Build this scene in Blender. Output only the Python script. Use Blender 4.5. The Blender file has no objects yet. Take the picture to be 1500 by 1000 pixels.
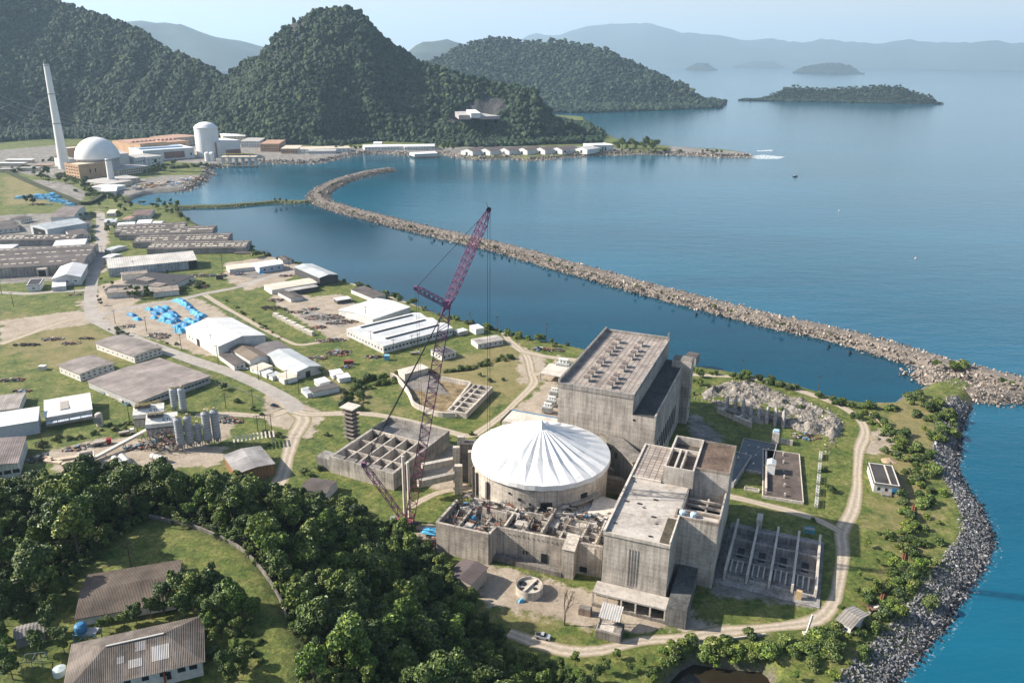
import bpy, math, random
import numpy as np
from mathutils import Vector, Matrix
random.seed(7); RNG=np.random.default_rng(11)
S=bpy.context.scene; COL=S.collection
PI=math.pi; rad=math.radians
# ---------------------------------------------------------------- survey: camera station 200 m above the sea
F=1150.; CX,CY=750.,500.; HC=200.
_d=np.array([714-750,3679-500,F]); _d/=np.linalg.norm(_d)
_f=np.array([0,0,1.])-_d[2]*_d; _f/=np.linalg.norm(_f)
_r=np.cross(_f,-_d); _r=_r if _r[0]>0 else -_r
R=np.array([_r,_f,-_d])
def ray(x,y): return R@np.array([(x-CX)/F,(y-CY)/F,1.])
def Q(x,y,z=5.):                       # bearing (x,y) -> point at height z
    r=ray(x,y); return np.array([0,0,HC])+(z-HC)/r[2]*r
def D(x,y,dist):                       # bearing -> point at a ground distance
    r=ray(x,y); return np.array([0,0,HC])+r*dist/math.hypot(r[0],r[1])
def proj(P):
    P=np.atleast_2d(np.asarray(P,float)); c=(P-np.array([0,0,HC]))@R
    return np.stack([CX+F*c[:,0]/c[:,2],CY+F*c[:,1]/c[:,2],c[:,2]],1)
# ---------------------------------------------------------------- numpy helpers
def vnoise(x,y,seed=0):
    xi=np.floor(x).astype(np.int64); yi=np.floor(y).astype(np.int64); fx=x-xi; fy=y-yi
    fx=fx*fx*(3-2*fx); fy=fy*fy*(3-2*fy)
    def h(a,b):
        n=(a*374761393+b*668265263+seed*974634777)&0xffffffff
        n=((n^(n>>13))*1274126177)&0xffffffff
        return ((n^(n>>16))&0xffff)/65535.
    return (h(xi,yi)*(1-fx)+h(xi+1,yi)*fx)*(1-fy)+(h(xi,yi+1)*(1-fx)+h(xi+1,yi+1)*fx)*fy
def fbm(x,y,sc,o=4,seed=0):
    t=0;a=1;n=0
    for k in range(o): t=t+a*vnoise(x/sc+17.3*k,y/sc-9.1*k,seed+k); n+=a; a*=.5; sc*=.5
    return t/n
def sdist(x,y,poly):                   # signed distance, + inside
    x=np.asarray(x,float).ravel(); y=np.asarray(y,float).ravel(); P=np.asarray(poly,float)
    d=np.full(x.shape,1e9); ins=np.zeros(x.shape,bool); n=len(P)
    for i in range(n):
        ax,ay=P[i]; bx,by=P[(i+1)%n]; ex,ey=bx-ax,by-ay; L=ex*ex+ey*ey+1e-9
        t=np.clip(((x-ax)*ex+(y-ay)*ey)/L,0,1)
        d=np.minimum(d,(x-ax-t*ex)**2+(y-ay-t*ey)**2)
        c=(ay>y)!=(by>y)
        if c.any(): ins^=c&(x<(bx-ax)*(y-ay)/(by-ay+1e-12)+ax)
    d=np.sqrt(d); return np.where(ins,d,-d)
def pdist(x,y,line):
    x=np.asarray(x,float).ravel(); y=np.asarray(y,float).ravel(); d=np.full(x.shape,1e9)
    for (ax,ay),(bx,by) in zip(line[:-1],line[1:]):
        ex,ey=bx-ax,by-ay; L=ex*ex+ey*ey+1e-9; t=np.clip(((x-ax)*ex+(y-ay)*ey)/L,0,1)
        d=np.minimum(d,(x-ax-t*ex)**2+(y-ay-t*ey)**2)
    return np.sqrt(d)
def sst(t): t=np.clip(t,0,1); return t*t*(3-2*t)
def W2(pts,z=5.): return [tuple(Q(a,b,z)[:2]) for a,b in pts]
def npmesh(name,V,Fc,mats=(),smooth=False):
    me=bpy.data.meshes.new(name); V=np.asarray(V,np.float32); Fc=np.asarray(Fc,np.int32); k=Fc.shape[1]
    me.vertices.add(len(V)); me.vertices.foreach_set('co',V.ravel())
    me.loops.add(Fc.size); me.loops.foreach_set('vertex_index',Fc.ravel())
    me.polygons.add(len(Fc)); me.polygons.foreach_set('loop_start',np.arange(len(Fc),dtype=np.int32)*k)
    me.polygons.foreach_set('loop_total',np.full(len(Fc),k,np.int32))
    me.polygons.foreach_set('use_smooth',np.full(len(Fc),smooth))
    me.update(calc_edges=True)
    for m in mats: me.materials.append(m)
    return me
# ---------------------------------------------------------------- object helpers
def tag(o,label=None,cat=None,group=None,kind=None):
    if label: o['label']=label
    if cat: o['category']=cat
    if group: o['group']=group
    if kind: o['kind']=kind
    return o
def link(name,me,parent=None,loc=(0,0,0),rot=(0,0,0)):
    o=bpy.data.objects.new(name,me); COL.objects.link(o); o.location=loc; o.rotation_euler=rot
    if parent: o.parent=parent
    return o
def thing(name,label,cat,loc=(0,0,0),rz=0,group=None):
    return tag(link(name,None,None,loc,(0,0,rz)),label,cat,group)
class MB:
    def __init__(s): s.v=[]; s.f=[]
    def add(s,V,Fc):
        n=len(s.v); s.v+= [tuple(map(float,p)) for p in V]; s.f+=[tuple(i+n for i in f) for f in Fc]; return s
    def box(s,x0,x1,y0,y1,z0,z1):
        return s.add([(x0,y0,z0),(x1,y0,z0),(x1,y1,z0),(x0,y1,z0),(x0,y0,z1),(x1,y0,z1),(x1,y1,z1),(x0,y1,z1)],
          [(0,3,2,1),(4,5,6,7),(0,1,5,4),(1,2,6,5),(2,3,7,6),(3,0,4,7)])
    def obox(s,c,ex,ey,ez):            # oriented box about c with half-axis vectors
        c,ex,ey,ez=map(np.asarray,(c,ex,ey,ez))
        return s.add([c-ex-ey-ez,c+ex-ey-ez,c+ex+ey-ez,c-ex+ey-ez,c-ex-ey+ez,c+ex-ey+ez,c+ex+ey+ez,c-ex+ey+ez],
          [(0,3,2,1),(4,5,6,7),(0,1,5,4),(1,2,6,5),(2,3,7,6),(3,0,4,7)])
    def prism(s,poly,z0,z1):
        n=len(poly); 
        return s.add([(p[0],p[1],z0) for p in poly]+[(p[0],p[1],z1) for p in poly],
          [tuple(range(n))[::-1],tuple(range(n,2*n))]+[(i,(i+1)%n,n+(i+1)%n,n+i) for i in range(n)])
    def beam(s,p,q,w,h=None):
        p=np.asarray(p,float); q=np.asarray(q,float); h=h or w; d=q-p; L=np.linalg.norm(d)
        if L<1e-6: return s
        d=d/L; a=np.array([0,0,1.]) if abs(d[2])<.95 else np.array([1.,0,0]); x=np.cross(d,a); x/=np.linalg.norm(x); y=np.cross(x,d)
        return s.obox((p+q)/2,d*L/2,x*w/2,y*h/2)
    def path(s,pts,w,h=None):
        for a,b in zip(pts[:-1],pts[1:]): s.beam(a,b,w,h)
        return s
    def lathe(s,prof,n=24,c=(0,0)):
        V=[];Fc=[];m=len(prof)
        for i in range(n):
            a=2*PI*i/n
            V+=[(c[0]+r*math.cos(a),c[1]+r*math.sin(a),z) for r,z in prof]
        for i in range(n):
            j=(i+1)%n
            Fc+=[(i*m+k,j*m+k,j*m+k+1,i*m+k+1) for k in range(m-1)]
        return s.add(V,Fc)
    def cyl(s,c,r,z0,z1,n=16): return s.lathe([(0.001,z0),(r,z0),(r,z1),(0.001,z1)],n,c)
    def hcyl(s,p,q,r,n=10):            # lying cylinder
        p=np.asarray(p,float);q=np.asarray(q,float);d=(q-p)/np.linalg.norm(q-p); x=np.cross(d,[0,0,1.]); x/=np.linalg.norm(x); y=np.cross(x,d)
        V=[p+r*(math.cos(2*PI*i/n)*x+math.sin(2*PI*i/n)*y) for i in range(n)]+[q+r*(math.cos(2*PI*i/n)*x+math.sin(2*PI*i/n)*y) for i in range(n)]
        return s.add(V,[(i,(i+1)%n,n+(i+1)%n,n+i) for i in range(n)]+[tuple(range(n))[::-1],tuple(range(n,2*n))])
    def lattice(s,p,q,w0,w1,n,r,wm=None):    # four-chord lattice mast
        p=np.asarray(p,float);q=np.asarray(q,float);d=(q-p)/np.linalg.norm(q-p)
        x=np.cross(d,[0,0,1.]) if abs(d[2])<.97 else np.array([1.,0,0]); x/=np.linalg.norm(x); y=np.cross(x,d)
        prev=None
        for i in range(n+1):
            t=i/n; w=w0+(w1-w0)*t
            if wm: w=wm*min(1,t*5+w0/wm,(1-t)*5+w1/wm)
            c=p+(q-p)*t; k=[c+(sx*x+sy*y)*w/2 for sx,sy in ((-1,-1),(1,-1),(1,1),(-1,1))]
            if prev:
                for j in range(4):
                    s.beam(prev[j],k[j],r*2); s.beam(prev[j] if i%2 else prev[(j+1)%4],k[(j+1)%4] if i%2 else k[j],r*1.3)
                    if i%2==0: s.beam(k[j],k[(j+1)%4],r*1.3)
            prev=k
        return s
    def mesh(s,name,m,smooth=False):
        me=bpy.data.meshes.new(name); me.from_pydata(s.v,[],s.f); me.update()
        for q in (m if isinstance(m,(list,tuple)) else [m]): me.materials.append(q)
        if smooth: me.polygons.foreach_set('use_smooth',[True]*len(me.polygons))
        return me
    def build(s,name,m,parent=None,loc=(0,0,0),rz=0,smooth=False): return link(name,s.mesh(name,m,smooth),parent,loc,(0,0,rz))
# ---------------------------------------------------------------- materials
class NT:
    def __init__(s,name):
        s.m=bpy.data.materials.new(name); s.m.use_nodes=True; s.t=s.m.node_tree; s.b=s.t.nodes['Principled BSDF']
        s.b.inputs['Roughness'].default_value=.85; s.b.inputs['Specular IOR Level'].default_value=.25
    def n(s,t,**k):
        x=s.t.nodes.new(t)
        for a,b in k.items(): setattr(x,a,b)
        return x
    def l(s,a,b): s.t.links.new(a,b)
    def co(s,which='Object'): return s.n('ShaderNodeTexCoord').outputs[which]
    def map(s,v,scale):
        x=s.n('ShaderNodeMapping'); x.inputs['Scale'].default_value=scale; s.l(v,x.inputs['Vector']); return x.outputs[0]
    def noise(s,v,sc,det=4,rough=.6):
        x=s.n('ShaderNodeTexNoise'); x.inputs['Scale'].default_value=sc; x.inputs['Detail'].default_value=det; x.inputs['Roughness'].default_value=rough
        s.l(v,x.inputs['Vector']); return x.outputs['Fac']
    def ramp(s,f,stops):
        x=s.n('ShaderNodeValToRGB'); e=x.color_ramp.elements
        while len(e)<len(stops): e.new(.5)
        for a,(p,c) in zip(e,stops):
            a.position=p; a.color=(c,c,c,1) if isinstance(c,(int,float)) else (*c,1)
        s.l(f,x.inputs['Fac']); return x.outputs['Color']
    def mix(s,f,a,b,mode='MIX'):
        x=s.n('ShaderNodeMix',data_type='RGBA',blend_type=mode)
        for i,q in ((0,f),(6,a),(7,b)):
            if hasattr(q,'is_linked'): s.l(q,x.inputs[i])
            elif i==0: x.inputs[0].default_value=q
            else: x.inputs[i].default_value=(*q,1) if not isinstance(q,(int,float)) else (q,q,q,1)
        return x.outputs[2]
    def math(s,op,a,b=0.):
        x=s.n('ShaderNodeMath',operation=op)
        for i,q in ((0,a),(1,b)):
            if hasattr(q,'is_linked'): s.l(q,x.inputs[i])
            else: x.inputs[i].default_value=q
        return x.outputs[0]
    def bump(s,h,dist,st=1.):
        x=s.n('ShaderNodeBump'); x.inputs['Distance'].default_value=dist; x.inputs['Strength'].default_value=st
        s.l(h,x.inputs['Height']); s.l(x.outputs[0],s.b.inputs['Normal'])
    def col(s,c): s.l(c,s.b.inputs['Base Color']); return s.m
_MC={}
def cached(f):
    def g(*a,**k):
        key=(f.__name__,a,tuple(sorted(k.items())))
        if key not in _MC: _MC[key]=f(*a,**k)
        return _MC[key]
    return g
@cached
def plain(c,rough=.7,var=.25,metal=0,sc=.6):
    t=NT('painted'); t.b.inputs['Roughness'].default_value=rough; t.b.inputs['Metallic'].default_value=metal
    f=t.noise(t.co(),sc,5); k=t.ramp(f,[(.3,1-var),(.7,1)])
    return t.col(t.mix(1.,c,k,'MULTIPLY'))
@cached
def concrete(c=(.50,.445,.385),stain=.5,lines=2.4,sc=.12):
    t=NT('concrete'); o=t.co()
    a=t.ramp(t.noise(o,sc,6,.65),[(.3,1-stain),(.62,1)])
    st=t.ramp(t.noise(t.map(o,(.9,.9,.05)),1.,5,.7),[(.33,1-stain*.9),(.55,1)])
    sp=t.ramp(t.noise(o,1.3,6,.7),[(.25,.7),(.6,1.05)])
    w=t.n('ShaderNodeTexWave',wave_type='BANDS',bands_direction='Z'); w.inputs['Scale'].default_value=.314/lines; w.inputs['Distortion'].default_value=.3; t.l(o,w.inputs[0])
    ln=t.ramp(w.outputs['Fac'],[(0,.72),(.04,1.)])
    x=t.mix(1.,t.mix(1.,t.mix(1.,t.mix(1.,c,a,'MULTIPLY'),st,'MULTIPLY'),sp,'MULTIPLY'),ln,'MULTIPLY')
    t.bump(t.noise(o,2.,5,.7),.12,.6)
    return t.col(x)
@cached
def corr(c=(.3,.27,.25),axis='X',pitch=1.1,stain=.45,sheet=0,rough=.8,dirt=(.08,.07,.06)):
    t=NT('corrugated_sheet'); o=t.co(); t.b.inputs['Roughness'].default_value=rough
    w=t.n('ShaderNodeTexWave',wave_type='BANDS',bands_direction=axis); w.inputs['Scale'].default_value=.314/pitch; w.inputs['Distortion'].default_value=.15; t.l(o,w.inputs[0])
    sc=(.08,.9,.5) if axis=='Y' else (.9,.08,.5)
    a=t.ramp(t.noise(t.map(o,sc),1.,6,.7),[(.35,1.),(.7,0.)])
    b=t.ramp(t.noise(o,.09,5,.65),[(.35,1-stain),(.65,1.04)])
    x=t.mix(t.math('MULTIPLY',t.math('SUBTRACT',1.,a),stain),c,dirt)
    x=t.mix(1.,x,b,'MULTIPLY'); x=t.mix(1.,x,t.ramp(w.outputs['Fac'],[(0,.78),(.5,1)]),'MULTIPLY')
    if sheet:
        v=t.n('ShaderNodeTexBrick'); v.inputs['Scale'].default_value=1.; v.inputs['Brick Width'].default_value=sheet; v.inputs['Row Height'].default_value=sheet*1.6
        v.inputs['Mortar Size'].default_value=.02; v.inputs['Color1'].default_value=(.8,.8,.8,1); v.inputs['Color2'].default_value=(1.1,1.1,1.1,1); v.inputs['Mortar'].default_value=(.55,.55,.55,1)
        t.l(o,v.inputs['Vector']); x=t.mix(1.,x,v.outputs['Color'],'MULTIPLY')
    t.bump(w.outputs['Fac'],.12,.7)
    return t.col(x)
@cached
def leaf(c1,c2,c3,name='foliage'):
    t=NT(name); g=t.n('ShaderNodeNewGeometry'); oi=t.n('ShaderNodeObjectInfo')
    x=t.ramp(g.outputs['Random Per Island'],[(0,c1),(.5,c2),(1,c3)])
    k=t.ramp(oi.outputs['Random'],[(0,(.45,.55,.5)),(.25,(.75,.9,.7)),(.5,(1.0,1.05,.9)),(.7,(1.35,1.3,.9)),(.85,(1.2,1.45,.9)),(1,(1.75,1.6,1.25))])
    t.b.inputs['Roughness'].default_value=.5; t.b.inputs['Specular IOR Level'].default_value=.35
    return t.col(t.mix(1.,x,k,'MULTIPLY'))
@cached
def canopy(c1,c2,c3,sc=.35):
    t=NT('canopy'); oi=t.n('ShaderNodeObjectInfo'); o=t.co()
    x=t.ramp(t.noise(o,sc,6,.7),[(.3,c1),(.5,c2),(.7,c3)])
    k=t.ramp(oi.outputs['Random'],[(0,(.40,.46,.50)),(.4,(.8,.88,.88)),(.75,(1.1,1.12,1.)),(.93,(1.5,1.42,1.15)),(1,(1.9,1.5,1.15))])
    t.bump(t.noise(o,sc*2,6,.75),.8,1.)
    return t.col(t.mix(1.,x,k,'MULTIPLY'))
@cached
def rockmat(c=(.36,.34,.31)):
    t=NT('rock'); oi=t.n('ShaderNodeObjectInfo'); o=t.co()
    x=t.mix(1.,c,t.ramp(t.noise(o,.8,6,.7),[(.3,.55),(.7,1.15)]),'MULTIPLY')
    k=t.ramp(oi.outputs['Random'],[(0,(.26,.26,.27)),(.35,(.6,.59,.58)),(.7,(.95,.92,.89)),(.9,(1.25,1.2,1.14)),(1,(1.75,1.68,1.6))])
    t.bump(t.noise(o,2.,5,.7),.25,.8)
    return t.col(t.mix(1.,x,k,'MULTIPLY'))
@cached
def scatmat():                          # scrap: each loose piece has its own paint
    t=NT('scrap'); g=t.n('ShaderNodeNewGeometry')
    x=t.ramp(g.outputs['Random Per Island'],[(0,(.03,.03,.03)),(.25,(.16,.11,.08)),(.45,(.3,.27,.24)),(.6,(.1,.09,.09)),(.75,(.42,.39,.35)),(.85,(.2,.08,.05)),(.93,(.1,.2,.3)),(1,(.6,.58,.55))])
    for e in t.t.nodes:
        if e.bl_idname=='ShaderNodeValToRGB': e.color_ramp.interpolation='CONSTANT'
    return t.col(x)
WHITE=plain((.72,.72,.70),.6,.25); DARK=plain((.02,.022,.025),.4,.3); STEEL=plain((.25,.26,.27),.5,.4)
GLASS=plain((.025,.035,.045),.2,.2); WOOD=plain((.09,.06,.045),.9,.4); BLUE=plain((.04,.22,.45),.6,.5,0,.4)
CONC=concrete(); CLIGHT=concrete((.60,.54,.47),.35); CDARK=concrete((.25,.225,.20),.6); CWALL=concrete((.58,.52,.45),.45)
RUST=plain((.22,.09,.05),.9,.5); RGREY=corr(); RGREYX=corr((.33,.30,.27),'X',1.1); RGREYY=corr((.33,.30,.27),'Y',1.1)
HAZE=4.5e-5; SUN=5.; SKY=.09; EXPO=1.22; SUN_AZ=175.; SUN_EL=32.; SUN_ROT=275.
# ---------------------------------------------------------------- terrain
LAND=W2([(268,312),(275,320),(300,335),(330,349),(365,360),(385,372),(420,384),(445,388),(470,400),(500,412),(540,424),(580,437),(620,452),(650,465),(680,472),(700,478),(735,488),(770,497),(800,503),(830,508),(860,515),(930,528),(1000,537),(1040,543),(1080,549),(1120,556),(1160,565),(1200,577),(1230,588),(1262,592),(1290,592),(1310,590),(1325,578),(1345,572),(1358,563),(1400,552),(1440,575),(1421,598),(1408,624),(1404,659),(1401,688),(1417,717),(1437,745),(1449,774),(1453,800),(1440,830),(1412,870),(1385,915),(1355,950),(1325,985),(1300,1010),(1270,1060)],0)
LAND+=[(110,90),(-700,90),(-3600,700),(-3600,3600),(-600,3600),(250,2900)]
LAND+=W2([(860,182),(885,195),(905,205),(930,213),(970,215),(1000,218),(1060,221),(1092,225),(1105,230),(1078,230),(1051,230),(997,227),(930,226),(867,228),(773,235),(750,232),(701,234),(674,231),(647,226),(607,228),(574,226),(534,226),(501,231),(472,238),(439,240),(393,239),(374,240),(350,245),(331,245),(306,247),(308,256),(290,270),(273,280),(220,284),(195,292),(189,300),(225,304),(262,301)],0)
HILLFOOT=W2([(-200,752),(0,750),(60,742),(120,738),(180,730),(230,722),(300,720),(340,722),(410,738),(470,744),(520,750),(590,790),(640,822),(685,885),(715,928),(755,970),(830,998),(860,1020),(900,1100)])+[(60,90),(-700,90),(-700,330)]
PIT=W2([(985,975),(1010,962),(1060,970),(1120,975),(1150,1000),(1120,1040),(980,1040),(960,1000)],0)
DITCH=W2([(508,596),(512,578),(530,560),(575,548),(640,545),(690,540),(745,522)])
def zt(x,y):
    sh=np.shape(x); x=np.asarray(x,float).ravel(); y=np.asarray(y,float).ravel()
    sd=sdist(x,y,LAND); k=np.where((x>90)&(y<420),.42,.6)
    z=np.clip(sd*k,-4,5)
    h=sdist(x,y,HILLFOOT); z=z+45*sst(h/78)*(h>0)
    p=sdist(x,y,PIT); z=z-np.clip(p*1.3,0,6.5)*(p>0)
    dd=pdist(x,y,DITCH); z=z-1.8*np.clip(1-dd/3.5,0,1)
    return z.reshape(sh)
def T(px,py):                          # bearing -> point on the terrain
    r=ray(px,py); lo=None; t0=60/ -r[2]; P=None
    ts=np.linspace(60/-r[2],206/-r[2],260); X=np.array([0,0,HC])+ts[:,None]*r
    below=np.nonzero(X[:,2]<zt(X[:,0],X[:,1]))[0]
    i=below[0] if len(below) else len(ts)-1
    if i==0: return X[0]
    a,b=ts[i-1],ts[i]
    for _ in range(12):
        m=(a+b)/2; p=np.array([0,0,HC])+m*r
        if p[2]<zt(p[0],p[1]): b=m
        else: a=m
    return np.array([0,0,HC])+b*r
def spaced(a,b,f0,f1,step,cstep):
    l=list(np.arange(a,f0,cstep))+list(np.arange(f0,f1,step))+list(np.arange(f1,b+cstep,cstep)); return np.array(l)
xs=spaced(-2400,620,-640,330,2.5,12); ys=spaced(95,3300,110,900,2.5,12)
GX,GY=np.meshgrid(xs,ys); GZ=zt(GX,GY)
nx,ny=len(xs),len(ys); idx=np.arange(nx*ny).reshape(ny,nx)
FC=np.stack([idx[:-1,:-1],idx[:-1,1:],idx[1:,1:],idx[1:,:-1]],-1).reshape(-1,4)
FC=FC[GZ.ravel()[FC].max(1)>-3.9]
gx,gy=GX.ravel(),GY.ravel()
def area(polys,feather=5.):
    m=np.zeros(gx.shape)
    for p in polys: m=np.maximum(m,np.clip(.5+sdist(gx,gy,W2(p))/(2*feather),0,1))
    return m
dirt=area([[(392,572),(440,586),(475,604),(452,645),(425,632),(380,612)],[(150,470),(160,455),(190,447),(262,436),(300,440),(345,470),(300,470),(300,505),(330,520),(290,520),(240,500),(200,490)],
 [(330,385),(420,372),(450,395),(410,415),(360,425),(330,410)],[(392,420),(450,432),(480,455),(530,470),(520,495),(490,500),(440,470),(400,440)],[(430,440),(500,430),(560,470),(500,490)],
 [(0,470),(60,462),(110,455),(140,458),(150,472),(90,480),(30,490),(0,505)],[(110,440),(160,436),(160,460),(125,460)],
 [(60,665),(150,640),(210,640),(200,690),(100,700)],[(180,640),(260,640),(330,655),(320,680),(200,690)],[(300,600),(345,618),(330,650),(300,640)],
 [(800,560),(818,520),(815,640),(760,640),(740,612)],[(745,600),(820,560),(830,640),(750,640)],[(760,505),(800,525),(800,560),(760,560)],
 [(700,820),(880,870),(980,900),(990,925),(900,925),(760,900),(700,880)],[(1255,640),(1290,625),(1325,660),(1300,665),(1260,660)],
 [(600,765),(650,770),(650,800),(600,790)],[(560,640),(660,650),(690,720),(650,720),(600,700)],[(940,860),(1020,905),(1150,930),(1000,925)],[(140,300),(160,330),(155,400),(140,400)],[(140,420),(205,400),(205,440),(150,470)]],6)
gravel=area([[(-60,225),(90,212),(130,235),(90,262),(0,250),(-60,262)],[(165,268),(240,257),(300,256),(303,264),(270,275),(190,288),(150,283)],[(240,205),(350,203),(440,214),(520,216),(650,216),(870,214),(930,220),(640,228),(440,238),(300,240),(240,236)],[(40,262),(100,268),(130,284),(110,300),(70,280)],[(0,315),(130,310),(135,410),(0,415)],[(980,214),(1105,224),(1105,235),(980,232)],
 [(335,395),(400,400),(380,410),(335,402)],[(440,450),(520,470),(500,480),(440,465)],[(1010,600),(1060,640),(1010,690)],[(1055,770),(1200,800),(1190,890),(1040,870)]],7)
dry=np.clip(area([[(0,455),(140,470),(200,520),(150,540),(80,540),(0,520)],[(560,540),(760,500),(800,560),(720,620),(640,600)],[(1280,585),(1380,580),(1390,700),(1360,820),(1280,900),(1290,700)],[(130,830),(240,770),(380,810),(420,900),(330,830),(240,800)],[(700,840),(900,880),(1000,910),(760,930)],[(0,255),(60,270),(80,300),(0,300)],[(440,510),(600,600),(500,600)],[(100,470),(200,500),(100,520)]],12)*.8,0,1)
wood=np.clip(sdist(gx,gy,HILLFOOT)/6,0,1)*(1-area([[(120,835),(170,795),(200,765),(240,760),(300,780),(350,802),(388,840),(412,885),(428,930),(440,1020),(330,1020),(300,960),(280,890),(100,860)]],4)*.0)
# the clearing round the houses is on the plateau (z = 50)
CLEAR=W2([(118,838),(160,800),(200,768),(240,762),(300,780),(350,802),(388,842),(412,886),(430,940),(440,1030),(-60,1030),(-60,930),(20,900),(90,880)],50)
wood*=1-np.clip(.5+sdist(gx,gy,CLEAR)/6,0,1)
wet=np.clip((3.2-GZ.ravel())/2.0,0,1)
me=npmesh('ground',np.stack([gx,gy,GZ.ravel()],1),FC,smooth=True)
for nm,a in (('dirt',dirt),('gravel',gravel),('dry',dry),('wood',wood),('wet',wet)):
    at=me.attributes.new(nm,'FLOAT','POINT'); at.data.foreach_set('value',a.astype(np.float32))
t=NT('ground_cover'); o=t.co()
def attr(n): x=t.n('ShaderNodeAttribute'); x.attribute_name=n; return x.outputs['Fac']
n1=t.noise(o,.02,6,.7); n2=t.noise(o,.12,6,.7); n3=t.noise(o,.9,5,.75)
g=t.ramp(n2,[(.28,(.038,.066,.013)),(.42,(.085,.122,.024)),(.55,(.150,.165,.040)),(.72,(.225,.205,.08))])
g=t.mix(1.,g,t.ramp(n3,[(.28,.38),(.65,1.15)]),'MULTIPLY')
g=t.mix(1.,g,t.ramp(t.noise(o,.38,8,.8),[(.36,.5),(.58,1.12)]),'MULTIPLY')
dr=t.ramp(n2,[(.3,(.14,.135,.05)),(.6,(.21,.175,.075)),(.75,(.25,.20,.11))]); dr=t.mix(1.,dr,t.ramp(n3,[(.3,.65),(.65,1.1)]),'MULTIPLY')
def edge(a,lo,hi,nn=n2,amt=.9): return t.ramp(t.math('ADD',a,t.math('MULTIPLY',t.math('SUBTRACT',nn,.5),amt)),[(lo,0.),(hi,1.)])
x=t.mix(edge(t.math('ADD',attr('dry'),t.math('MULTIPLY',t.math('SUBTRACT',n1,.52),1.6)),.3,.7),g,dr)
x=t.mix(edge(attr('dirt'),.42,.6,n2,1.5),x,t.mix(1.,t.ramp(n2,[(.3,(.24,.19,.14)),(.7,(.40,.34,.27))]),t.ramp(n3,[(.3,.7),(.6,1.05)]),'MULTIPLY'))
x=t.mix(edge(attr('gravel'),.4,.6,n2,1.1),x,t.mix(1.,t.ramp(n2,[(.3,(.10,.095,.085)),(.5,(.19,.175,.155)),(.7,(.33,.30,.27))]),t.ramp(n3,[(.3,.6),(.6,1.1)]),'MULTIPLY'))
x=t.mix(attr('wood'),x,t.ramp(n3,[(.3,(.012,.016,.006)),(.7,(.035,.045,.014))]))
x=t.mix(attr('wet'),x,t.ramp(n3,[(.3,(.05,.045,.035)),(.7,(.16,.145,.12))]))
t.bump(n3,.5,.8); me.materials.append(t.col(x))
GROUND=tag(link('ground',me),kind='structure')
# ---------------------------------------------------------------- sea
t=NT('sea_water'); o=t.co(); t.b.inputs['Roughness'].default_value=.1; t.b.inputs['IOR'].default_value=1.33; t.b.inputs['Specular IOR Level'].default_value=.5
s1=t.noise(t.map(o,(.0012,.006,.01)),1.,5,.6); s2=t.noise(t.map(o,(.00025,.0009,.01)),1.,4,.6)
x=t.ramp(s1,[(.3,(.002,.050,.090)),(.7,(.004,.104,.172))]); x=t.mix(t.ramp(s2,[(.4,0.),(.65,.55)]),x,(.001,.058,.076))
w1=t.noise(t.map(o,(.16,.34,.2)),1.,4,.65); w2=t.noise(t.map(o,(.03,.07,.05)),1.,3,.6)
t.bump(t.math('ADD',w1,t.math('MULTIPLY',w2,2.)),.55,.42)
me=npmesh('sea',[(-70000,-2000,0),(70000,-2000,0),(70000,75000,0),(-70000,75000,0)],[(0,1,2,3)],[t.col(x)]); tag(link('sea',me),kind='structure')
LM=NT('lagoon_water'); LM.b.inputs['Roughness'].default_value=.08; LM.b.inputs['IOR'].default_value=1.33; o_=LM.co(); LM.bump(LM.noise(LM.map(o_,(.2,.4,.2)),1.,4,.6),.3,.3); LM=LM.col(LM.ramp(LM.noise(LM.map(o_,(.004,.012,.01)),1.,4,.6),[(.3,(.001,.030,.054)),(.7,(.002,.052,.086))]))
LAGOON=W2([(255,304),(330,303),(410,297),(466,290),(490,304),(520,313),(600,333),(700,357),(800,384),(900,412),(1000,439),(1100,465),(1200,487),(1300,514),(1380,540),(1385,556),(1330,600),(1262,604),(1200,590),(1120,567),(1040,553),(930,538),(860,525),(800,512),(735,497),(680,481),(620,461),(540,433),(470,408),(420,392),(365,368),(300,342),(260,318)],0)
tag(link('lagoon',npmesh('lagoon',[(*p,.06) for p in LAGOON],[tuple(range(len(LAGOON)))],[LM])),kind='structure')
PONDM=NT('pond_water'); PONDM.b.inputs['Roughness'].default_value=.08; o_=PONDM.co(); PONDM.bump(PONDM.noise(o_,.8,3),.05,.4); PONDM=PONDM.col(PONDM.mix(PONDM.noise(o_,.2,4),(.012,.010,.006),(.03,.024,.014)))
tag(link('pond',npmesh('pond',[(*p,.35) for p in PIT],[tuple(range(len(PIT)))],[PONDM])),kind='structure')
# ---------------------------------------------------------------- roads and tracks
t=NT('asphalt'); o=t.co(); x=t.mix(1.,t.ramp(t.noise(o,.12,6,.7),[(.3,(.24,.215,.19)),(.7,(.36,.33,.295))]),t.ramp(t.noise(o,1.5,5,.7),[(.3,.75),(.6,1.05)]),'MULTIPLY'); ASPH=t.col(x)
t=NT('dirt_track'); o=t.co(); u=t.n('ShaderNodeUVMap').outputs[0]; sp=t.n('ShaderNodeSeparateXYZ'); t.l(u,sp.inputs[0])
n=t.noise(o,.25,6,.7)
ac=t.math('ADD',sp.outputs[0],t.math('MULTIPLY',t.math('SUBTRACT',n,.5),.22))
rut=t.ramp(ac,[(0,(.15,.15,.06)),(.14,(.30,.245,.175)),(.28,(.44,.375,.30)),(.40,(.36,.30,.235)),(.5,(.29,.25,.18)),(.6,(.36,.30,.235)),(.72,(.44,.375,.30)),(.86,(.30,.245,.175)),(1,(.15,.15,.06))])
DIRT=t.col(t.mix(1.,rut,t.ramp(t.noise(o,.9,5,.7),[(.3,.7),(.65,1.08)]),'MULTIPLY'))
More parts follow.
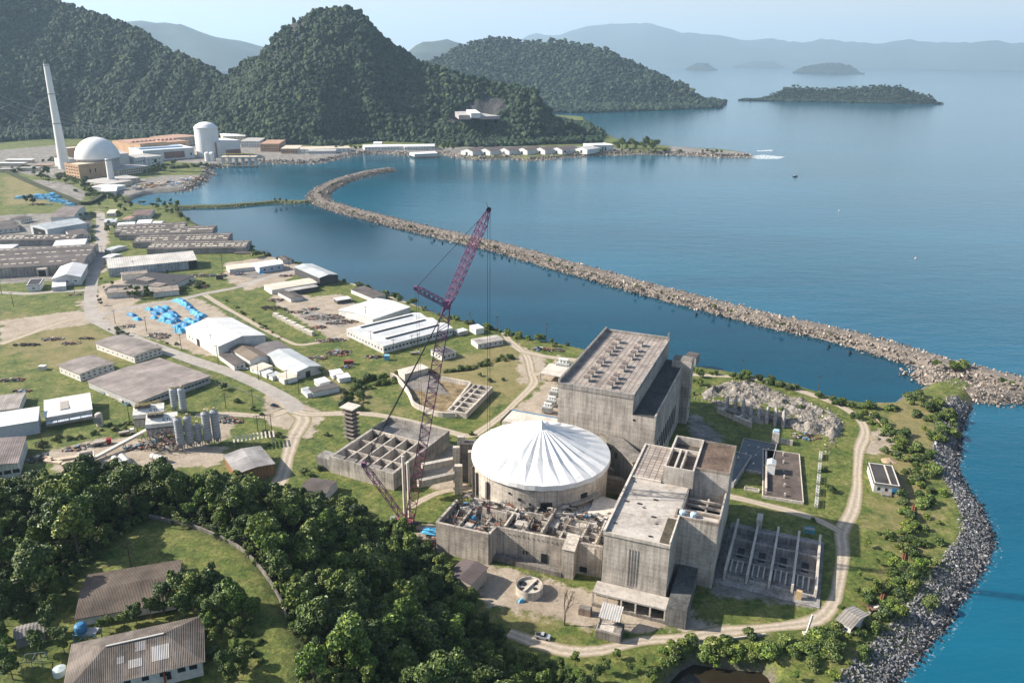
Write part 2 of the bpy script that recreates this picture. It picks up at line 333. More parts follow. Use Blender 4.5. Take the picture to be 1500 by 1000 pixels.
def smooth_line(pts,step=4.):
    P=[np.array(p,float) for p in pts]; out=[]
    P=[2*P[0]-P[1]]+P+[2*P[-1]-P[-2]]
    for i in range(1,len(P)-2):
        n=max(2,int(np.linalg.norm(P[i+1]-P[i])/step))
        for k in range(n):
            s=k/n; a,b,c,d=P[i-1:i+3]
            out.append(.5*((2*b)+(c-a)*s+(2*a-5*b+4*c-d)*s*s+(3*b-a-3*c+d)*s**3))
    out.append(P[-2]); return np.array(out)
def ribbon(name,px,w,m,dz,zz=5.,wob=0):
    L=smooth_line(W2(px,zz)); tn=np.gradient(L,axis=0); tn/=np.linalg.norm(tn,axis=1)[:,None]+1e-9; nr=np.stack([-tn[:,1],tn[:,0]],1)
    ww=w*(1+wob*(vnoise(np.arange(len(L))/4.,np.zeros(len(L)),5)-.5)); rows=[]; K=5
    for k in range(K):
        p=L+nr*(ww*(.5-k/(K-1)))[:,None]; rows.append(np.column_stack([p,zt(p[:,0],p[:,1])+dz]))
    V=np.stack(rows,1).reshape(-1,3); n=len(L); I=np.arange(n*K).reshape(n,K)
    Fq=np.stack([I[:-1,:-1],I[:-1,1:],I[1:,1:],I[1:,:-1]],-1).reshape(-1,4)[:,::-1]
    me=npmesh(name,V,Fq,[m]); uv=me.uv_layers.new(name='UVMap'); U=np.stack([np.tile(np.linspace(0,1,K),n),np.repeat(np.arange(n)*.4,K)],1)
    uv.data.foreach_set('uv',U[Fq.ravel()].astype(np.float32).ravel())
    return tag(link(name,me),kind='structure')
ribbon('road',[(147,312),(148,344),(147,364),(141,382),(136,404),(133,430),(133,450),(138,466),(156,477),(190,493),(240,512),(290,530),(334,544),(370,559),(402,575),(424,588),(436,602)],10,ASPH,.05)
ribbon('road',[(0,428),(40,430),(80,427),(110,426),(132,424)],7,ASPH,.045)
ribbon('road',[(138,466),(170,455),(210,448),(270,437),(300,430),(350,420),(385,408),(420,400),(440,393)],7,ASPH,.042)
for i,(px,w) in enumerate([([(418,590),(437,606),(444,615),(430,641),(422,666),(415,693),(406,712)],9),([(424,600),(450,606),(470,606),(506,605),(540,606),(590,614),(640,627),(685,638),(705,630),(740,604),(756,588),(770,575),(782,560),(778,545),(773,524),(764,514),(746,499),(730,480),(690,469),(660,461),(610,447),(550,427),(496,408),(455,396)],6.5),
  ([(425,598),(400,608),(378,609),(330,606),(286,608)],6),([(300,432),(326,448),(362,468),(390,484),(422,500),(442,505),(480,498),(510,487)],5),
  ([(764,514),(800,522),(840,527),(880,532),(960,542),(1007,548),(1079,552),(1128,560),(1177,574),(1214,587),(1246,603),(1264,621),(1267,637),(1259,658),(1256,688),(1255,717),(1249,747),(1240,764),(1233,780),(1235,812),(1230,846),(1223,877),(1207,900),(1180,912),(1112,920),(1056,925),(1000,934),(940,938),(880,952),(833,953),(793,943),(745,926)],6.2),
  ([(1045,722),(1080,729),(1120,739),(1160,749),(1200,762),(1232,779)],5),([(0,504),(40,490),(90,472),(133,462)],6),([(782,548),(800,545),(815,536)],6),([(700,720),(680,715),(640,722),(600,742)],4)]):
    ribbon('dirt_track',px,w,DIRT,.02+.004*i,5.,.5)
# ---------------------------------------------------------------- far hills, islands, mountains
def cones(x,y,pts,s):
    h=np.full(x.shape,-1e9)
    for a,b in zip(pts[:-1],pts[1:]):
        a=np.array(a);b=np.array(b);e=(b-a)[:2];L=e@e+1e-9
        t=np.clip(((x-a[0])*e[0]+(y-a[1])*e[1])/L,0,1)
        k_=(1.75,.86) if s==.72 else (1.,1.); d=np.hypot(k_[0]*(x-a[0]-t*e[0]),k_[1]*(y-a[1]-t*e[1])); h=np.maximum(h,a[2]+t*(b[2]-a[2])-s*d)
    return h
HILLS=[]
def relief(name,ridge,foot,s,cell,m,edge=1.,zb=5.,rough=20,rsc=180,kind='structure',bare=()):
    ft=np.array(foot); x0,y0=ft.min(0); x1,y1=ft.max(0)
    def hz(x,y):
        h=cones(x,y,ridge,s)+rough*(fbm(x,y,rsc,4,3)-.5)*2*np.clip((cones(x,y,ridge,s)-0)/60,0,1)
        if bare: h=h-34*(1-np.abs(2*fbm(x,y,230,3,12)-1))**2*np.clip((cones(x,y,ridge,.3)-h)/110-.25,0,1)*np.clip(h/70,0,1)
        sd=sdist(x,y,foot).reshape(np.shape(x)); return np.where(sd>0,np.clip(np.minimum(h,zb+edge*sd*(.6+.8*fbm(x,y,rsc/2,3,8))),zb,None),zb-3+np.clip(sd*.2,-6,0))
    ax=np.arange(x0-2*cell,x1+3*cell,cell); ay=np.arange(y0-2*cell,y1+3*cell,cell); X,Y=np.meshgrid(ax,ay); Z=hz(X,Y)
    I=np.arange(X.size).reshape(X.shape); Fq=np.stack([I[:-1,:-1],I[:-1,1:],I[1:,1:],I[1:,:-1]],-1).reshape(-1,4)
    sd=sdist(X,Y,foot); Fq=Fq[sd[Fq].max(1)>-cell]
    me=npmesh(name,np.stack([X.ravel(),Y.ravel(),Z.ravel()],1),Fq,[m,ROCKF],True)
    if bare:
        cc=np.stack([X.ravel(),Y.ravel(),Z.ravel()],1)[Fq].mean(1); q=proj(cc); mi=np.zeros(len(Fq),np.int32)
        for pl in bare: mi[sdist(q[:,0],q[:,1],pl)>-1]=1
        me.polygons.foreach_set('material_index',mi)
    o=tag(link(name,me),kind=kind); HILLS.append((hz,foot)); return hz
t=NT('hillside'); o=t.co(); gm=t.n('ShaderNodeNewGeometry'); sp=t.n('ShaderNodeSeparateXYZ'); t.l(gm.outputs['True Normal'],sp.inputs[0])
x=t.ramp(t.noise(o,.03,6,.7),[(.3,(.012,.022,.010)),(.7,(.035,.050,.020))]); HILLM=t.col(x)
t=NT('rock_face'); o=t.co(); x=t.ramp(t.noise(t.map(o,(.04,.04,.012)),1.,6,.7),[(.3,(.02,.02,.021)),(.7,(.075,.072,.072))]); t.bump(t.noise(o,.05,6,.7),6.,1.); ROCKF=t.col(x)
t=NT('far_mountain'); o=t.co(); x=t.ramp(t.noise(o,.002,6,.7),[(.3,(.025,.04,.038)),(.7,(.05,.07,.06))]); FARM=t.col(x)
ridge=[D(x,y,d) for x,y,d in [(-330,-120,3100),(-160,-95,3050),(0,-38,3000),(60,-12,2950),(95,4,2900),(130,17,2850),(165,31,2800),(205,44,2700),(245,68,2600),(280,86,2520),(310,102,2450),(328,106,2420),(345,97,2400),(362,86,2400),(385,79,2380),(400,62,2370),(412,46,2360),(425,34,2350),(450,23,2350),(480,16,2350),(505,14,2350),(530,21,2340),(545,38,2330),(557,50,2320),(580,62,2300),(605,77,2280),(630,92,2250),(660,105,2220),(700,113,2200),(735,119,2180),(765,124,2150),(785,134,2120),(800,152,2100),(825,172,2090),(855,186,2080)]]
spur=[D(x,y,d) for x,y,d in [(800,152,2100),(770,172,2030),(720,180,1990),(680,186,1980)]]
foot=W2([(-330,215),(-100,205),(40,196),(100,190),(200,196),(290,203),(340,207),(400,213),(470,212),(520,206),(600,207),(660,216),(690,211),(760,209),(830,205),(880,203),(890,198)],5)+[(230,2500),(100,2900),(-3300,4200),(-3300,2200)]
ROCKPX=[(394,72),(398,58),(408,46),(422,37),(446,28),(450,42),(440,62),(424,78),(404,84)]
QUARRY=[(655,180),(665,166),(690,150),(715,143),(735,146),(741,158),(728,170),(690,176)]
hzA=relief('hills',ridge,foot,.72,10,HILLM,1.1,5.,15,150,bare=(ROCKPX,QUARRY))
hzS=hzA
ridgeB=[D(x,y,d) for x,y,d in [(560,100,4500),(610,94,4400),(640,84,4350),(662,77,4350),(690,67,4350),(715,60,4350),(740,62,4350),(770,68,4350),(800,62,4300),(830,60,4250),(860,64,4200),(890,77,4100),(920,93,4050),(950,107,4000),(990,127,3900),(1020,142,3800),(1043,154,3700)]]
footB=W2([(520,172),(700,168),(800,166),(870,165.5),(960,162.5),(1020,160),(1056,158.5)],0)+[(1060,4100),(700,5000),(-900,5200)]
hzB=relief('hills',ridgeB,footB,.62,24,HILLM,.8,0.,40,260)
def island(ridge,foot,s=.9,cell=10,zb=0): return relief('island',ridge,foot,s,cell,HILLM,1.3,0.,6,60)
def px_island(x0,x1,yw,tops,depth,s=.9,cell=10,yw1=None):
    yw1=yw1 or yw; d=math.hypot(*Q((x0+x1)/2,(yw+yw1)/2,0)[:2])
    a=Q(x0,yw,0)[:2]; b=Q(x1,yw1,0)[:2]; e=np.array([-(b-a)[1],(b-a)[0]])/np.linalg.norm(b-a)
    ft=[a+(b-a)*t-e*depth*.08*math.sin(PI*t) for t in np.linspace(0,1,8)]+[b+(a-b)*t+e*depth*math.sin(PI*t)**.6 for t in np.linspace(.05,.95,10)]
    rd=[D(x,y,d+depth*.45) for x,y in tops]
    return island(rd,[tuple(p) for p in ft],s,cell),ft
ISL=[px_island(1082,1383,147.5,[(1090,139),(1102,130),(1120,126.5),(1150,126),(1180,128.5),(1215,130.5),(1250,128.5),(1290,125.5),(1330,125),(1358,129),(1372,138)],260,1.5,8,153),
 px_island(1162,1268,107.6,[(1170,102),(1188,97),(1210,94),(1232,94.5),(1250,99),(1260,104)],900,.6,30,109),
 px_island(1083,1150,99.6,[(1089,95),(1105,91.5),(1130,91.5),(1145,95.5)],1300,.35,60,100.2),
 px_island(1007,1052,103,[(1012,98),(1020,94.5),(1035,93.5),(1046,97.5)],800,.5,40,103.5)]
def range_(pts,d,thick,s,cell):
    rd=[D(x,y,d+random.uniform(-.02,.02)*d) for x,y in pts]; a=[D(x,90,d-thick)[:2] for x,y in pts]; b=[D(x,90,d+thick)[:2] for x,y in pts[::-1]]
    relief('mountains',rd,[tuple(p) for p in a+b],s,cell,FARM,.5,0.,d*.004,d*.05)
range_([(40,30),(110,22),(150,24),(180,30),(215,30),(250,33),(265,36),(285,42),(320,55),(350,58),(385,68),(430,76),(470,84)],12500,2600,.35,130)
range_([(540,86),(570,78),(598,68),(620,58),(635,55),(660,58),(700,65),(740,73),(800,84)],9500,1200,.4,90)
range_([(690,60),(730,58),(770,56),(785,47),(805,51),(840,50),(865,37),(900,35),(930,33),(950,33),(975,44),(1010,48),(1045,50),(1090,57),(1130,55),(1160,60),(1190,61),(1205,57),(1240,61),(1290,61),(1330,57),(1380,60),(1430,62),(1455,60),(1500,65),(1560,64),(1640,68)],27000,4500,.3,260)
# ---------------------------------------------------------------- vegetation and boulders
LEAFA=leaf((.018,.038,.008),(.058,.09,.017),(.16,.185,.043)); LEAFB=leaf((.03,.05,.012),(.075,.10,.03),(.17,.18,.07),'shrub_foliage')
CAN=canopy((.004,.013,.008),(.021,.041,.020),(.07,.092,.042)); CANF=canopy((.005,.015,.010),(.019,.036,.022),(.046,.062,.036),.2)
BARK=plain((.13,.105,.085),.9,.5)
def leaf_cloud(name,lobes,n,size,m,seed):
    g=np.random.default_rng(seed); w=np.array([l[3]**2 for l in lobes]); w=w/w.sum(); k=g.choice(len(lobes),n,p=w); L=np.array(lobes,float)[k]
    d=g.normal(size=(n,3)); d/=np.linalg.norm(d,axis=1)[:,None]; d[:,2]=np.where(d[:,2]<-.35,-d[:,2],d[:,2])
    rr=L[:,3]*(.72+.36*g.random(n)); sq=L[:,4]
    P=L[:,:3]+d*rr[:,None]*np.stack([np.ones(n),np.ones(n),sq],1)
    nr=d+g.normal(size=(n,3))*.55+np.array([0,0,.35]); nr/=np.linalg.norm(nr,axis=1)[:,None]
    u=np.cross(nr,g.normal(size=(n,3))); u/=np.linalg.norm(u,axis=1)[:,None]; v=np.cross(nr,u)
    s=size*(.55+.9*g.random(n))[:,None]; u=u*s; v=v*s*.7
    bend=nr*s*.25
    V=np.stack([P-u-bend,P-v*.9,P+u-bend,P+v*.9],1).reshape(-1,3); Fq=np.arange(4*n).reshape(n,4)
    return npmesh(name,V,Fq,[m])
def lobes(r,h,n,seed,flat=.75,low=.35):
    g=np.random.default_rng(seed); out=[(0,0,h*.72,r*.62,flat)]
    for i in range(n):
        a=2*PI*i/n+g.uniform(-.5,.5); q=r*g.uniform(.35,.72); z=h*g.uniform(low+.1,.9)
        out.append((q*math.cos(a),q*math.sin(a),z-.12*q,r*g.uniform(.26,.5),flat*g.uniform(.8,1.2)))
    return out
def trunk_mesh(name,lb,h,r,seed):
    g=np.random.default_rng(seed); b=MB(); top=np.array([g.uniform(-.3,.3),g.uniform(-.3,.3),h*.6]); 
    def taper(p,q,r0,r1,n=6):
        p=np.array(p,float);q=np.array(q,float);d=(q-p)/np.linalg.norm(q-p);x=np.cross(d,[.3,1,.1]);x/=np.linalg.norm(x);y=np.cross(x,d)
        b.add([p+r0*(math.cos(2*PI*i/n)*x+math.sin(2*PI*i/n)*y) for i in range(n)]+[q+r1*(math.cos(2*PI*i/n)*x+math.sin(2*PI*i/n)*y) for i in range(n)],[(i,(i+1)%n,n+(i+1)%n,n+i) for i in range(n)])
    taper((0,0,-1.5),top*.55,r,r*.75); taper(top*.55,top,r*.75,r*.4)
    for l in lb[1:6]: taper(top*g.uniform(.5,.85),l[:3],r*.35,r*.12,5)
    return b.mesh(name,BARK)
TREES=[]; BUSH=[]
for i in range(7):
    r=3.1+.35*(i%4); h=[9,11,8,12.5,10,9.5,13][i]; lb=lobes(r,h,[7,9,6,10,8,11,7][i],20+i,[.75,.9,.6,1.0,.7,.8,1.1][i],[.4,.3,.5,.25,.4,.3,.2][i])
    TREES.append((leaf_cloud('crown',lb,[2600,3000,2200,3000,2600,3000,2600][i],.40,LEAFA,50+i),trunk_mesh('trunk',lb,h,.24,70+i),r,h))
for i in range(5):
    r=1.5+.25*i; lb=lobes(r,1.6+.3*i,5,120+i,.7,.05); BUSH.append((leaf_cloud('bush',lb,520+90*i,.26,LEAFB if i%2 else LEAFA,150+i),r))
PALM=None
SHRUBS=[]
def plant(kind,P,sc,label,cat,group,rz=None,which=None,now=False):
    if kind=='bush' and not now: SHRUBS.append((P,sc,label,cat,group)); return
    i=which if which is not None else random.randrange(len(TREES) if kind=='tree' else len(BUSH)); rz=random.uniform(0,6.28) if rz is None else rz
    if kind=='tree':
        o=thing('forest_tree' if cat=='forest tree' else 'tree',label,cat,tuple(P),rz,group); o.scale=(sc,sc,sc*random.uniform(.9,1.15))
        link('crown',TREES[i][0],o); link('trunk',TREES[i][1],o)
    else:
        o=tag(link('bush',BUSH[i][0],None,(P[0],P[1],P[2]-.15),(0,0,rz)),label,cat,group); o.scale=(sc,sc,sc*random.uniform(.7,1.1))
    return o
# scattered instances (stuff)
def protos(meshes,name):
    c=bpy.data.collections.new(name)
    for m in meshes: c.objects.link(bpy.data.objects.new(name,m))
    return c
def scatter(name,P,sc,rot,coll,label,cat=None):
    n=len(P); me=bpy.data.meshes.new(name); me.vertices.add(n); me.vertices.foreach_set('co',np.asarray(P,np.float32).ravel())
    for nm,ty,a in (('sc','FLOAT_VECTOR',sc),('rt','FLOAT_VECTOR',rot)):
        q=me.attributes.new(nm,ty,'POINT'); q.data.foreach_set('vector',np.asarray(a,np.float32).ravel())
    q=me.attributes.new('pick','INT','POINT'); q.data.foreach_set('value',RNG.integers(0,1000,n).astype(np.int32))
    o=link(name,me); ng=bpy.data.node_groups.new(name,'GeometryNodeTree')
    ng.interface.new_socket('Geometry',in_out='INPUT',socket_type='NodeSocketGeometry'); ng.interface.new_socket('Geometry',in_out='OUTPUT',socket_type='NodeSocketGeometry')
    N=ng.nodes; gi=N.new('NodeGroupInput'); go=N.new('NodeGroupOutput'); ip=N.new('GeometryNodeInstanceOnPoints'); ci=N.new('GeometryNodeCollectionInfo')
    ci.inputs['Collection'].default_value=coll; ci.inputs['Separate Children'].default_value=True; ci.inputs['Reset Children'].default_value=True
    def at(nm,ty): x=N.new('GeometryNodeInputNamedAttribute'); x.data_type=ty; x.inputs['Name'].default_value=nm; return x.outputs['Attribute']
    e=N.new('FunctionNodeEulerToRotation'); L=ng.links
    L.new(gi.outputs[0],ip.inputs['Points']); L.new(ci.outputs[0],ip.inputs['Instance']); ip.inputs['Pick Instance'].default_value=True
    L.new(at('pick','INT'),ip.inputs['Instance Index']); L.new(at('rt','FLOAT_VECTOR'),e.inputs[0]); L.new(e.outputs[0],ip.inputs['Rotation']); L.new(at('sc','FLOAT_VECTOR'),ip.inputs['Scale']); L.new(ip.outputs[0],go.inputs[0])
    md=o.modifiers.new('scatter','NODES'); md.node_group=ng
    return tag(o,label,cat,None,'stuff')
def lump(name,m,seed,sub=2,amp=.35,sq=.8):
    import bmesh
    bm=bmesh.new(); bmesh.ops.create_icosphere(bm,subdivisions=sub,radius=1.)
    g=np.random.default_rng(seed); K=g.normal(size=(7,3)); K/=np.linalg.norm(K,axis=1)[:,None]; A=g.uniform(.5,1,7)
    for v in bm.verts:
        p=np.array(v.co); q=sum(a*max(0,p@k)**4 for a,k in zip(A,K)); f=1-amp*.6+amp*q+g.uniform(-.10,.10); v.co=Vector(p*f*np.array([1,1,sq]))
    me=bpy.data.meshes.new(name); bm.to_mesh(me); bm.free(); me.materials.append(m); return me
def boulder(name,seed,c=(.335,.295,.255)):
    import bmesh
    bm=bmesh.new(); g=np.random.default_rng(seed)
    pts=g.normal(size=(13,3)); pts/=np.linalg.norm(pts,axis=1)[:,None]; pts*=g.uniform(.75,1.1,(13,1))*np.array([1,.8,.65])
    for p in pts: bm.verts.new(p)
    bmesh.ops.convex_hull(bm,input=bm.verts); me=bpy.data.meshes.new(name); bm.to_mesh(me); bm.free(); me.materials.append(rockmat(c)); return me
CROWNS=protos([lump('canopy_crown',CAN,s,2,.62,1.05) for s in range(6)],'canopy_crown')
FARCR=protos([lump('distant_crown',CANF,30+s,1,.5,.8) for s in range(4)],'distant_crown')
STONES=protos([boulder('boulder',s) for s in range(8)],'boulder'); STONED=protos([boulder('shade_toned_boulder',s,(.225,.23,.245)) for s in range(8)],'shade_toned_boulder')  # right-shore stones: shade painted in as a darker, bluer rock colour
LEAFCL=protos([leaf_cloud('leafy_crown',lobes(1.,1.5,6,300+s,.8,.1),260,.16,LEAFA,310+s) for s in range(5)],'leafy_crown')
def grow(name,hz,foot,step,r0,r1,coll,label,clip=None,zmin=1,lift=.5):
    ft=np.array(foot); x0,y0=ft.min(0); x1,y1=ft.max(0); X,Y=np.meshgrid(np.arange(x0,x1,step),np.arange(y0,y1,step))
    X=X.ravel()+RNG.uniform(-.48,.48,X.size)*step; Y=Y.ravel()+RNG.uniform(-.48,.48,Y.size)*step
    k=sdist(X,Y,foot)>step*.3; X,Y=X[k],Y[k]; Z=hz(X,Y); e=step
    P=np.stack([X,Y,Z],1); q=proj(P); k=(q[:,0]>-160)&(q[:,0]<1660)&(q[:,2]>0)
    # keep slopes that face the station side or sit near a crest
    gx=(hz(X+e,Y)-hz(X-e,Y))/(2*e); gy=(hz(X,Y+e)-hz(X,Y-e))/(2*e); vx,vy=X,Y; dn=np.hypot(vx,vy)
    k=k&((-(gx*vx+gy*vy)/dn-(Z-200)/dn)<.28)
    if clip is not None: k&=clip(P,q)
    P=P[k]; n=len(P); big=RNG.random(n)**2.2; s=(r0+(r1-r0)*big)[:,None]*RNG.uniform(.85,1.15,(n,3)); P[:,2]+=s[:,2]*lift
    return scatter(name,P,s,np.stack([RNG.uniform(-.25,.25,n),RNG.uniform(-.25,.25,n),RNG.uniform(0,6.28,n)],1),coll,label)
def keepout(P,q):
    a=sdist(q[:,0],q[:,1],ROCKPX); k=(a<-3)|(RNG.random(len(P))<.42)
    b=sdist(q[:,0],q[:,1],QUARRY); return k&(b<-2)
grow('hill_forest',hzA,foot,6.6,2.9,8.6,CROWNS,'dense dark green forest covering the tall hills behind the coast',keepout)
grow('headland_forest',hzB,footB,12,6,14,FARCR,'bluish dark forest covering the second headland beyond the tall hill')
for i,((hz,ft),st) in enumerate(zip(ISL,(8,20,30,22))):
    grow('island_forest',hz,ft,st,st*.7,st*1.05,FARCR,['dark forest covering the long nearest island','forest on the rounded island behind the long island','forest on the low faint island at the centre of the bay','forest on the small island off the headland tip'][i])
# foreground hillside forest: the nearest trees one by one, the others as one wood
def forest():
    X,Y=np.meshgrid(np.arange(-330,110,5.9),np.arange(125,350,5.9)); X=X.ravel()+RNG.uniform(-2.7,2.7,X.size); Y=Y.ravel()+RNG.uniform(-2.7,2.7,Y.size)
    k=(sdist(X,Y,HILLFOOT)>-1)&(sdist(X,Y,CLEAR)<-2.5); X,Y=X[k],Y[k]; P=np.stack([X,Y,zt(X,Y)],1); q=proj(P+[0,0,6.])
    k=(q[:,0]>-60)&(q[:,0]<1120)&(q[:,1]<1080); P,q=P[k],q[k]
    o=np.argsort(q[:,2]); return P[o],q[o]
FP,FQ=forest(); NEAR=300
for p,q in zip(FP[:NEAR],FQ[:NEAR]): plant('tree',p,random.choice((.5,.65,.75,.9,1.05,1.2,1.45))*(1 if sdist(p[0],p[1],HILLFOOT)[0]>14 else .6),'leafy green tree in the dense wood on the foreground hillside','forest tree','trees of the foreground hillside wood')
Pn=FP[NEAR:]; n=len(Pn); s=RNG.uniform(2.4,4.4,(n,1))*RNG.uniform(.9,1.15,(n,3)); Pn=Pn+np.stack([0*s[:,0],0*s[:,0],RNG.uniform(1.,4.5,n)],1)
FARTREES=protos([TREES[i][0] for i in range(7)],'wood_crown')
Pm=FP[NEAR:]; scatter('hillside_wood',Pm,RNG.uniform(.5,1.2,(n,1))*np.ones((1,3)),np.stack([0*s[:,0],0*s[:,0],RNG.uniform(0,6.28,n)],1),FARTREES,'dense wood on the far side of the foreground hill')
# underwood
def under():
    X,Y=np.meshgrid(np.arange(-330,110,2.6),np.arange(125,350,2.6)); X=X.ravel()+RNG.uniform(-1,1,X.size); Y=Y.ravel()+RNG.uniform(-1,1,Y.size)
    k=(sdist(X,Y,HILLFOOT)>-3)&(sdist(X,Y,CLEAR)<0.5); X,Y=X[k],Y[k]; P=np.stack([X,Y,zt(X,Y)],1); q=proj(P); k=(q[:,0]>-60)&(q[:,0]<1100); return P[k]
P=under(); n=len(P); scatter('undergrowth',P,RNG.uniform(.8,2.0,(n,1))*np.ones((1,3)),np.stack([np.zeros(n),np.zeros(n),RNG.uniform(0,6.28,n)],1),LEAFCL,'low leafy undergrowth beneath the hillside trees')
# ---------------------------------------------------------------- rock armour
def berm(name,px,wid,crest,top,m,label,cat,zz=0):
    L=smooth_line(W2(px,zz),6.); tn=np.gradient(L,axis=0); tn/=np.linalg.norm(tn,axis=1)[:,None]; nr=np.stack([-tn[:,1],tn[:,0]],1); n=len(L)
    offs=[(-wid/2-3,-2.),(-wid*.42,.8),(-top/2,crest),(top/2,crest),(wid*.42,.8),(wid/2+3,-2.)]
    V=np.stack([np.column_stack([L+nr*o,np.full(n,z)+(fbm(L[:,0]+o,L[:,1],9,3,2)-.5)*.8]) for o,z in offs],1).reshape(-1,3); K=len(offs); I=np.arange(n*K).reshape(n,K)
    Fq=np.stack([I[:-1,:-1],I[:-1,1:],I[1:,1:],I[1:,:-1]],-1).reshape(-1,4)[:,::-1]
    o=link(name,npmesh(name,V,Fq,[m])); tag(o,label,cat); return L,nr
def armour(name,L,nr,wid,crest,top,sp,size,label,skip=.0):
    n=int(len(L)*6*wid/(sp*sp)); k=RNG.integers(0,len(L),n); o=RNG.uniform(-.5,.5,n)*(wid+2); p=L[k]+nr[k]*o[:,None]+RNG.normal(size=(n,2))*2.5
    a=np.abs(o); z=np.where(a<top/2,crest,np.clip(crest-(a-top/2)/(wid/2-top/2)*crest,-.6,crest))
    keep=~((a<top/2)&(RNG.random(n)<skip)); p,z=p[keep],z[keep]; n=len(p)
    s=size*np.exp(RNG.normal(size=(n,1))*.32)*RNG.uniform(.8,1.2,(n,3)); scatter(name,np.column_stack([p,z]),s,RNG.uniform(0,6.28,(n,3)),STONES,label)
BW=[(572,250),(545,254),(520,260),(495,268),(474,279),(466,288),(470,297),(490,304),(520,313),(560,323),(600,333),(650,345),(700,357),(750,369),(800,384),(850,398),(900,412),(950,426),(1000,439),(1050,452),(1100,465),(1150,477),(1200,487),(1250,500),(1300,514),(1350,529),(1400,544),(1450,556),(1500,569),(1560,585),(1640,606)]
BWM=plain((.20,.17,.145),.95,.5,0,.3)
L,nr=berm('breakwater',BW,30,5.5,9,BWM,'long rubble mound breakwater curving between lagoon and open sea','breakwater'); armour('breakwater_boulders',L,nr,30,5.3,10,1.3,.95,'pale loose boulders armouring the long breakwater',.75)
L,nr=berm('breakwater',[(1355,548),(1385,565),(1430,580),(1500,578)],26,4.5,12,BWM,'wide boulder mound where the breakwater meets the land','breakwater'); armour('root_boulders',L,nr,28,4.6,10,1.15,.78,'pale boulders on the mound joining breakwater and shore',.2)
GRASSY=plain((.10,.115,.045),.95,.5,0,.3)
L,nr=berm('causeway',[(255,305),(290,304),(330,303),(370,300),(410,297),(445,297),(468,294)],17,3.2,9,GRASSY,'low grassy causeway dividing the harbour basin from the lagoon','causeway'); armour('causeway_boulders',L,nr,17,3.,11,2.6,1.1,'dark boulders along the grassy causeway edge',.9)
# riprap of the right-hand shore
SHORE=W2([(1421,598),(1408,624),(1404,659),(1401,688),(1417,717),(1437,745),(1449,774),(1453,800),(1440,830),(1412,870),(1385,915),(1355,950),(1325,985),(1300,1010),(1270,1060)],0)
Ls=smooth_line(SHORE,3.); tn=np.gradient(Ls,axis=0); tn/=np.linalg.norm(tn,axis=1)[:,None]; nr=np.stack([-tn[:,1],tn[:,0]],1)
if sdist(*(Ls[40]+nr[40]*5),LAND)[0]<0: nr=-nr
n=13000; k=RNG.integers(0,len(Ls),n); o=RNG.random(n)**.9*16-4; p=Ls[k]+nr[k]*o[:,None]+RNG.normal(size=(n,2)); z=zt(p[:,0],p[:,1])+.15
s=np.clip(.5*np.exp(RNG.normal(size=(n,1))*.38),.25,1.5)*RNG.uniform(.8,1.2,(n,3)); scatter('shore_boulders',np.column_stack([p,z]),s,RNG.uniform(0,6.28,(n,3)),STONED,'grey boulders armouring the sea shore on the right')
n=2600; k=RNG.integers(0,len(Ls),n); o=RNG.uniform(-2.2,1.6,n); p=Ls[k]+nr[k]*o[:,None]+RNG.normal(size=(n,2))*.5; z=np.clip(zt(p[:,0],p[:,1]),-.5,.6)
scatter('wet_boulders',np.column_stack([p,z]),.75*np.exp(RNG.normal(size=(n,1))*.3)*np.ones((1,3)),RNG.uniform(0,6.28,(n,3)),protos([boulder('wet_boulder',s,(.022,.024,.028)) for s in range(4)],'wet_boulder'),'dark wet boulders at the tide line of the right-hand shore')
# natural stony edge of bay and point
edge=W2([(273,280),(290,270),(308,256),(306,247),(331,245),(374,240),(393,239),(439,240),(472,238),(501,231),(534,226),(574,226),(607,228),(647,226),(674,231),(701,234),(750,232),(773,235),(867,228),(930,226),(997,227),(1051,230),(1078,230),(1105,230)],0)
Le=smooth_line(edge,5.); n=5200; k=RNG.integers(0,len(Le),n); p=Le[k]+RNG.normal(size=(n,2))*np.array([4,9]); z=np.clip(zt(p[:,0],p[:,1]),-.6,6)
scatter('bay_boulders',np.column_stack([p,z]),1.9*np.exp(RNG.normal(size=(n,1))*.35)*np.ones((1,3)),RNG.uniform(0,6.28,(n,3)),STONES,'stones along the far shore of the bay')
# surf at the tip of the point and along the shore
FOAM=NT('foam'); o_=FOAM.co(); f_=FOAM.ramp(FOAM.noise(o_,.25,6,.75),[(.42,0.),(.62,1.)]); FOAM.l(f_,FOAM.b.inputs['Alpha']); FOAM=FOAM.col(FOAM.mix(1.,(.8,.83,.85),(1,1,1),'MULTIPLY'))
for px in ([(1095,229),(1118,227),(1150,230),(1140,233),(1110,233)],[(1107,221),(1130,219.5),(1132,221.5),(1110,222)]):
    P=W2(px,0); c=np.mean(P,0); me=npmesh('surf',[(c[0],c[1],.12)]+[(a,b,.12) for a,b in P],[(0,i+1,(i+1)%len(P)+1) for i in range(len(P))],[FOAM]); tag(link('surf',me),kind='structure')
Lf=smooth_line(SHORE,3.); V=[];K=len(Lf)
for j,(a,b) in enumerate(((-4.5,.1),(1,.1))): V+= [(Lf[i][0]+nr[i][0]*a,Lf[i][1]+nr[i][1]*a,b) for i in range(K)]
FOAM2=NT('thin_foam'); o_=FOAM2.co(); f_=FOAM2.ramp(FOAM2.noise(o_,.5,7,.8),[(.57,0.),(.70,.8)]); FOAM2.l(f_,FOAM2.b.inputs['Alpha']); FOAM2=FOAM2.col(FOAM2.mix(1.,(.7,.75,.78),(1,1,1),'MULTIPLY'))
tag(link('surf',npmesh('surf',V,[(i,i+1,K+i+1,K+i) for i in range(K-1)],[FOAM2])),kind='structure')
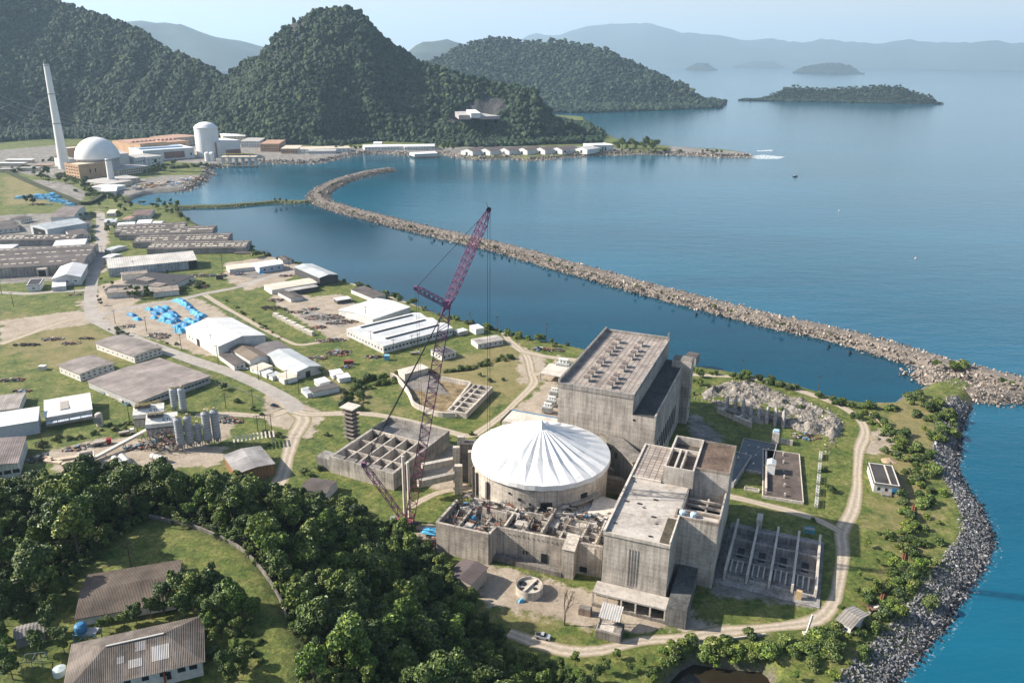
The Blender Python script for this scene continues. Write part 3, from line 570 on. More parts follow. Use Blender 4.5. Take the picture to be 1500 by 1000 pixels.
# ---------------------------------------------------------------- buildings
_WM={}
def wmesh(w,h,m,d=.14):
    k=(w,h,m.name,d)
    if k not in _WM: _WM[k]=MB().box(-w/2,w/2,-d/2,d/2,-h/2,h/2).mesh('pane',m)
    return _WM[k]
def frame(A,B,C,z):
    a,b,c=(np.asarray(Q(*p,z)) for p in (A,B,C)); e=b-a; L=math.hypot(e[0],e[1]); ang=math.atan2(e[1],e[0]); v=np.array([-math.sin(ang),math.cos(ang)])
    return a,ang,L,float((c-b)[:2]@v)
def openings(o,name,spec,L,W,m):
    for f,u0,u1,n,zc,w,h in spec:
        for i in range(n):
            u=u0+(u1-u0)*(i/(n-1) if n>1 else .5)
            loc,r={'f':((u*L,0,zc),0),'b':((u*L,W,zc),0),'l':((0,u*W,zc),PI/2),'r':((L,u*W,zc),PI/2)}[f]
            link(name,wmesh(w,h,m),o,loc,(0,0,r))
def B(name,label,cat,A,Bp,C,H,roof='flat',rise=2.,wall=None,rm=None,ridge='x',ov=.5,zb=5.,group=None,win=(),door=(),para=0,glass=None,vents=0,sky=()):
    wall=wall or WHITE; a,ang,L,W=frame(A,Bp,C,zb+H); o=thing(name,label,cat,(a[0],a[1],zb),ang,group)
    o['dim']=(L,W,H); w=MB(); r=MB(); th=.22
    rm=rm or (RGREYX if ridge=='x' else RGREYY)
    def extr(poly,ax):                 # profile polygon swept along the ridge axis
        n=len(poly); s0,s1=(0,L) if ax=='x' else (0,W)
        V=[((s,p,z) if ax=='x' else (p,s,z)) for s in (s0,s1) for p,z in poly]
        w.add(V,[tuple(range(n)),tuple(range(n,2*n))[::-1]]+[(i,n+i,n+(i+1)%n,(i+1)%n) for i in range(n)])
    S_,Tt=(W,L) if ridge=='x' else (L,W)
    def slab(p0,z0,p1,z1,e0=ov):
        q=[(p0,z0+.03),(p1,z1+.03),(p1,z1+th),(p0,z0+th)]; V=[((s,p,z) if ridge=='x' else (p,s,z)) for s in (-e0,Tt+e0) for p,z in q]
        r.add(V,[(0,1,2,3),(7,6,5,4),(0,4,5,1),(1,5,6,2),(2,6,7,3),(3,7,4,0)])
    if roof=='gable':
        extr([(0,-1),(S_,-1),(S_,H),(S_/2,H+rise),(0,H)],ridge); k=rise/(S_/2)
        slab(-ov,H-k*ov,S_/2,H+rise); slab(S_/2,H+rise,S_+ov,H-k*ov)
    elif roof=='shed':                 # rise at the back (ridge x) or right (ridge y)
        extr([(0,-1),(S_,-1),(S_,H+rise),(0,H)],ridge); k=rise/S_; slab(-ov,H-k*ov,S_+ov,H+rise+k*ov)
    elif roof=='saw':
        n=int(sky[0]); p=[(0,-1),(S_,-1)]; q=[]
        for i in range(n):
            y0,y1=S_*i/n,S_*(i+1)/n; q+=[(y0,H),((y0+y1)/2,H+rise)]; slab(y0,H,(y0+y1)/2,H+rise,.3); slab((y0+y1)/2,H+rise,y1,H,.3)
        extr(p+[(S_,H)]+q[::-1],ridge)
    elif roof=='hip':
        w.box(0,L,0,W,-1,H); e=ov; i=W/2
        V=[(-e,-e,H-.3),(L+e,-e,H-.3),(L+e,W+e,H-.3),(-e,W+e,H-.3),(i,W/2,H+rise),(L-i,W/2,H+rise)]
        r.add(V,[(0,1,5,4),(1,2,5),(2,3,4,5),(3,0,4),(3,2,1,0)])
    else:
        w.box(0,L,0,W,-1,H); r.box(-ov,L+ov,-ov,W+ov,H+.03,H+.3)
    w.build('wall',wall,o); r.build('roof',rm,o)
    if para:
        p=MB(); 
        for x0,x1,y0,y1 in ((-.02,L+.02,-.02,.45),(-.02,L+.02,W-.45,W+.02),(-.02,.45,.45,W-.45),(L-.45,L+.02,.45,W-.45)): p.box(x0,x1,y0,y1,H+.32,H+.3+para)
        p.build('parapet',wall,o)
    openings(o,'window',win,L,W,glass or GLASS); openings(o,'door',door,L,W,DARK)
    if vents:
        for i in range(vents):
            x=L*(i+.5)/vents
            q=MB().box(x-.8,x+.8,W*.5-.8,W*.5+.8,H+(rise if roof=='gable' else .3)-.3,H+(rise if roof=='gable' else .3)+1.2); q.build('roof_vent',STEEL,o)
    return o,L,W
def patches(o,L,W,H,rise,n,m,w,l,rows,axis='x'):     # translucent roof sheets of a gable roof, each a part
    for k,(side,f) in enumerate(rows):
        for i in range(n):
            if random.random()<.18: continue
            x=L*(i+.5)/n+random.uniform(-.6,.6); l_=l*random.uniform(.5,1.35)
            def P(y): return (x,y,H+rise*(y/(W/2) if y<W/2 else (W-y)/(W/2))+.30)
            y=W*f; y0,y1=y-w/2,y+w/2; z0,z1=P(y0)[2],P(y1)[2]
            MB().add([(x-l_/2,y0,z0),(x+l_/2,y0,z0),(x+l_/2,y1,z1),(x-l_/2,y1,z1)],[(0,1,2,3)]).build('skylight',m,o)
# ================= main site: turbine hall

a,ang,L,W=frame((818.4,562),(928.3,580),(983,498),48.); TH=thing('turbine_hall','huge bare concrete hall with two rows of roof vents beside the lagoon','industrial building',(a[0],a[1],5),ang)
H=43.; TURB=(a,ang,L,W)
side=11.5; low=H-10.
w=MB().box(0,L,0,W,-2,H); w.box(L,L+side,0,W-6,-2,low); w.box(L+side*.45,L+side+4.5,W-17,W-8,-2,low+4.5); w.build('wall',CONC,TH)
t_=NT('paver_roof'); o_=t_.co(); v_=t_.n('ShaderNodeTexBrick'); v_.inputs['Scale'].default_value=.28; v_.inputs['Mortar Size'].default_value=.06; v_.offset=0; v_.inputs['Brick Width'].default_value=.7; v_.inputs['Row Height'].default_value=.7
for k,c in (('Color1',(.36,.31,.27,1)),('Color2',(.25,.215,.19,1)),('Mortar',(.13,.11,.10,1))): v_.inputs[k].default_value=c
t_.l(o_,v_.inputs['Vector']); PAVER=t_.col(t_.mix(1.,v_.outputs['Color'],t_.ramp(t_.noise(o_,.1,6,.7),[(.3,.6),(.65,1.1)]),'MULTIPLY'))
MB().box(.8,L-.8,.8,W-.8,H+.02,H+.2).build('roof',PAVER,TH)
p=MB().box(-.3,.8,-.3,W+.3,H-1.6,H+2.6); p.box(.8,L+.3,-.3,.8,H-1.6,H+.9); p.box(L-.8,L+.3,.8,W+.3,H-1.6,H+.9); p.box(.8,L-.8,W-.8,W+.3,H-1.6,H+1.6); p.build('parapet',concrete((.36,.33,.30),.55),TH)
MB().box(L+.3,L+side,.2,W-6.2,low+.02,low+.3).build('lower_roof',concrete((.09,.09,.085),.6),TH)
p=MB().box(L+side-.8,L+side+.05,-.05,W-6,low+.3,low+1.5); p.build('parapet',CONC,TH)
BRN=plain((.17,.13,.12),.9,.4); 
for fx,ys in ((.36,[.10,.175,.245,.36,.425,.56,.63,.70,.80]),(.70,[.06,.13,.2,.33,.4,.54,.61,.69,.8])):
    for fy in ys:
        q=MB().box(fx*L-3.1,fx*L-.6,fy*W-1.5,fy*W+1.5,H+.2,H+2.4); vv=q.build('roof_vent',CLIGHT,TH)
        MB().box(fx*L-3.3,fx*L-.4,fy*W-1.7,fy*W+1.7,H+2.45,H+2.7).build('lid',BRN,vv)
for i in range(11): link('window',wmesh(1.6,11,DARK,.5),TH,(L+side,4+i*5.,12),(0,0,PI/2))
for i in range(5): link('window',wmesh(1.2,1.2,DARK,.3),TH,(L+side+4.5,W-12.5,8+i*7),(0,0,PI/2))
MB().box(L+side*.45+.5,L+side+4,W-16.5,W-8.5,low+4.55,low+4.8).build('tower_roof',CDARK,TH)
rl=MB()
for i in range(6): rl.beam((L-.2,W-6+i,H+.9),(L-.2,W-6+i,H+6-.2*i),.18)
rl.beam((L-.2,W-6,H+4),(L-.2,W-1,H+4),.15); rl.build('ladder_frame',STEEL,TH)
link('hole',wmesh(1.2,.9,DARK,.3),TH,(L+1,0,low-2.5)); 
# low transformer yard to the left of the hall
yard=thing('transformer_bay','low white roof slab of the transformer bay left of the hall','shed',tuple(Q(806,556,5)),ang)
MB().box(-6,14,-4,15,4.6,5.1).build('roof_slab',CLIGHT,yard)
for x in (-5.5,13.5):
    for y in (-3.5,14.5): MB().box(x-.3,x+.3,y-.3,y+.3,-.5,4.6).build('leg',CONC,yard)
GREYM=plain((.42,.43,.42),.5,.3)
def transformer(px,py,label,s=1.,rz=0.):
    P=Q(px,py); o=thing('transformer',label,'transformer',(P[0],P[1],5),ang+rz,'grey transformers beside the concrete hall'); o.scale=(s,s,s)
    MB().box(-3,3,-1.6,1.6,.6,4.2).build('tank',GREYM,o)
    f=MB(); [f.box(-2.8+i*.7,-2.5+i*.7,-2.6,-1.62,.9,3.8) for i in range(8)]; f.build('radiator',GREYM,o)
    MB().hcyl((-2.6,1.2,5.2),(2.,1.2,5.2),.7).build('conservator',plain((.6,.6,.58)),o)
    for i in range(3): MB().lathe([(.3,4.2),(.22,4.6),(.3,4.9),(.2,5.3),(.26,5.6),(.08,6.6)],8,(-1.5+i*1.5,-.4)).build('bushing',WHITE,o)
    return o
transformer(802,604,'front white-topped transformer by the blue channel edge',1.); transformer(808,594,'middle transformer of the row against the hall',1.); transformer(812,580,'small rear transformer near the white slab roof',.9); transformer(825,544,'largest grey transformer standing above the white slab',1.5)
pad=thing('concrete_platform','flat beige concrete platform with blue edge behind the white tent','platform',tuple(Q(735,622,5)),ang)
MB().box(0,38,0,15,-.5,2.6).build('slab',CLIGHT,pad); MB().box(0,38,15.02,15.7,-.4,2.9).build('blue_edge',BLUE,pad); MB().box(-.7,-.02,0,15,-.4,2.9).build('dark_edge',DARK,pad)
# ================= reactor building with the tent roof
c=Q(792.5,660,30.); RC=(c[0],c[1]); RR=31.2; RB_=thing('tented_reactor_building','round concrete building under a white pleated tent roof','reactor building',(c[0],c[1],5))
zr=25.
MB().lathe([(RR-.3,-3),(RR-.3,zr)],72).build('wall',CWALL,RB_,smooth=False)
def tent():
    n=26; V=[];Fc=[]; rings=[(1.5,0),(7,0),(14,0),(21,0),(RR+.6,0)]
    rng=random.Random(4); amp=[rng.uniform(.75,1.25) for _ in range(n)]
    for k,(r,_) in enumerate(rings):
        tt=r/RR; base=zr+13.2*max(0,1-tt)**1.12
        for i in range(2*n):
            a=2*PI*i/(2*n)+ (rng.uniform(-.012,.012)); ridge=i%2==0
            f=1.0*tt*(1-.82*tt**3)*amp[i//2]; V.append((r*math.cos(a),r*math.sin(a),base+(f if ridge else -f*.75)))
    m=2*n
    for k in range(len(rings)-1):
        for i in range(m): j=(i+1)%m; Fc.append((k*m+i,(k+1)*m+i,(k+1)*m+j,k*m+j))
    b=len(V)
    for i in range(m):
        x,y,z=V[(len(rings)-1)*m+i]; V.append((x*1.006,y*1.006,z-1.9-rng.random()*.5))
    for i in range(m): j=(i+1)%m; Fc.append(((len(rings)-1)*m+i,b+i,b+j,(len(rings)-1)*m+j))
    V.append((0,0,zr+14.4)); e=len(V)-1
    for i in range(m): Fc.append((i,(i+1)%m,e))
    q=MB(); q.v=V; q.f=Fc; return q
t_=NT('tent_fabric'); t_.b.inputs['Roughness'].default_value=.7; o_=t_.co(); TENT=t_.col(t_.mix(1.,(.62,.62,.61),t_.ramp(t_.noise(t_.map(o_,(.25,.25,.25)),1.,7,.75),[(.28,.72),(.5,.97),(.7,1.)]),'MULTIPLY'))
tent().build('tent_roof',TENT,RB_)
MB().lathe([(3.2,zr+11.6),(.1,zr+15.6)],8).build('peak_cap',TENT,RB_)
def onwall(px,py):                     # angle on the drum seen at a bearing
    return math.atan2(*(Q(px,py,25)[:2]-np.array(RC))[::-1])
for a_,z,w_,h_ in ((-1.52,14,5,5),(-.95,17,3.2,2),(-1.9,17,1.2,1.2),(-1.75,15.5,.9,.9),(-2.05,19,.8,.8)):
    link('opening',wmesh(w_,h_,DARK,.8),RB_,((RR-.3)*math.cos(a_),(RR-.3)*math.sin(a_),z),(0,0,a_+PI/2))
for a_ in (-1.1,-.92,-.78): MB().box(-3,3,-.3,2.6,0,.5).build('cantilever_slab',CONC,RB_,((RR-.3)*math.cos(a_),(RR-.3)*math.sin(a_),16+a_),a_-PI/2)
for i,a_ in enumerate((2.9,-2.95,-2.75,-2.45)): MB().box(-.5,.5,0,1.2,0,20).build('buttress',CDARK,RB_,((RR-.3)*math.cos(a_),(RR-.3)*math.sin(a_),0),a_-PI/2)
# ================= unfinished building in front of the drum
def localf(a,ang):
    cs,sn=math.cos(ang),math.sin(ang)
    def f(px,py,z): p=Q(px,py,z)-np.array([a[0],a[1],0]); return (p[0]*cs+p[1]*sn,-p[0]*sn+p[1]*cs)
    return f
a,ang,L,W=frame((640,764),(716,781),(745,742),19.5); AX=thing('unfinished_concrete_building','roofless concrete building full of partition walls and rebar below the tent','building ruin',(a[0],a[1],5),ang)
lf=localf(a,ang); P0=(0,0); P1=lf(716,781,19.5); P2=lf(727,770,19.5); P3=lf(883,800,19.5); PL=lf(669.6,731,19.5); H=14.5
print('aux',L,W,P1,P2,P3,PL)
def wallseg(b,p,q,t,z0,z1): 
    p=np.array(p);q=np.array(q);d=(q-p)/np.linalg.norm(q-p); n=np.array([-d[1],d[0]])*t/2; b.prism([tuple(p-n),tuple(q-n),tuple(q+n),tuple(p+n)],z0,z1)
fl=MB(); back=24.
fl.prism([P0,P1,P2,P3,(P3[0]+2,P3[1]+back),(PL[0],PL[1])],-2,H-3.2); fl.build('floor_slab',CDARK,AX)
up_=MB(); up_.prism([(4,P0[1]+15),(P3[0]*.5,P2[1]+14),(P3[0]-2,P3[1]+13),(P3[0]+1,P3[1]+back+6),(P3[0]*.5,P2[1]+back+12),(PL[0]+1,PL[1]-1)],H-6,H-1.6); up_.build('upper_slab',CLIGHT,AX)
for nm,p,q,z1 in (('front_wall',P0,P1,H),('front_wall',P2,P3,H),('return_wall',P1,P2,H),('side_wall',P0,PL,H)):
    b=MB(); wallseg(b,p,q,1.1,-4,z1); b.build(nm,concrete((.54,.475,.405),.55,1.4),AX)
rr=random.Random(5); PART=[]
for u in (.13,.27,.40,.52,.63,.74,.86,.95):     # cross walls
    x=P3[0]*u; y0=(P0[1] if x<P1[0] else P2[1]+(P3[1]-P2[1])*(x-P2[0])/(P3[0]-P2[0]))+.6; y1=y0+rr.uniform(10,back-4); b=MB(); h=H+rr.choice((0,.4,-.6,1.2,-2.)); wallseg(b,(x,y0),(x+rr.uniform(-.3,.3),y1),.8,H-6.1,h); b.build('partition_wall',CWALL,AX); PART.append(((x,y0),(x,y1),h))
for k in range(26):
    x=rr.uniform(2,P3[0]-8); y=P2[1]-2+rr.uniform(3,back-4)*(1 if x>P1[0] else .8)+ (6 if x<P1[0] else 0); l=rr.uniform(5,11); h=H+rr.uniform(-3.,1.8); b=MB(); wallseg(b,(x,y),(x+l,y+rr.uniform(-.3,.3)),.7,H-6.1,h); b.build('partition_wall',rr.choice((CWALL,CONC,CLIGHT)),AX); PART.append(((x,y),(x+l,y),h))
rb=MB()
for p,q,h in PART+[(P0,PL,H),((2,4),(9,5),H),(P2,P3,H-1.2)]:
    n=int(math.hypot(q[0]-p[0],q[1]-p[1])*2.2)
    if rr.random()<.25: continue
    for i in range(n):
        t_=rr.random(); x=p[0]+(q[0]-p[0])*t_; y=p[1]+(q[1]-p[1])*t_; l=rr.uniform(.8,2.6)
        rb.beam((x,y,h-.2),(x+rr.uniform(-.5,.5),y+rr.uniform(-.5,.5),h+l),.07)
tag(rb.build('rebar',plain((.24,.19,.16),.95,.4),AX),kind='stuff')
q1,q2,q3=lf(859,755,18.5),lf(894,765,18.5),lf(907,735,18.5); b=MB(); b.prism([q1,q2,q3,(q1[0]+q3[0]-q2[0],q1[1]+q3[1]-q2[1])],H-1.,H-.4); b.build('deck_slab',CLIGHT,AX)
for q in (q1,q2,q3): MB().box(q[0]-.4,q[0]+.4,q[1]-.4,q[1]+.4,H-6,H-1).build('column',CONC,AX)
sx,sy=lf(826,802,18); st=MB().box(sx,sx+4.6,sy-1.4,P3[1]+1.5,-4,H-1.2); st.add([(sx-.3,sy-1.7,H-1.),(sx+4.9,sy-1.7,H-1.),(sx+4.9,P3[1]+1.8,H+1.6),(sx-.3,P3[1]+1.8,H+1.6),(sx-.3,sy-1.7,H-1.25),(sx+4.9,sy-1.7,H-1.25),(sx+4.9,P3[1]+1.8,H+1.3),(sx-.3,P3[1]+1.8,H+1.3)],[(0,1,2,3),(7,6,5,4),(0,4,5,1),(1,5,6,2),(2,6,7,3),(3,7,4,0)]); st.build('stair_tower',CONC,AX)
b=MB(); wallseg(b,(P2[0]+.5,P2[1]-2.2),(sx-.2,sy-.4),2.6,-3,2.2); b.build('ledge',CDARK,AX)
def onfront(px,py,z,w_,h_,nm='opening',m=None):
    x,_=lf(px,py,z); y=P2[1]+(P3[1]-P2[1])*(x-P2[0])/(P3[0]-P2[0]); link(nm,wmesh(w_,h_,m or DARK,.4),AX,(x,y-.55,z-5),(0,0,math.atan2(P3[1]-P2[1],P3[0]-P2[0])))
onfront(795,821,9,2.6,4.2); onfront(763,815,10,.6,1.6); onfront(767,817,10,.6,1.6); onfront(849,845,7.5,3,2.4)
for i in range(14): onfront(735+i*7,786+i*1.5,17.2,.35,.35)
# rooftop clutter, each a thing
def tarp(px,py,z,w_,d_,h_,m,label,cat='tarpaulin',rz=.3):
    P=Q(px,py,z); b=MB(); n=6; r_=random.Random(int(px*7+py)); V=[];Fc=[]
    for j in range(n+1):
        for i in range(n+1):
            u,v=i/n-.5,j/n-.5; edge_=max(abs(u),abs(v))*2; V.append((u*w_,v*d_,h_*(1-edge_**3)+r_.uniform(-.12,.12)*h_))
    for j in range(n):
        for i in range(n): k=j*(n+1)+i; Fc.append((k,k+1,k+n+2,k+n+1))
    base=len(V); V+=[(x*1.05,y*1.05,-.25) for x,y,z_ in V]
    b.v=V;b.f=Fc
    for i in range(n): 
        for s0,s1 in ((i,i+1),((i+1)*(n+1),i*(n+1)),(n*(n+1)+i+1,n*(n+1)+i),(i*(n+1)+n,(i+1)*(n+1)+n)): b.f.append((s0,s0+base,s1+base,s1))
    return tag(b.build('tarpaulin',m,None,(P[0],P[1],z),rz),label,cat)
TEAL=plain((.02,.10,.12),.6,.5); LBLUE=plain((.10,.42,.68),.5,.4,0,.5)
tarp(677,748,14,7,5,2.4,TEAL,'dark teal tarpaulin in the left corner room of the ruin'); tarp(694,766,14.5,4,3.5,3.6,LBLUE,'bright blue tent-like tarpaulin on the front edge of the ruin'); tarp(641,778,6.5,13,5,1.,LBLUE,'long light blue tarpaulin on the ground beside the crane base',rz=-.15)
tarp(787,744,15,4,2.2,.6,plain((.06,.11,.04)),'green tarpaulin on the ruin before the drum doorway',rz=1.)
# ================= tall building on the right
a,ang,L,W=frame((885,780),(981.6,801),(1029,668),33.); RBD=thing('auxiliary_building','tall blocky concrete building with sunken roof court and rooftop openings','industrial building',(a[0],a[1],5),ang)
lf=localf(a,ang); H=28.; RBF=(a,ang,L,W,lf)
print('rb',L,W,'tower',lf(983,748,45),lf(1043,757,45),'pent',lf(970,696,47),lf(1016,700,48),lf(984,664,48),lf(1058,683,48),lf(952,652.6,45),lf(1029,666.6,45))
W=frame((885,780),(981.6,801),(1029,668),33.)[3]; tw0=W*.265; xt=L+14.8
y3,y4=W*.62,W*.84        # front and back of the high roof block
w=MB().box(0,L,0,W,-4,H); w.box(L,xt,tw0,tw0+5.5,-4,H); w.box(L,xt,tw0+5.5,y3+2,-4,H-11); w.box(xt-.7,xt,tw0+5.5,y3+2,H-11,H-1.); w.box(L,xt,y3+2,W,-4,H-2)
w.build('wall',concrete((.54,.485,.425),.5,1.9),RBD)
t_=NT('weathered_deck'); o_=t_.co(); x_=t_.mix(1.,t_.ramp(t_.noise(o_,.09,7,.7),[(.28,(.12,.105,.095)),(.45,(.33,.295,.26)),(.7,(.46,.42,.375))]),t_.ramp(t_.noise(o_,.6,6,.75),[(.25,.5),(.5,1.05)]),'MULTIPLY'); DECK=t_.col(x_)
MB().box(.5,L-.5,.5,y3-2.2,H+.02,H+.22).build('roof',DECK,RBD); MB().box(.5,L*.52,y3-2.,W-.6,H+.02,H+.9).build('roof',PAVER,RBD)
p=MB().box(-.4,.5,-.3,W+.2,H-.6,H+1.5); p.box(.5,L+.02,-.3,.4,H-.6,H+.7); p.box(.5,L,W-.6,W+.2,H-.2,H+1.4); p.box(.5,L*.52,y3-2.9,y3-2.1,H,H+1.2); p.box(L-.5,L+.1,.4,tw0,H,H+1.8); p.build('parapet',CLIGHT,RBD)
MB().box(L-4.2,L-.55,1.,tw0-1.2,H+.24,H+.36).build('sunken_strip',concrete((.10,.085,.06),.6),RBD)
# rim of the front strip with water tanks
p=MB().box(L-2.,xt+.02,tw0-.05,tw0+.7,H+.02,H+1.4); p.box(L-2,xt+.02,tw0+4.8,tw0+5.52,H+.02,H+1.4); p.box(xt-.6,xt+.02,tw0+.7,tw0+4.8,H+.02,H+1.4); p.box(L-2.,L-1.3,tw0+.7,tw0+4.8,H+.02,H+1.4); p.build('parapet',concrete((.36,.30,.25),.5),RBD)
MB().box(L-1.3,xt-.6,tw0+.7,tw0+4.8,H+.02,H+.3).build('roof',DECK,RBD)
for i,x in enumerate((L+.6,L+4.8)):
    ww=RBD; P=(x,tw0+3.,H+.3); MB().lathe([(.01,0),(1.1,0),(1.25,1.2),(1.1,1.8),(.01,2.2)],12).build('water_tank',plain((.45,.6,.72)),RBD,P)
# beams over the dark court
b=[]
for i in range(4): MB().box(L+.05,xt-.75,tw0+9+i*((y3-tw0-9)/4.),tw0+9.7+i*((y3-tw0-9)/4.),H-4.2,H-3.2).build('court_beam',CONC,RBD)
MB().box((L+xt)/2+.3,(L+xt)/2+1.1,tw0+5.6,y3+1.9,H-4.7,H-4.25).build('court_beam',CONC,RBD)
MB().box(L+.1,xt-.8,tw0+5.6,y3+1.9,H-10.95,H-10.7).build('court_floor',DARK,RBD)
# high block at the back with skylight openings
hx0=L*.52+.6
w=MB().box(hx0,L+1.2,y3-2,y3-1.3,H+.02,H+8.2); w.box(hx0,hx0+.8,y3-1.3,W,H+.02,H+8.2); w.box(hx0+.8,L+1.2,W-.9,W,H+.02,H+8.2); w.box(L+.4,L+1.2,y3-1.3,W-.9,H-11,H+8.2); w.box(L+1.2,xt+.3,y3+2.02,W,H-2,H+6.8); w.build('penthouse_wall',concrete((.54,.485,.43),.45,1.2),RBD)
MB().box(hx0+.8,L+.4,y3-1.3,W-.9,H+4.2,H+4.6).build('penthouse_roof',concrete((.15,.125,.105),.6),RBD)
for x in (.38,.60): MB().box(hx0+x*(L-hx0)-.35,hx0+x*(L-hx0)+.35,y3-1.3,y3+(W-y3)*.55,H+6.6,H+8.1).build('roof_beam',CLIGHT,RBD)
MB().box(hx0+.8,L+.4,y3+(W-y3)*.55,y3+(W-y3)*.55+.7,H+6.6,H+8.12).build('roof_beam',CLIGHT,RBD)
p=MB().box(L+1.25,xt+.3,y3+2.02,y3+2.7,H+6.85,H+8.); p.box(L+1.25,xt+.3,W-.7,W+.02,H+6.85,H+8.); p.box(xt-.35,xt+.32,y3+2.7,W-.7,H+6.85,H+8.); p.build('parapet',concrete((.36,.30,.25),.5),RBD)
MB().box(L+1.3,xt-.4,y3+2.75,W-.75,H+6.82,H+7.).build('roof',concrete((.17,.12,.09),.6),RBD)
rl=MB(); [rl.beam((2+i*2.,W,H+1.4),(2+i*2.,W,H+3.4),.14) for i in range(int(L/2))]; rl.build('railing',STEEL,RBD)
# stains and hatches on the roof (worn holes)
hb=NT('hole_edge').col((.03,.025,.02)) if False else DARK
for u,v in ((.1,.1),(.33,.33),(.42,.30),(.12,.33),(.55,.40),(.62,.23),(.70,.17),(.68,.05),(.1,.55)):
    MB().cyl((0,0),rr.uniform(.4,1.),0,.06,7).build('roof_hole',DARK,RBD,(u*L,v*W,H+.24)).scale=(1.4,.8,1)
# pipe-rack stain shape: rails lying against the front wall
pr=MB(); [pr.beam((9+i*1.1,-.35,H-20),(9+i*1.1,-.35,H-4),.16) for i in range(4)]; pr.build('wall_pipe',plain((.2,.2,.2)),RBD)
# open gallery at its foot
gz=6.5; w=MB().box(-1.5,L+1.5,-7.5,-.35,gz-.7,gz); w.build('gallery_roof',DECK,RBD)
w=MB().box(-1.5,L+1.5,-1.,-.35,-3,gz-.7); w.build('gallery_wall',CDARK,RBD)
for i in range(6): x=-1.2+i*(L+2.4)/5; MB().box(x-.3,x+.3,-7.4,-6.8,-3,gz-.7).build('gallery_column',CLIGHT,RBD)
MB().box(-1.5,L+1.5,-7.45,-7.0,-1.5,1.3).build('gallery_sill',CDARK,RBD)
w=MB().box(L+1.7,L+9,-7.8,tw0-.1,-3,gz+1.2); w.build('side_annex',concrete((.24,.23,.22),.6),RBD); MB().box(L+1.7,L+9,-7.8,tw0-.1,gz+1.22,gz+1.5).build('annex_roof',concrete((.13,.13,.125),.6),RBD)
sl=thing('lean_to_walkway','dark sloping concrete ramp roof between tent drum and hall','ramp',tuple(Q(905,668,18)),math.atan2(*(Q(935,690,18)-Q(880,640,18))[:2][::-1]))
MB().box(-15,20,-4,4,7,7.6).build('roof_slab',CDARK,sl); MB().box(-15,20,-3.6,3.6,-12,6.95).build('wall',concrete((.3,.27,.23),.5),sl)
[MB().box(-8+i*6,-7+i*6,-4.1,-3.5,2,5).build('opening',DARK,sl) for i in range(3)]
for i,(px,py) in enumerate(((906,690),(912,704))):
    P=Q(px,py,12); o=thing('concrete_beam_stack',('upper','lower')[i]+' stack of buff concrete beams in the gap behind the tall building','stack',(P[0],P[1],5),ang); MB().box(-8,8,-1.6,1.6,-1,8).build('beam',concrete((.5,.40,.28),.4),o); MB().box(-8,8,2.1,3,-1,6.5).build('beam',concrete((.5,.42,.3),.4),o)
# ================= ruin clutter
rr=random.Random(9)
rub=MB()
for k in range(650):
    x=rr.uniform(1,P3[0]-1); yb=P0[1] if x<P1[0] else P2[1]+(P3[1]-P2[1])*(x-P2[0])/(P3[0]-P2[0]); y=yb+rr.uniform(1,back+2)
    if rr.random()<.55: s=rr.uniform(.3,1.5); rub.obox((x,y,(11.3 if y-yb<14 else 12.9)+s*.4+rr.uniform(0,1.2)),(s,rr.uniform(-.4,.4),rr.uniform(-.3,.3)),(0,s*rr.uniform(.15,.6),0),(0,0,s*.3))
    else: rub.beam((x,y,9),(x+rr.uniform(-3,3),y+rr.uniform(-3,3),rr.uniform(11,16)),rr.uniform(.15,.3))
tag(rub.build('rubble',scatmat(),AX),kind='stuff')
for k in range(16):
    x=rr.uniform(3,P3[0]-5); yb=P0[1] if x<P1[0] else P2[1]+(P3[1]-P2[1])*(x-P2[0])/(P3[0]-P2[0]); y=yb+rr.uniform(2,back-6)
    MB().box(-rr.uniform(1.5,3.),rr.uniform(1.5,3.),-rr.uniform(1,2.4),rr.uniform(1,2.4),11.2,11.9+rr.uniform(0,2.6)).build('inner_slab',rr.choice((CLIGHT,CWALL,concrete((.55,.50,.44),.4))),AX,(x,y,0),rr.uniform(-.05,.05))
# ================= round open tank, huts and booth before the ruin
c=Q(775.5,867,5); o=thing('round_concrete_tank','small round open concrete tank on the grass before the ruin','tank',(c[0],c[1],5))
MB().lathe([(5.3,-1),(5.3,3.6),(4.9,3.6),(4.9,2.6),(.01,2.5)],40).build('tank_wall',CWALL,o)
MB().box(-.5,.5,-4.9,4.9,2.6,3.3).build('cross_wall',CLIGHT,o,(0,0,0),-.6)
for x,y,s in ((-2.6,1.8,1.5),(-2.8,-1.6,1.2),(2.2,-1.2,.9),(2.5,1.9,.7)): MB().cyl((0,0),s,2.6,2.72,9).build('opening',DARK,o,(x,y,0))
rb=MB(); [rb.beam((5.1*math.cos(a*.09),5.1*math.sin(a*.09),3.5),(5.2*math.cos(a*.09),5.2*math.sin(a*.09),4.4+rr.random()),.08) for a in range(70)]; tag(rb.build('rebar',plain((.3,.25,.22)),o),kind='stuff')
tarp(764,881,5,2.5,1.5,1.4,LBLUE,'crumpled pale blue sheet leaning on the round tank')
DRK=corr((.13,.10,.10),'X',1.2,.35); DRKY=corr((.13,.10,.10),'Y',1.2,.35)
B('open_shed','open shed with dark ribbed roof below the left corner of the ruin','shed',(655,842),(690,855),(707,829),6.,'gable',.8,plain((.4,.35,.3)),DRKY,'y')
o=thing('guard_booth','small flat booth under a tilted grey sheet roof by the dirt road','booth',tuple(Q(893,930,5)),-.35)
MB().box(-4.5,4.5,-3,3.5,-.5,3.2).build('wall',CDARK,o); MB().box(-4.3,1.5,-2.8,3.3,3.22,3.5).build('flat_roof',CLIGHT,o); MB().box(1.7,4.3,-2.8,3.3,3.22,3.9).build('flat_roof',CDARK,o)
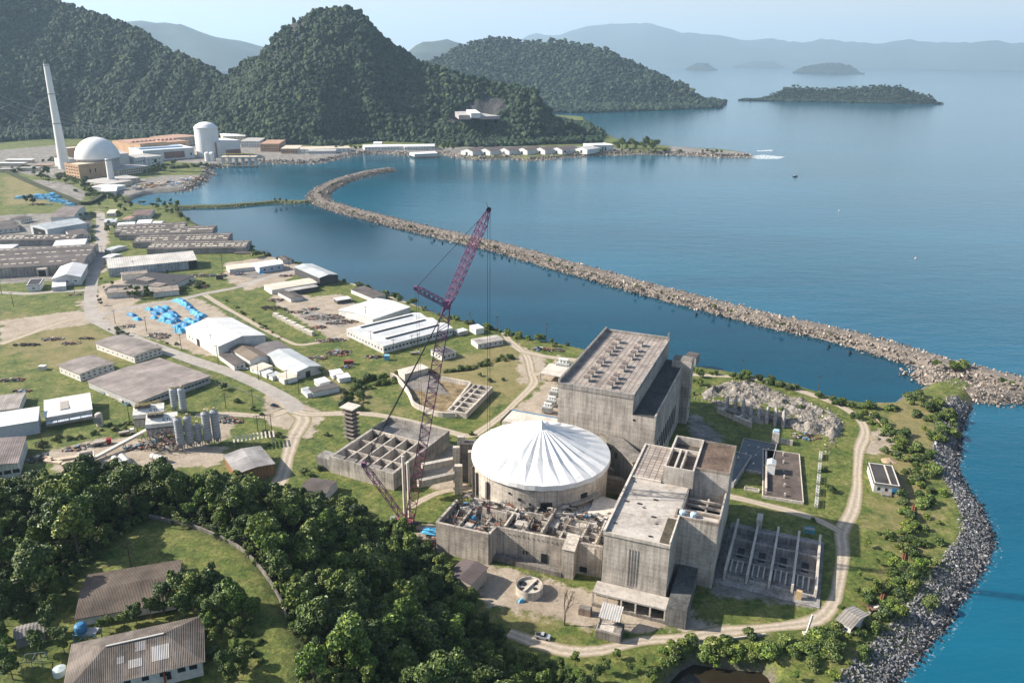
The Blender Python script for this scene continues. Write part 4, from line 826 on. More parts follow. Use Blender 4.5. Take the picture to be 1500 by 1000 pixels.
q=MB(); q.add([(-4.5,0,6.6),(3.2,0,6.6),(3.2,6.5,8.4),(-4.5,6.5,8.4),(-4.5,0,6.75),(3.2,0,6.75),(3.2,6.5,8.55),(-4.5,6.5,8.55)],[(3,2,1,0),(4,5,6,7),(0,1,5,4),(1,2,6,5),(2,3,7,6),(3,0,4,7)]); q.build('sheet_roof',corr((.46,.44,.42),'X',.9,.3),o)
for x,y,z in ((-3.8,.6,6.7),(2.6,.6,6.7),(-3.8,6,8.3),(2.6,6,8.3)): MB().box(x-.12,x+.12,y-.12,y+.12,0,z).build('post',WOOD,o)
w_=MB().box(-4.5,-4.2,-3,3.5,3.2,4); w_.box(-4.2,4.5,-3,-2.7,3.2,4); w_.build('parapet',CONC,o)
q=Q(857,898,5); o=thing('concrete_block','brown weathered concrete block between bare tree and booth','block',(q[0],q[1],5),-.3); MB().box(-2.3,2.3,-1.5,1.5,-.3,2.4).build('block',concrete((.3,.23,.18),.5),o); MB().box(-2,2,-1.2,1.2,2.42,2.7).build('lid',CDARK,o)
# bare tree between tank and booth
q=Q(827,915,5); o=thing('bare_tree','leafless dark tree with forked limbs beside the round tank','tree',(q[0],q[1],5)); b=MB(); 
def limb(p,d,l,w,k):
    p=np.array(p);d=np.array(d)/np.linalg.norm(d);e=p+d*l; b.beam(p,e,w)
    if k: 
        for _ in range(3 if k>1 else 2): limb(e,d+np.array([rr.uniform(-.6,.6),rr.uniform(-.6,.6),rr.uniform(-.1,.4)]),l*.68,w*.62,k-1)
limb((0,0,-.5),(0,0,1),5.5,.45,4); b.build('trunk',BARK,o)
# parked pickup and other vehicles
def car(px,py,rz,col,label,cat='car',pick=False,s=1.,group=None,z=None,name=None):
    P=Q(px,py,5.06); o=thing(name or ('pickup_truck' if pick else 'parked_car'),label,cat,tuple(P),rz,group); o.scale=(s,s,s); m=plain(col,.3,.1)
    b=MB(); prof=[(-2.2,.35),(2.2,.35),(2.25,.75),(2.1,.95),(.95,1.05),(-2.2,1.1)]
    def ex(b,prof,w): n=len(prof); b.add([(x,-w,z) for x,z in prof]+[(x,w,z) for x,z in prof],[tuple(range(n)),tuple(range(n,2*n))[::-1]]+[((i+1)%n,i,n+i,n+(i+1)%n) for i in range(n)])
    ex(b,prof,.88); b.build('body',m,o)
    b=MB(); ex(b,[(-.6,1.0),(.95,1.05),(.45,1.55),(-.5,1.6)] if pick else [(-1.9,1.08),(.95,1.05),(.3,1.5),(-1.5,1.52)],.78); b.build('cabin',GLASS,o)
    MB().box(-.45 if pick else -1.45,.4 if pick else .28,-.7,.7,1.55,1.65).build('cab_roof',m,o)
    if pick: MB().box(-2.1,-.75,-.7,.7,1.12,1.18).build('load_bed',DARK,o)
    for x in (-1.35,1.4):
        for y in (-.85,.85): MB().hcyl((x,y-.12,.36),(x,y+.12,.36),.36).build('wheel',DARK,o)
    return o
car(402,595,-.3,(.02,.03,.06),'dark blue car alone on the road junction'); car(359,541,.1,(.5,.55,.5),'pale car parked on the verge by the brown roofed sheds'); car(795,934,-.25,(.35,.36,.38),'grey pickup truck on the dirt road below the round tank','pickup truck',True,1.25)
def truck(px,py,rz,c1,c2,label,s=1.):
    P=Q(px,py,5.06); o=thing('flatbed_truck',label,'truck',tuple(P),rz); o.scale=(s,s,s)
    MB().box(1.6,3.4,-1.1,1.1,.6,2.6).build('cab',plain(c1,.4),o); MB().box(3.0,3.43,-.9,.9,1.6,2.4).build('windscreen',GLASS,o); MB().box(-3.6,1.5,-1.2,1.2,.9,1.2).build('flatbed',plain(c2),o); MB().box(-3.4,1.2,-1.0,1.0,1.22,1.9).build('load',scatmat(),o)
    for x in (-2.6,-1.4,2.4):
        for y in (-1,1): MB().hcyl((x,y-.15,.5),(x,y+.15,.5),.5).build('wheel',DARK,o)
    return o
truck(151,651,.45,(.3,.02,.02),(.15,.14,.13),'dark red flatbed truck on the yard left of the silos',1.2); truck(186,636,.5,(.6,.62,.65),(.2,.05,.04),'white cabbed truck behind the red one near the silos',1.1)
truck(608,519,.1,(.5,.5,.5),(.12,.12,.12),'grey truck standing between white factory and hedge',.9)
# ================= left of the drum: filter building, columns, clarifier, tower
a,ang,L,W=frame((482,668),(576,694),(645,627),14.); o=thing('filter_building','low roofless concrete building with four open channels beside the crane','building ruin',(a[0],a[1],5),ang); H=9.
print('filter',L,W)
def rail(b,x0,x1,y0,y1,z0,z1,t=.7): b.box(x0,x1,y0,y0+t,z0,z1); b.box(x0,x1,y1-t,y1,z0,z1); b.box(x0,x0+t,y0+t,y1-t,z0,z1); b.box(x1-t,x1,y0+t,y1-t,z0,z1)
MB().box(0,L,0,W,-2,3.2).build('floor_slab',CONC,o)
b=MB(); rail(b,0,L,0,W,3.2,H,.8); b.build('outer_wall',concrete((.42,.385,.34),.6),o)
MB().box(.8,L-.8,W*.66,W-.8,6.0,6.6).build('roof_slab',concrete((.26,.24,.22),.6),o)
for i in range(6): x=1+(L-2)*i/5; MB().box(x-.35,x+.35,.8,W*.66,3.2,H-(0 if i in(0,5) else .8)).build('channel_wall',CWALL,o)
for f in (.22,.45): MB().box(.8,L-.8,W*f-.35,W*f+.35,3.2,H-.9).build('cross_wall',CONC,o)
MB().box(.8,L-.8,W*.66,W*.66+.7,6.6,H-.3).build('cross_wall',CWALL,o)
for i in range(5): MB().box(1.5+(L-2)*i/5,1.1+(L-2)*(i+1)/5-.8,1.2,4.,7.2,H-.2).build('trough',CDARK,o)
for i in range(4): link('opening',wmesh(1.2,2.6,DARK,.9),o,(4.5+i*(L-6)/4,W*.66+.1,5.2))
MB().box(-9,-.02,1,8,-2,H-2.5).build('end_chamber',concrete((.38,.36,.33),.6),o)
CR=concrete((.50,.455,.40),.35)
o=thing('duct_gantry','pair of long concrete duct beams on columns running to the tent drum','gantry',tuple(Q(672,715,5)),0); bx=np.array(Q(672,715,5))
def rel(px,py,z): return Q(px,py,z)-bx
for (p0,p1) in ((( 618,684,16),(668,674,16)),((612,708,13),(675,694,13))):
    p,q=rel(*p0),rel(*p1); MB().beam(p,q,2.4,3.2).build('duct_beam',CR,o)
for px,py,h,w_ in ((672,722,15,1.8),(669,705,19,1.6),(676,700,23,1.8),(686,700,20,3.4),(692,706,17,2.)):
    p=rel(px,py,5); MB().box(p[0]-w_,p[0]+w_,p[1]-w_*.7,p[1]+w_*.7,-1,h).build('column',CWALL if w_<3 else CDARK,o)
for i,(px,py) in enumerate(((594.,768),(600.5,764))):
    p=Q(px,py,5); o=thing('concrete_post',('left','right')[i]+' tall slender cream post of the pair beside the crane mast','post',tuple(p)); MB().lathe([(.75,-1),(.62,34-i*4),(.01,34.2-i*4)],10).build('shaft',plain((.62,.58,.50),.8,.25),o); MB().box(-1,1,-1,1,-.5,.8).build('base',CONC,o)
# stacked-platform tower
p=Q(516,643,5); o=thing('platform_tower','slim square tower of stacked concrete platforms on the grass','tower',tuple(p),ang); 
MB().box(-2.2,2.2,-2.2,2.2,-1,19).build('core',concrete((.17,.145,.125),.6),o)
for i in range(7): MB().box(-3.3,3.3,-3.3,3.3,2+i*2.4,2.35+i*2.4).build('platform',concrete((.38,.33,.29),.5),o)
MB().box(-4.3,4.3,-3.8,3.8,19.02,19.6).build('top_slab',CLIGHT,o)
# clarifier / pump pit
p=[Q(x,y,8.2) for x,y in ((572,546),(580,549),(595,567),(601,578),(606,588),(622,596),(643,603),(667,604))]; base=np.array([*Q(640,590,5)]); o=thing('pump_pit','open concrete pit with curved walls and a row of six bays','pit structure',tuple(base)); 
pp=[q-base for q in p]; b=MB()
cur=smooth_line([q[:2] for q in pp],2.)
for u,v in zip(cur[:-1],cur[1:]): wallseg(b,u,v,1.,-2,3.2)
b.build('curved_wall',CLIGHT,o)
def rq(px,py,z=8.2): return (Q(px,py,z)-base)[:2]
b=MB(); wallseg(b,rq(646,551),rq(690,559),1.,-2,3.2); wallseg(b,rq(690,559),rq(664,591),1.2,-2,3.0); b.build('back_wall',CWALL,o)
A_,B_,C_,D_=rq(683.5,606),rq(722,567),rq(704,557),rq(663,593)
e=(B_-A_); Le=np.linalg.norm(e); e/=Le; n_=np.array([-e[1],e[0]]); wd=abs((D_-A_)@n_); sg=1 if (D_-A_)@n_>0 else -1
bay=link('bay_block',None,o,(A_[0],A_[1],0),(0,0,math.atan2(e[1],e[0]))); 
fl=MB().box(0,Le,0,wd,-2,1.) if sg>0 else MB().box(0,Le,-wd,0,-2,1.); 
y0,y1=(0,wd) if sg>0 else (-wd,0)
fl.box(0,Le,y0,y0+.9,1,3.6); fl.box(0,Le,y1-.9,y1,1,3.6); fl.box(0,Le,y0+wd*.62,y0+wd*.62+.8,1,3.6)
for i in range(7): fl.box((Le-.8)*i/6,(Le-.8)*i/6+.8,y0+.9,y1-.9,1,3.55)
bpy.data.objects.remove(bay); fl.build('bay_block',CWALL,o,(A_[0],A_[1],0),math.atan2(e[1],e[0]))
PITM=NT('pit_floor'); o_=PITM.co(); PITM=PITM.col(PITM.ramp(PITM.noise(o_,.2,6,.7),[(.35,(.05,.045,.03)),(.5,(.17,.12,.06)),(.65,(.26,.21,.14))]))
b=MB(); b.prism([tuple(q) for q in ([cur[i] for i in range(len(cur))]+[rq(690,559),rq(646,551)])],.02,.12); b.build('pit_floor',PITM,o)
b=MB(); q0,q1,q2=rq(586,561),rq(616,556),rq(659,571); b.add([(*rq(583,562),.2),(*rq(614,552),3.2),(*rq(628,546),3.2),(*rq(660,572),.2)],[(0,3,2,1)]); b.add([(*rq(583,562),.15),(*rq(660,572),.15),(*rq(628,546),3.),(*rq(614,552),3.)],[(0,3,2,1)]); b.build('ramp',CDARK,o)
B('pump_house','long low concrete pump house at the end of the curved pit','pump house',(593,548),(627,539),(619,533),5.,'flat',0,CLIGHT,CLIGHT,zb=6)
MB_=None
# ================= crawler crane
RED=plain((.36,.12,.13),.6,.4); PUR=plain((.20,.085,.16),.6,.3); CABLE=plain((.03,.03,.035),.6,.1)
base=np.array(T(600,772)); cr=thing('crawler_crane','tall purple lattice crane with luffing jib rising beside the white tent','crane',tuple(base)); up=np.array([0,0,1.])
def cp(px,py,d): return D(px,py,d)-base
dist=math.hypot(base[0],base[1]); f0=np.array([0,0,2.5]); bt=cp(655,446,dist-14); jt=cp(716,307,dist-24); st=cp(609,422,dist-12); bm=cp(533,680,dist-14)
m1=f0+(bt-f0)*.5
b=MB(); b.lattice(f0,f0+(bt-f0)*.34,2.,3.9,12,.17,3.9); b.build('lower_boom',RED,cr); b=MB(); b.lattice(f0+(bt-f0)*.34,bt,3.9,1.8,22,.17,3.9); b.build('upper_boom',PUR,cr)
b=MB(); b.lattice(bt,jt,1.6,.8,26,.13,2.7); b.build('jib',PUR,cr)
b=MB(); b.lattice(bt,st,1.5,.9,14,.12,2.); b.build('jib_strut',PUR,cr)
b=MB(); b.lattice(f0+np.array([-1.5,0,0]),bm,1.4,1.,14,.12,2.); b.build('back_mast',PUR,cr)
b=MB().obox(bt,(1.3,0,0),(0,1.3,0),(0,0,1.6)); b.build('boom_head',PUR,cr); MB().obox(bm,(.9,0,0),(0,.8,0),(0,0,1.)).build('mast_head',PUR,cr); MB().obox(st,(.7,0,0),(0,.7,0),(0,0,.7)).build('strut_head',PUR,cr)
b=MB(); b.beam(st,jt,.16); b.beam(st+np.array([.8,0,0]),f0+(bt-f0)*.98,.1); b.beam(bm,bt,.34); b.beam(bm+np.array([.7,0,0]),bt,.2); b.beam(st,np.array([st[0],st[1],bt[2]-58]),.09); b.beam(st+np.array([.9,0,0]),np.array([st[0]+.9,st[1],bt[2]-58]),.09)
hz_=24; hk=np.array([jt[0],jt[1],hz_])
for dx in (-.45,.45): b.beam(jt+np.array([dx,0,-.5]),hk+np.array([dx,0,0]),.13)
b.beam(jt,jt+np.array([-1.,0,2.6]),.15); b.build('rope',CABLE,cr)
MB().obox(hk-up*1,(.7,0,0),(0,.4,0),(0,0,1.3)).build('hook_block',RED,cr); MB().hcyl(jt+np.array([0,-.5,0]),jt+np.array([0,.5,0]),.9).build('sheave',CABLE,cr)
for s in (-1,1):
    b=MB(); n=14; prof=[(5*math.cos(a)*1.0,0.95+.95*math.sin(a)) for a in np.linspace(0,2*PI,n,endpoint=False)]; b.add([(x,s*3.2-.7,z-1) for x,z in prof]+[(x,s*3.2+.7,z-1) for x,z in prof],[tuple(range(n)),tuple(range(n,2*n))[::-1]]+[((i+1)%n,i,n+i,n+(i+1)%n) for i in range(n)]); b.build('crawler_track',DARK,cr)
MB().box(-6.5,2,-2.2,2.2,1.2,3.6).build('upperworks',RED,cr); MB().box(-8.5,-6.5,-2.6,2.6,1.3,4.2).build('counterweight',STEEL,cr); MB().box(1,3.2,-3.2,-1.6,1.4,4).build('cab',GLASS,cr)
# ================= right of the tall building
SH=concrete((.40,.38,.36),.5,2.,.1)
a,ang,L,W=frame((1061,846),(1193,878),(1202,797),5.); o=thing('foundation_bays','five parallel low concrete walls of an open foundation in the building shadow','foundation',(a[0],a[1],5),ang)
MB().box(-3,L+2,-5,W+2,-2,.4).build('floor_slab',concrete((.33,.31,.29),.6),o)
for i in range(5): x=L*i/4; MB().box(x-.45,x+.45,-1.5+i*.4,W-1+i*.3,.4,4.6).build('bay_wall',CLIGHT,o)
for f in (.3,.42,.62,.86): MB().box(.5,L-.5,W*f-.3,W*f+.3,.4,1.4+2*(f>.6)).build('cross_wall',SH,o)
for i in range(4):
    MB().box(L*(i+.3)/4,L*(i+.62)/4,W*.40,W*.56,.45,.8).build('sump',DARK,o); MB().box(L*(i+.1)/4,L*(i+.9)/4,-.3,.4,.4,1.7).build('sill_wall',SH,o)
    for k in range(3): MB().box(L*(i+.15+.25*k)/4,L*(i+.22+.25*k)/4,W*.1,W*.3,.42,1.5).build('pedestal',CLIGHT,o)
MB().box(L*.22,L*.29,W-1,W+5,.4,6.).build('pier',CLIGHT,o); MB().box(L*.80,L*.86,-3,-1.6,.4,4).build('pier',plain((.5,.36,.2)),o)
q=Q(1185,779,5); o=thing('skip_container','small teal metal skip on the grass above the foundation walls','container',(q[0],q[1],5),-.2); b=MB(); rail(b,-2.3,2.3,-1.5,1.5,0,2.2,.12); b.box(-2.2,2.2,-1.4,1.4,.1,.3); b.build('tub',plain((.10,.28,.32)),o); MB().box(-2.2,2.2,-1.3,1.3,1.5,1.7).build('load',scatmat(),o)
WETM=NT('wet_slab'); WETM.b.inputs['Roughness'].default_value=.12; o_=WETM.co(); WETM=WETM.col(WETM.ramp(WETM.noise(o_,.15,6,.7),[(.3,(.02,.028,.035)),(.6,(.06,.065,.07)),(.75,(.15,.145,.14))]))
BRS=NT('brown_slab'); o_=BRS.co(); BRS=BRS.col(BRS.ramp(BRS.noise(o_,.2,7,.75),[(.3,(.045,.036,.032)),(.55,(.10,.078,.066)),(.75,(.19,.15,.125))]))
def slab(A,Bq,C,label,m,z=1.5,stubs=(),rim=None,name='foundation_slab',rail_=False):
    a,ang,L,W=frame(A,Bq,C,5+z); o=thing(name,label,'slab',(a[0],a[1],5),ang); MB().box(0,L,0,W,-2,z).build('slab',m,o)
    if rim: b=MB(); rail(b,-.4,L+.4,-.4,W+.4,-2,z+.35,.4); b.build('rim',rim,o)
    for u,v,h in stubs: MB().box(u*L-.35,u*L+.35,v*W-.45,v*W+.45,z,z+h).build('column_stub',CLIGHT,o)
    return o,L,W
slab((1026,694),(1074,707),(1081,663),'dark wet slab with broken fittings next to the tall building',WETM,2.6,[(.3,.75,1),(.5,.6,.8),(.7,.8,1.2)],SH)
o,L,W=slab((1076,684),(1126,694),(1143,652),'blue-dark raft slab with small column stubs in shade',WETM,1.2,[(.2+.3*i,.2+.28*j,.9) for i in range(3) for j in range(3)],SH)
o,L,W=slab((1118,726),(1176,735),(1182,667),'rusty brown slab with rows of concrete column stubs',BRS,1.2,[(u,v,1.6) for u in (.06,.55) for v in (.06,.25,.42,.58,.75,.92)],CLIGHT)
MB().box(L*.04,L*.09,W*.1,W*.9,1.2,3).build('side_wall',CLIGHT,o)
q=Q(1128,694,5); o=thing('white_cabin','tiny white cabin between the dark raft and brown slab','cabin',(q[0],q[1],5),-.35); MB().box(-2,2,-2.6,2.6,-1,6.6).build('wall',WHITE,o); b=MB(); b.add([(-2.2,-2.8,6.6),(2.2,-2.8,6.6),(2.2,2.8,6.6),(-2.2,2.8,6.6),(0,-2.8,7.6),(0,2.8,7.6)],[(0,1,4),(1,2,5,4),(2,3,5),(3,0,4,5),(3,2,1,0)]); b.build('roof',WHITE,o)
q=Q(1135,648,5); o=thing('stair_tower','small concrete stair tower with a blue box at the back of the raft','tower',(q[0],q[1],5),-.35); MB().box(-1.8,1.8,-2,2,-1,6.5).build('wall',CLIGHT,o); MB().box(-1.4,1.4,-1.4,1.4,6.52,7.6).build('blue_box',plain((.35,.5,.65)),o); MB().box(2,9,-.4,.4,-1,3).build('wing_wall',CWALL,o)
q=Q(1101,718,5); o=thing('curb_enclosure','low concrete curb frame on grass beside the dirt track','curb',(q[0],q[1],5),-.3); b=MB(); rail(b,-3.5,3.5,-1.3,1.3,-.3,1,.4); b.build('curb',CLIGHT,o)
for i in range(5):
    q=Q(1195.5+1.5*i,738-17*i,5); o=thing('rack_frame','white lattice rack in the row on grass beside the brown slab','rack',(q[0],q[1],5),1.19,'white lattice racks in a row'); b=MB(); b.lattice((-3.8,0,1.4),(3.8,0,1.4),1.2,1.2,5,.12); b.build('lattice',plain((.5,.5,.48)),o)
    MB().box(-3.7,-3.4,-.8,.8,-.2,.8).build('foot',STEEL,o); MB().box(3.4,3.7,-.8,.8,-.2,.8).build('foot',STEEL,o)
# rock outcrop with fluted concrete-grey ribs
RP=W2([(1014,583),(1030,568),(1058,558),(1090,556),(1118,562),(1150,576),(1185,588),(1222,600),(1240,618),(1236,640),(1222,662),(1206,668),(1208,640),(1180,636),(1152,628),(1130,622),(1090,624),(1056,612),(1040,594)],5)
X,Y=np.meshgrid(np.arange(min(p[0] for p in RP)-2,max(p[0] for p in RP)+2,.9),np.arange(min(p[1] for p in RP)-2,max(p[1] for p in RP)+2,.9)); sd=sdist(X,Y,RP).reshape(X.shape)
rg=1-np.abs(2*fbm(X,Y,9,4,4)-1); Z=3.5+np.clip(sd*.16,-.5,1)*(4.6*rg**1.4+4.*(fbm(X,Y,3.5,4,9)-.35))*(.25+1.1*fbm(X,Y,22,2,6))
I=np.arange(X.size).reshape(X.shape); Fq=np.stack([I[:-1,:-1],I[:-1,1:],I[1:,1:],I[1:,:-1]],-1).reshape(-1,4); Fq=Fq[sd.ravel()[Fq].min(1)>-.8]
t_=NT('pale_rock'); o_=t_.co(); t_.bump(t_.noise(o_,1.5,6,.75),.5,1.); PALER=t_.col(t_.mix(1.,t_.ramp(t_.noise(o_,.18,6,.7),[(.3,(.07,.06,.05)),(.48,(.20,.18,.155)),(.7,(.36,.33,.295))]),t_.ramp(t_.noise(o_,1.2,5,.7),[(.3,.6),(.6,1.1)]),'MULTIPLY'))
tag(link('rock_outcrop',npmesh('rock_outcrop',np.stack([X.ravel(),Y.ravel(),Z.ravel()],1),Fq,[PALER])),'rough pale excavated rock beside the perimeter dirt road','rock')
sel=np.nonzero((sd.ravel()>.5)&(RNG.random(sd.size)<.13))[0]; n=len(sel); scatter('broken_rock',np.column_stack([X.ravel()[sel],Y.ravel()[sel],np.maximum(Z.ravel()[sel],4.9)+.1]),RNG.uniform(.25,1.,(n,1))*RNG.uniform(.8,1.2,(n,3)),RNG.uniform(0,6.28,(n,3)),STONES,'broken stones strewn over the pale excavated rock')
RIBM=concrete((.42,.39,.36),.5,9.,.3)
for i in range(8):
    q=Q(1064+11.8*i,602+3.2*i,5); b=MB(); h=7.5+1.8*math.sin(i*1.3); n=9
    V=[]; K=6
    for k in range(K):
        z=-1+h*k/(K-1)*1.1; r=1.15*(1-.18*k/K) if k<K-1 else .35
        V+=[(r*math.cos(2*PI*j/n)*1.0+rr.uniform(-.12,.12),r*math.sin(2*PI*j/n)*(3.6-.3*k)+k*.9+rr.uniform(-.15,.15),z) for j in range(n)]
    b.add(V,[(k*n+j,k*n+(j+1)%n,(k+1)*n+(j+1)%n,(k+1)*n+j) for k in range(K-1) for j in range(n)]+[tuple((K-1)*n+j for j in range(n))])
    o=tag(b.build('rock_rib',RIBM,None,tuple(q),-.3),'upright rounded grey rock rib in the row along the excavation','rock','row of rounded rock ribs'); o.scale=(1,1,1.05)
a,ang,L,W=frame((1050,600),(1100,622),(1106,610),7.); o=thing('broken_retaining_wall','tilted broken concrete retaining wall at the foot of the rock ribs','wall',(a[0],a[1],5),ang); MB().box(0,L,0,1,-2,3.4).build('wall',CWALL,o); [MB().box(L*f,L*f+1,1,6,-1,2.6).build('rib',CLIGHT,o) for f in (.05,.3,.55,.8)]
b=MB().box(L*.28,L*.5,-.5,4,3.45,5); b.build('block',CDARK,o)
for i,(px,py,s) in enumerate(((1278,642,2.6),(1300,675,3.2),(1302,652,1.8))):
    q=Q(px,py,5); o=tag(link('earth_mound',lump('earth_mound',plain((.42,.31,.2) if i==1 else (.3,.25,.17),.95,.4),60+i,3,.35,.5),None,(q[0],q[1],4.6)),['greenish earth heap near the road bend','large tan sand heap above the container hut','small earth heap beside the sand heap'][i],'earth heap'); o.scale=(s*1.2,s,s)
o,L,W=B('container_hut','pale hut with two dark roof panels standing right of the road','hut',(1281,708),(1318,713),(1315,684),4.6,'flat',0,plain((.55,.52,.48)),corr((.055,.05,.05),'Y',1.),para=.3,win=[('f',.2,.5,2,2.2,1.2,1.6)],door=[('f',.8,.8,1,1.8,1.4,3)])
MB().box(L*.62,L*.68,0,W,4.92,5.15).build('roof_rib',CLIGHT,o); MB().box(L*.3,L*.7,-3,-.2,0,.9).build('porch',CDARK,o); MB().box(L*.72,L*.98,-.25,-.05,1.6,3.4).build('blue_panel',BLUE,o)
B('roadside_shed','grey gable shed by the bend of the road above the riprap','shed',(1226,907),(1247,919),(1272,900),3.6,'gable',1.4,plain((.55,.53,.5)),RGREYX,'x',win=[('f',.3,.7,2,2,1,1)])
q=Q(1181,928,5); o=thing('leaning_pole','thick pale leaning pole by the road edge','pole',tuple(q)); MB().beam((0,0,-.4),(1.2,0,8.5),.6).build('pole',plain((.6,.58,.55)),o); MB().box(-1.2,1.2,-1,1,-.2,.5).build('base',CLIGHT,o)
def wall_line(name,px,h,w_,m,label,cat,zz=5.,step=3.):
    L_=smooth_line(W2(px,zz),step); b=MB(); z=zt(L_[:,0],L_[:,1])
    for (p,q,z0,z1) in zip(L_[:-1],L_[1:],z[:-1],z[1:]): wallseg(b,p,q,w_,min(z0,z1)-1,max(z0,z1)+h)
    return tag(b.build(name,m),label,cat)
wall_line('guard_wall',[(1121,930),(1060,938),(1000,948),(975,949)],.9,.5,CLIGHT,'low pale wall along the road above the dark pond','wall')
wall_line('garden_wall',[(208,756),(240,763),(280,772),(310,783),(345,800),(372,822),(395,850),(412,880),(420,905)],1.3,.5,CDARK,'curved low wall round the grass clearing of the bungalows','wall',50)
b=MB()
for px in ([(1216,727),(1236,700),(1236,660),(1250,635)],): pass
for i,px in enumerate(([(1337,742),(1331,775),(1325,800),(1316,848),(1298,852),(1288,882)],[(1275,606),(1300,635),(1330,660)],[(1302,700),(1330,738)])):
    P_=[np.array([*p,zt(p[0],p[1])+.6]) for p in W2(px,4.5)]; b=MB(); b.path(P_,.5); b.path([p+np.array([.9,0,0]) for p in P_],.4) if i==0 else 0
    for p in P_: b.beam(p-np.array([0,0,1.5]),p,.4)
    tag(b.build('pipeline',RUST if i==0 else plain((.4,.27,.16))),['rusty red twin pipeline running through shoreline scrub','thin tan pipe from the road bend to the scrub','short pipe running from the container hut'][i],'pipeline')
# ================= industrial yard on the left
FIB=corr((.33,.285,.26),'X',1.2,.5); FIBY=corr((.33,.285,.26),'Y',1.2,.5); DFX=corr((.115,.10,.095),'X',1.1,.45); DFY=corr((.115,.10,.095),'Y',1.1,.45)
WHX=corr((.66,.66,.65),'X',1.,.18,0,.6,(.45,.43,.4)); WHY=corr((.66,.66,.65),'Y',1.,.18,0,.6,(.45,.43,.4)); BEI=corr((.62,.55,.45),'X',1.,.2,0,.7,(.4,.35,.3)); SIL=corr((.50,.53,.54),'X',1.,.3,0,.5,(.2,.2,.2)); SILY=corr((.50,.53,.54),'Y',1.,.3,0,.5,(.2,.2,.2))
DW=corr((.42,.40,.38),'X',1.3,.5); WW=corr((.66,.66,.64),'X',1.6,.3,0,.7,(.3,.28,.26)); WWY=corr((.66,.66,.64),'Y',1.6,.3,0,.7,(.3,.28,.26)); PLAST=plain((.66,.63,.58),.9,.35); BUFF=plain((.50,.40,.30),.9,.35); SKYL=plain((.62,.58,.45),.6,.3)
# two storey office blocks and the broad flat hall
B('office_block','two storey white block with grey roof beside the main road','office',(140,501.5),(196.5,521.5),(237,509),5.2,'gable',.9,PLAST,FIB,'x',.8,win=[('f',.06,.94,8,2.1,1.5,.7),('r',.1,.9,6,4,1.3,.8),('r',.1,.9,6,1.8,1.3,.8)])
B('office_block','smaller two storey white block alone on the lawn','office',(86,535),(116.5,547.5),(165.5,532),5.2,'gable',.9,PLAST,FIB,'x',.8,win=[('f',.1,.9,5,2.1,1.3,.7),('r',.1,.9,6,4,1.3,.8),('r',.1,.9,6,1.8,1.3,.8)])
BIGR=corr((.36,.305,.28),'X',1.3,.4,7.)
B('flat_hall','very broad low hall with brownish grey sheet roof behind the silos','hall',(129,558),(203,588.5),(322,556),4.6,'gable',.8,plain((.45,.44,.43),.8,.35),BIGR,'x',.7,win=[('r',.05,.95,18,2.6,2.,1.)])
for i,(px,py) in enumerate(((143,569),(152,576),(161,579),(178,588),(186,593))):
    q=Q(px,py,5); tag(MB().box(-1.8,1.8,-1,1,0,1.4).build('crate',plain(((.6,.6,.58),(.25,.3,.33),(.7,.68,.62),(.5,.5,.5),(.15,.25,.3))[i]),None,tuple(q),-.5),['white crate at the left end of the broad hall front','dark slate crate, second along the broad hall front','cream long crate, middle of the broad hall front','grey crate near the white silo boxes by the hall','teal crate nearest the silo boxes by the hall'][i],'crate')
# big white warehouse and its brown neighbours
B('white_warehouse','huge bright white gable warehouse beside the blue tarpaulin yard','warehouse',(271.5,480),(319.5,507.5),(386,489.5),8.5,'gable',3.4,WW,WHY,'x',.5,door=[('f',.38,.38,1,2.6,5,5.2)],win=[('f',.1,.2,2,3,1.6,1)])
B('brown_gable_shed','brown roofed gable shed against the white warehouse','shed',(335,509),(366,528),(386,517),5.,'gable',1.9,WW,corr((.19,.15,.115),'Y',1.1,.3),'x',.5)
B('dark_lean_to','dark low lean-to in front of the brown shed','shed',(321,520),(343,536),(356,530),3.2,'shed',.8,PLAST,DFY,'x',.3,win=[('r',.3,.7,2,2,1,1)])
B('dark_flat_shed','wide dark grey roof between brown shed and silver hall','shed',(372,507),(391,519),(422,508),5.2,'gable',.8,WW,corr((.17,.15,.15),'Y',1.1,.3),'x',.3)
B('silver_hall','light silver gable hall facing the road junction','hall',(391.5,519),(435,545),(469,535.5),5.2,'gable',1.7,WW,SIL,'x',.5,door=[('r',.45,.45,1,2,3.4,4)])
for A_,B__,C_,h,lab,cat,rf in (((366,538),(380,543),(396,535),3,'small white annex with tan roof before the brown shed','annex',BEI),((404,549),(416,557),(431,549),3,'cream hut with wide roof at the corner of the silver hall','hut',BEI),
   ((383,545),(390,549),(397,543),2.6,'little white box trailer left of the grey van','trailer',WHX),((391,548),(399,552),(408,546),2.6,'greyish box trailer below the silver hall wall','trailer',SIL),
   ((452,569),(458,575),(493,563),3.2,'long white portable cabin with dark striped roof by the hedge','portable cabin',plain((.10,.09,.085))),((460,556),(468,562),(482,557),3,'short white portable cabin behind the long one','portable cabin',WHX),((482,543),(488,550),(502,545),2.8,'pale portable cabin near the round green tree','portable cabin',WHX),((492,549),(497,555),(512,550),2.8,'off-white portable cabin, rightmost of the group by the stream','portable cabin',WHX),
   ((441,569),(450,577),(455,570),2.6,'small wire mesh shelter beside the long portable cabin','shelter',SIL)):
    B('portable_cabin' if 'cabin' in cat else cat,lab,cat,A_,B__,C_,h,'flat',0,WHITE,rf,ov=.25,win=[('f',.15,.85,4,1.7,1.1,.8)] if 'cabin' in cat else [('f',.3,.3,1,1.6,1,.9)])
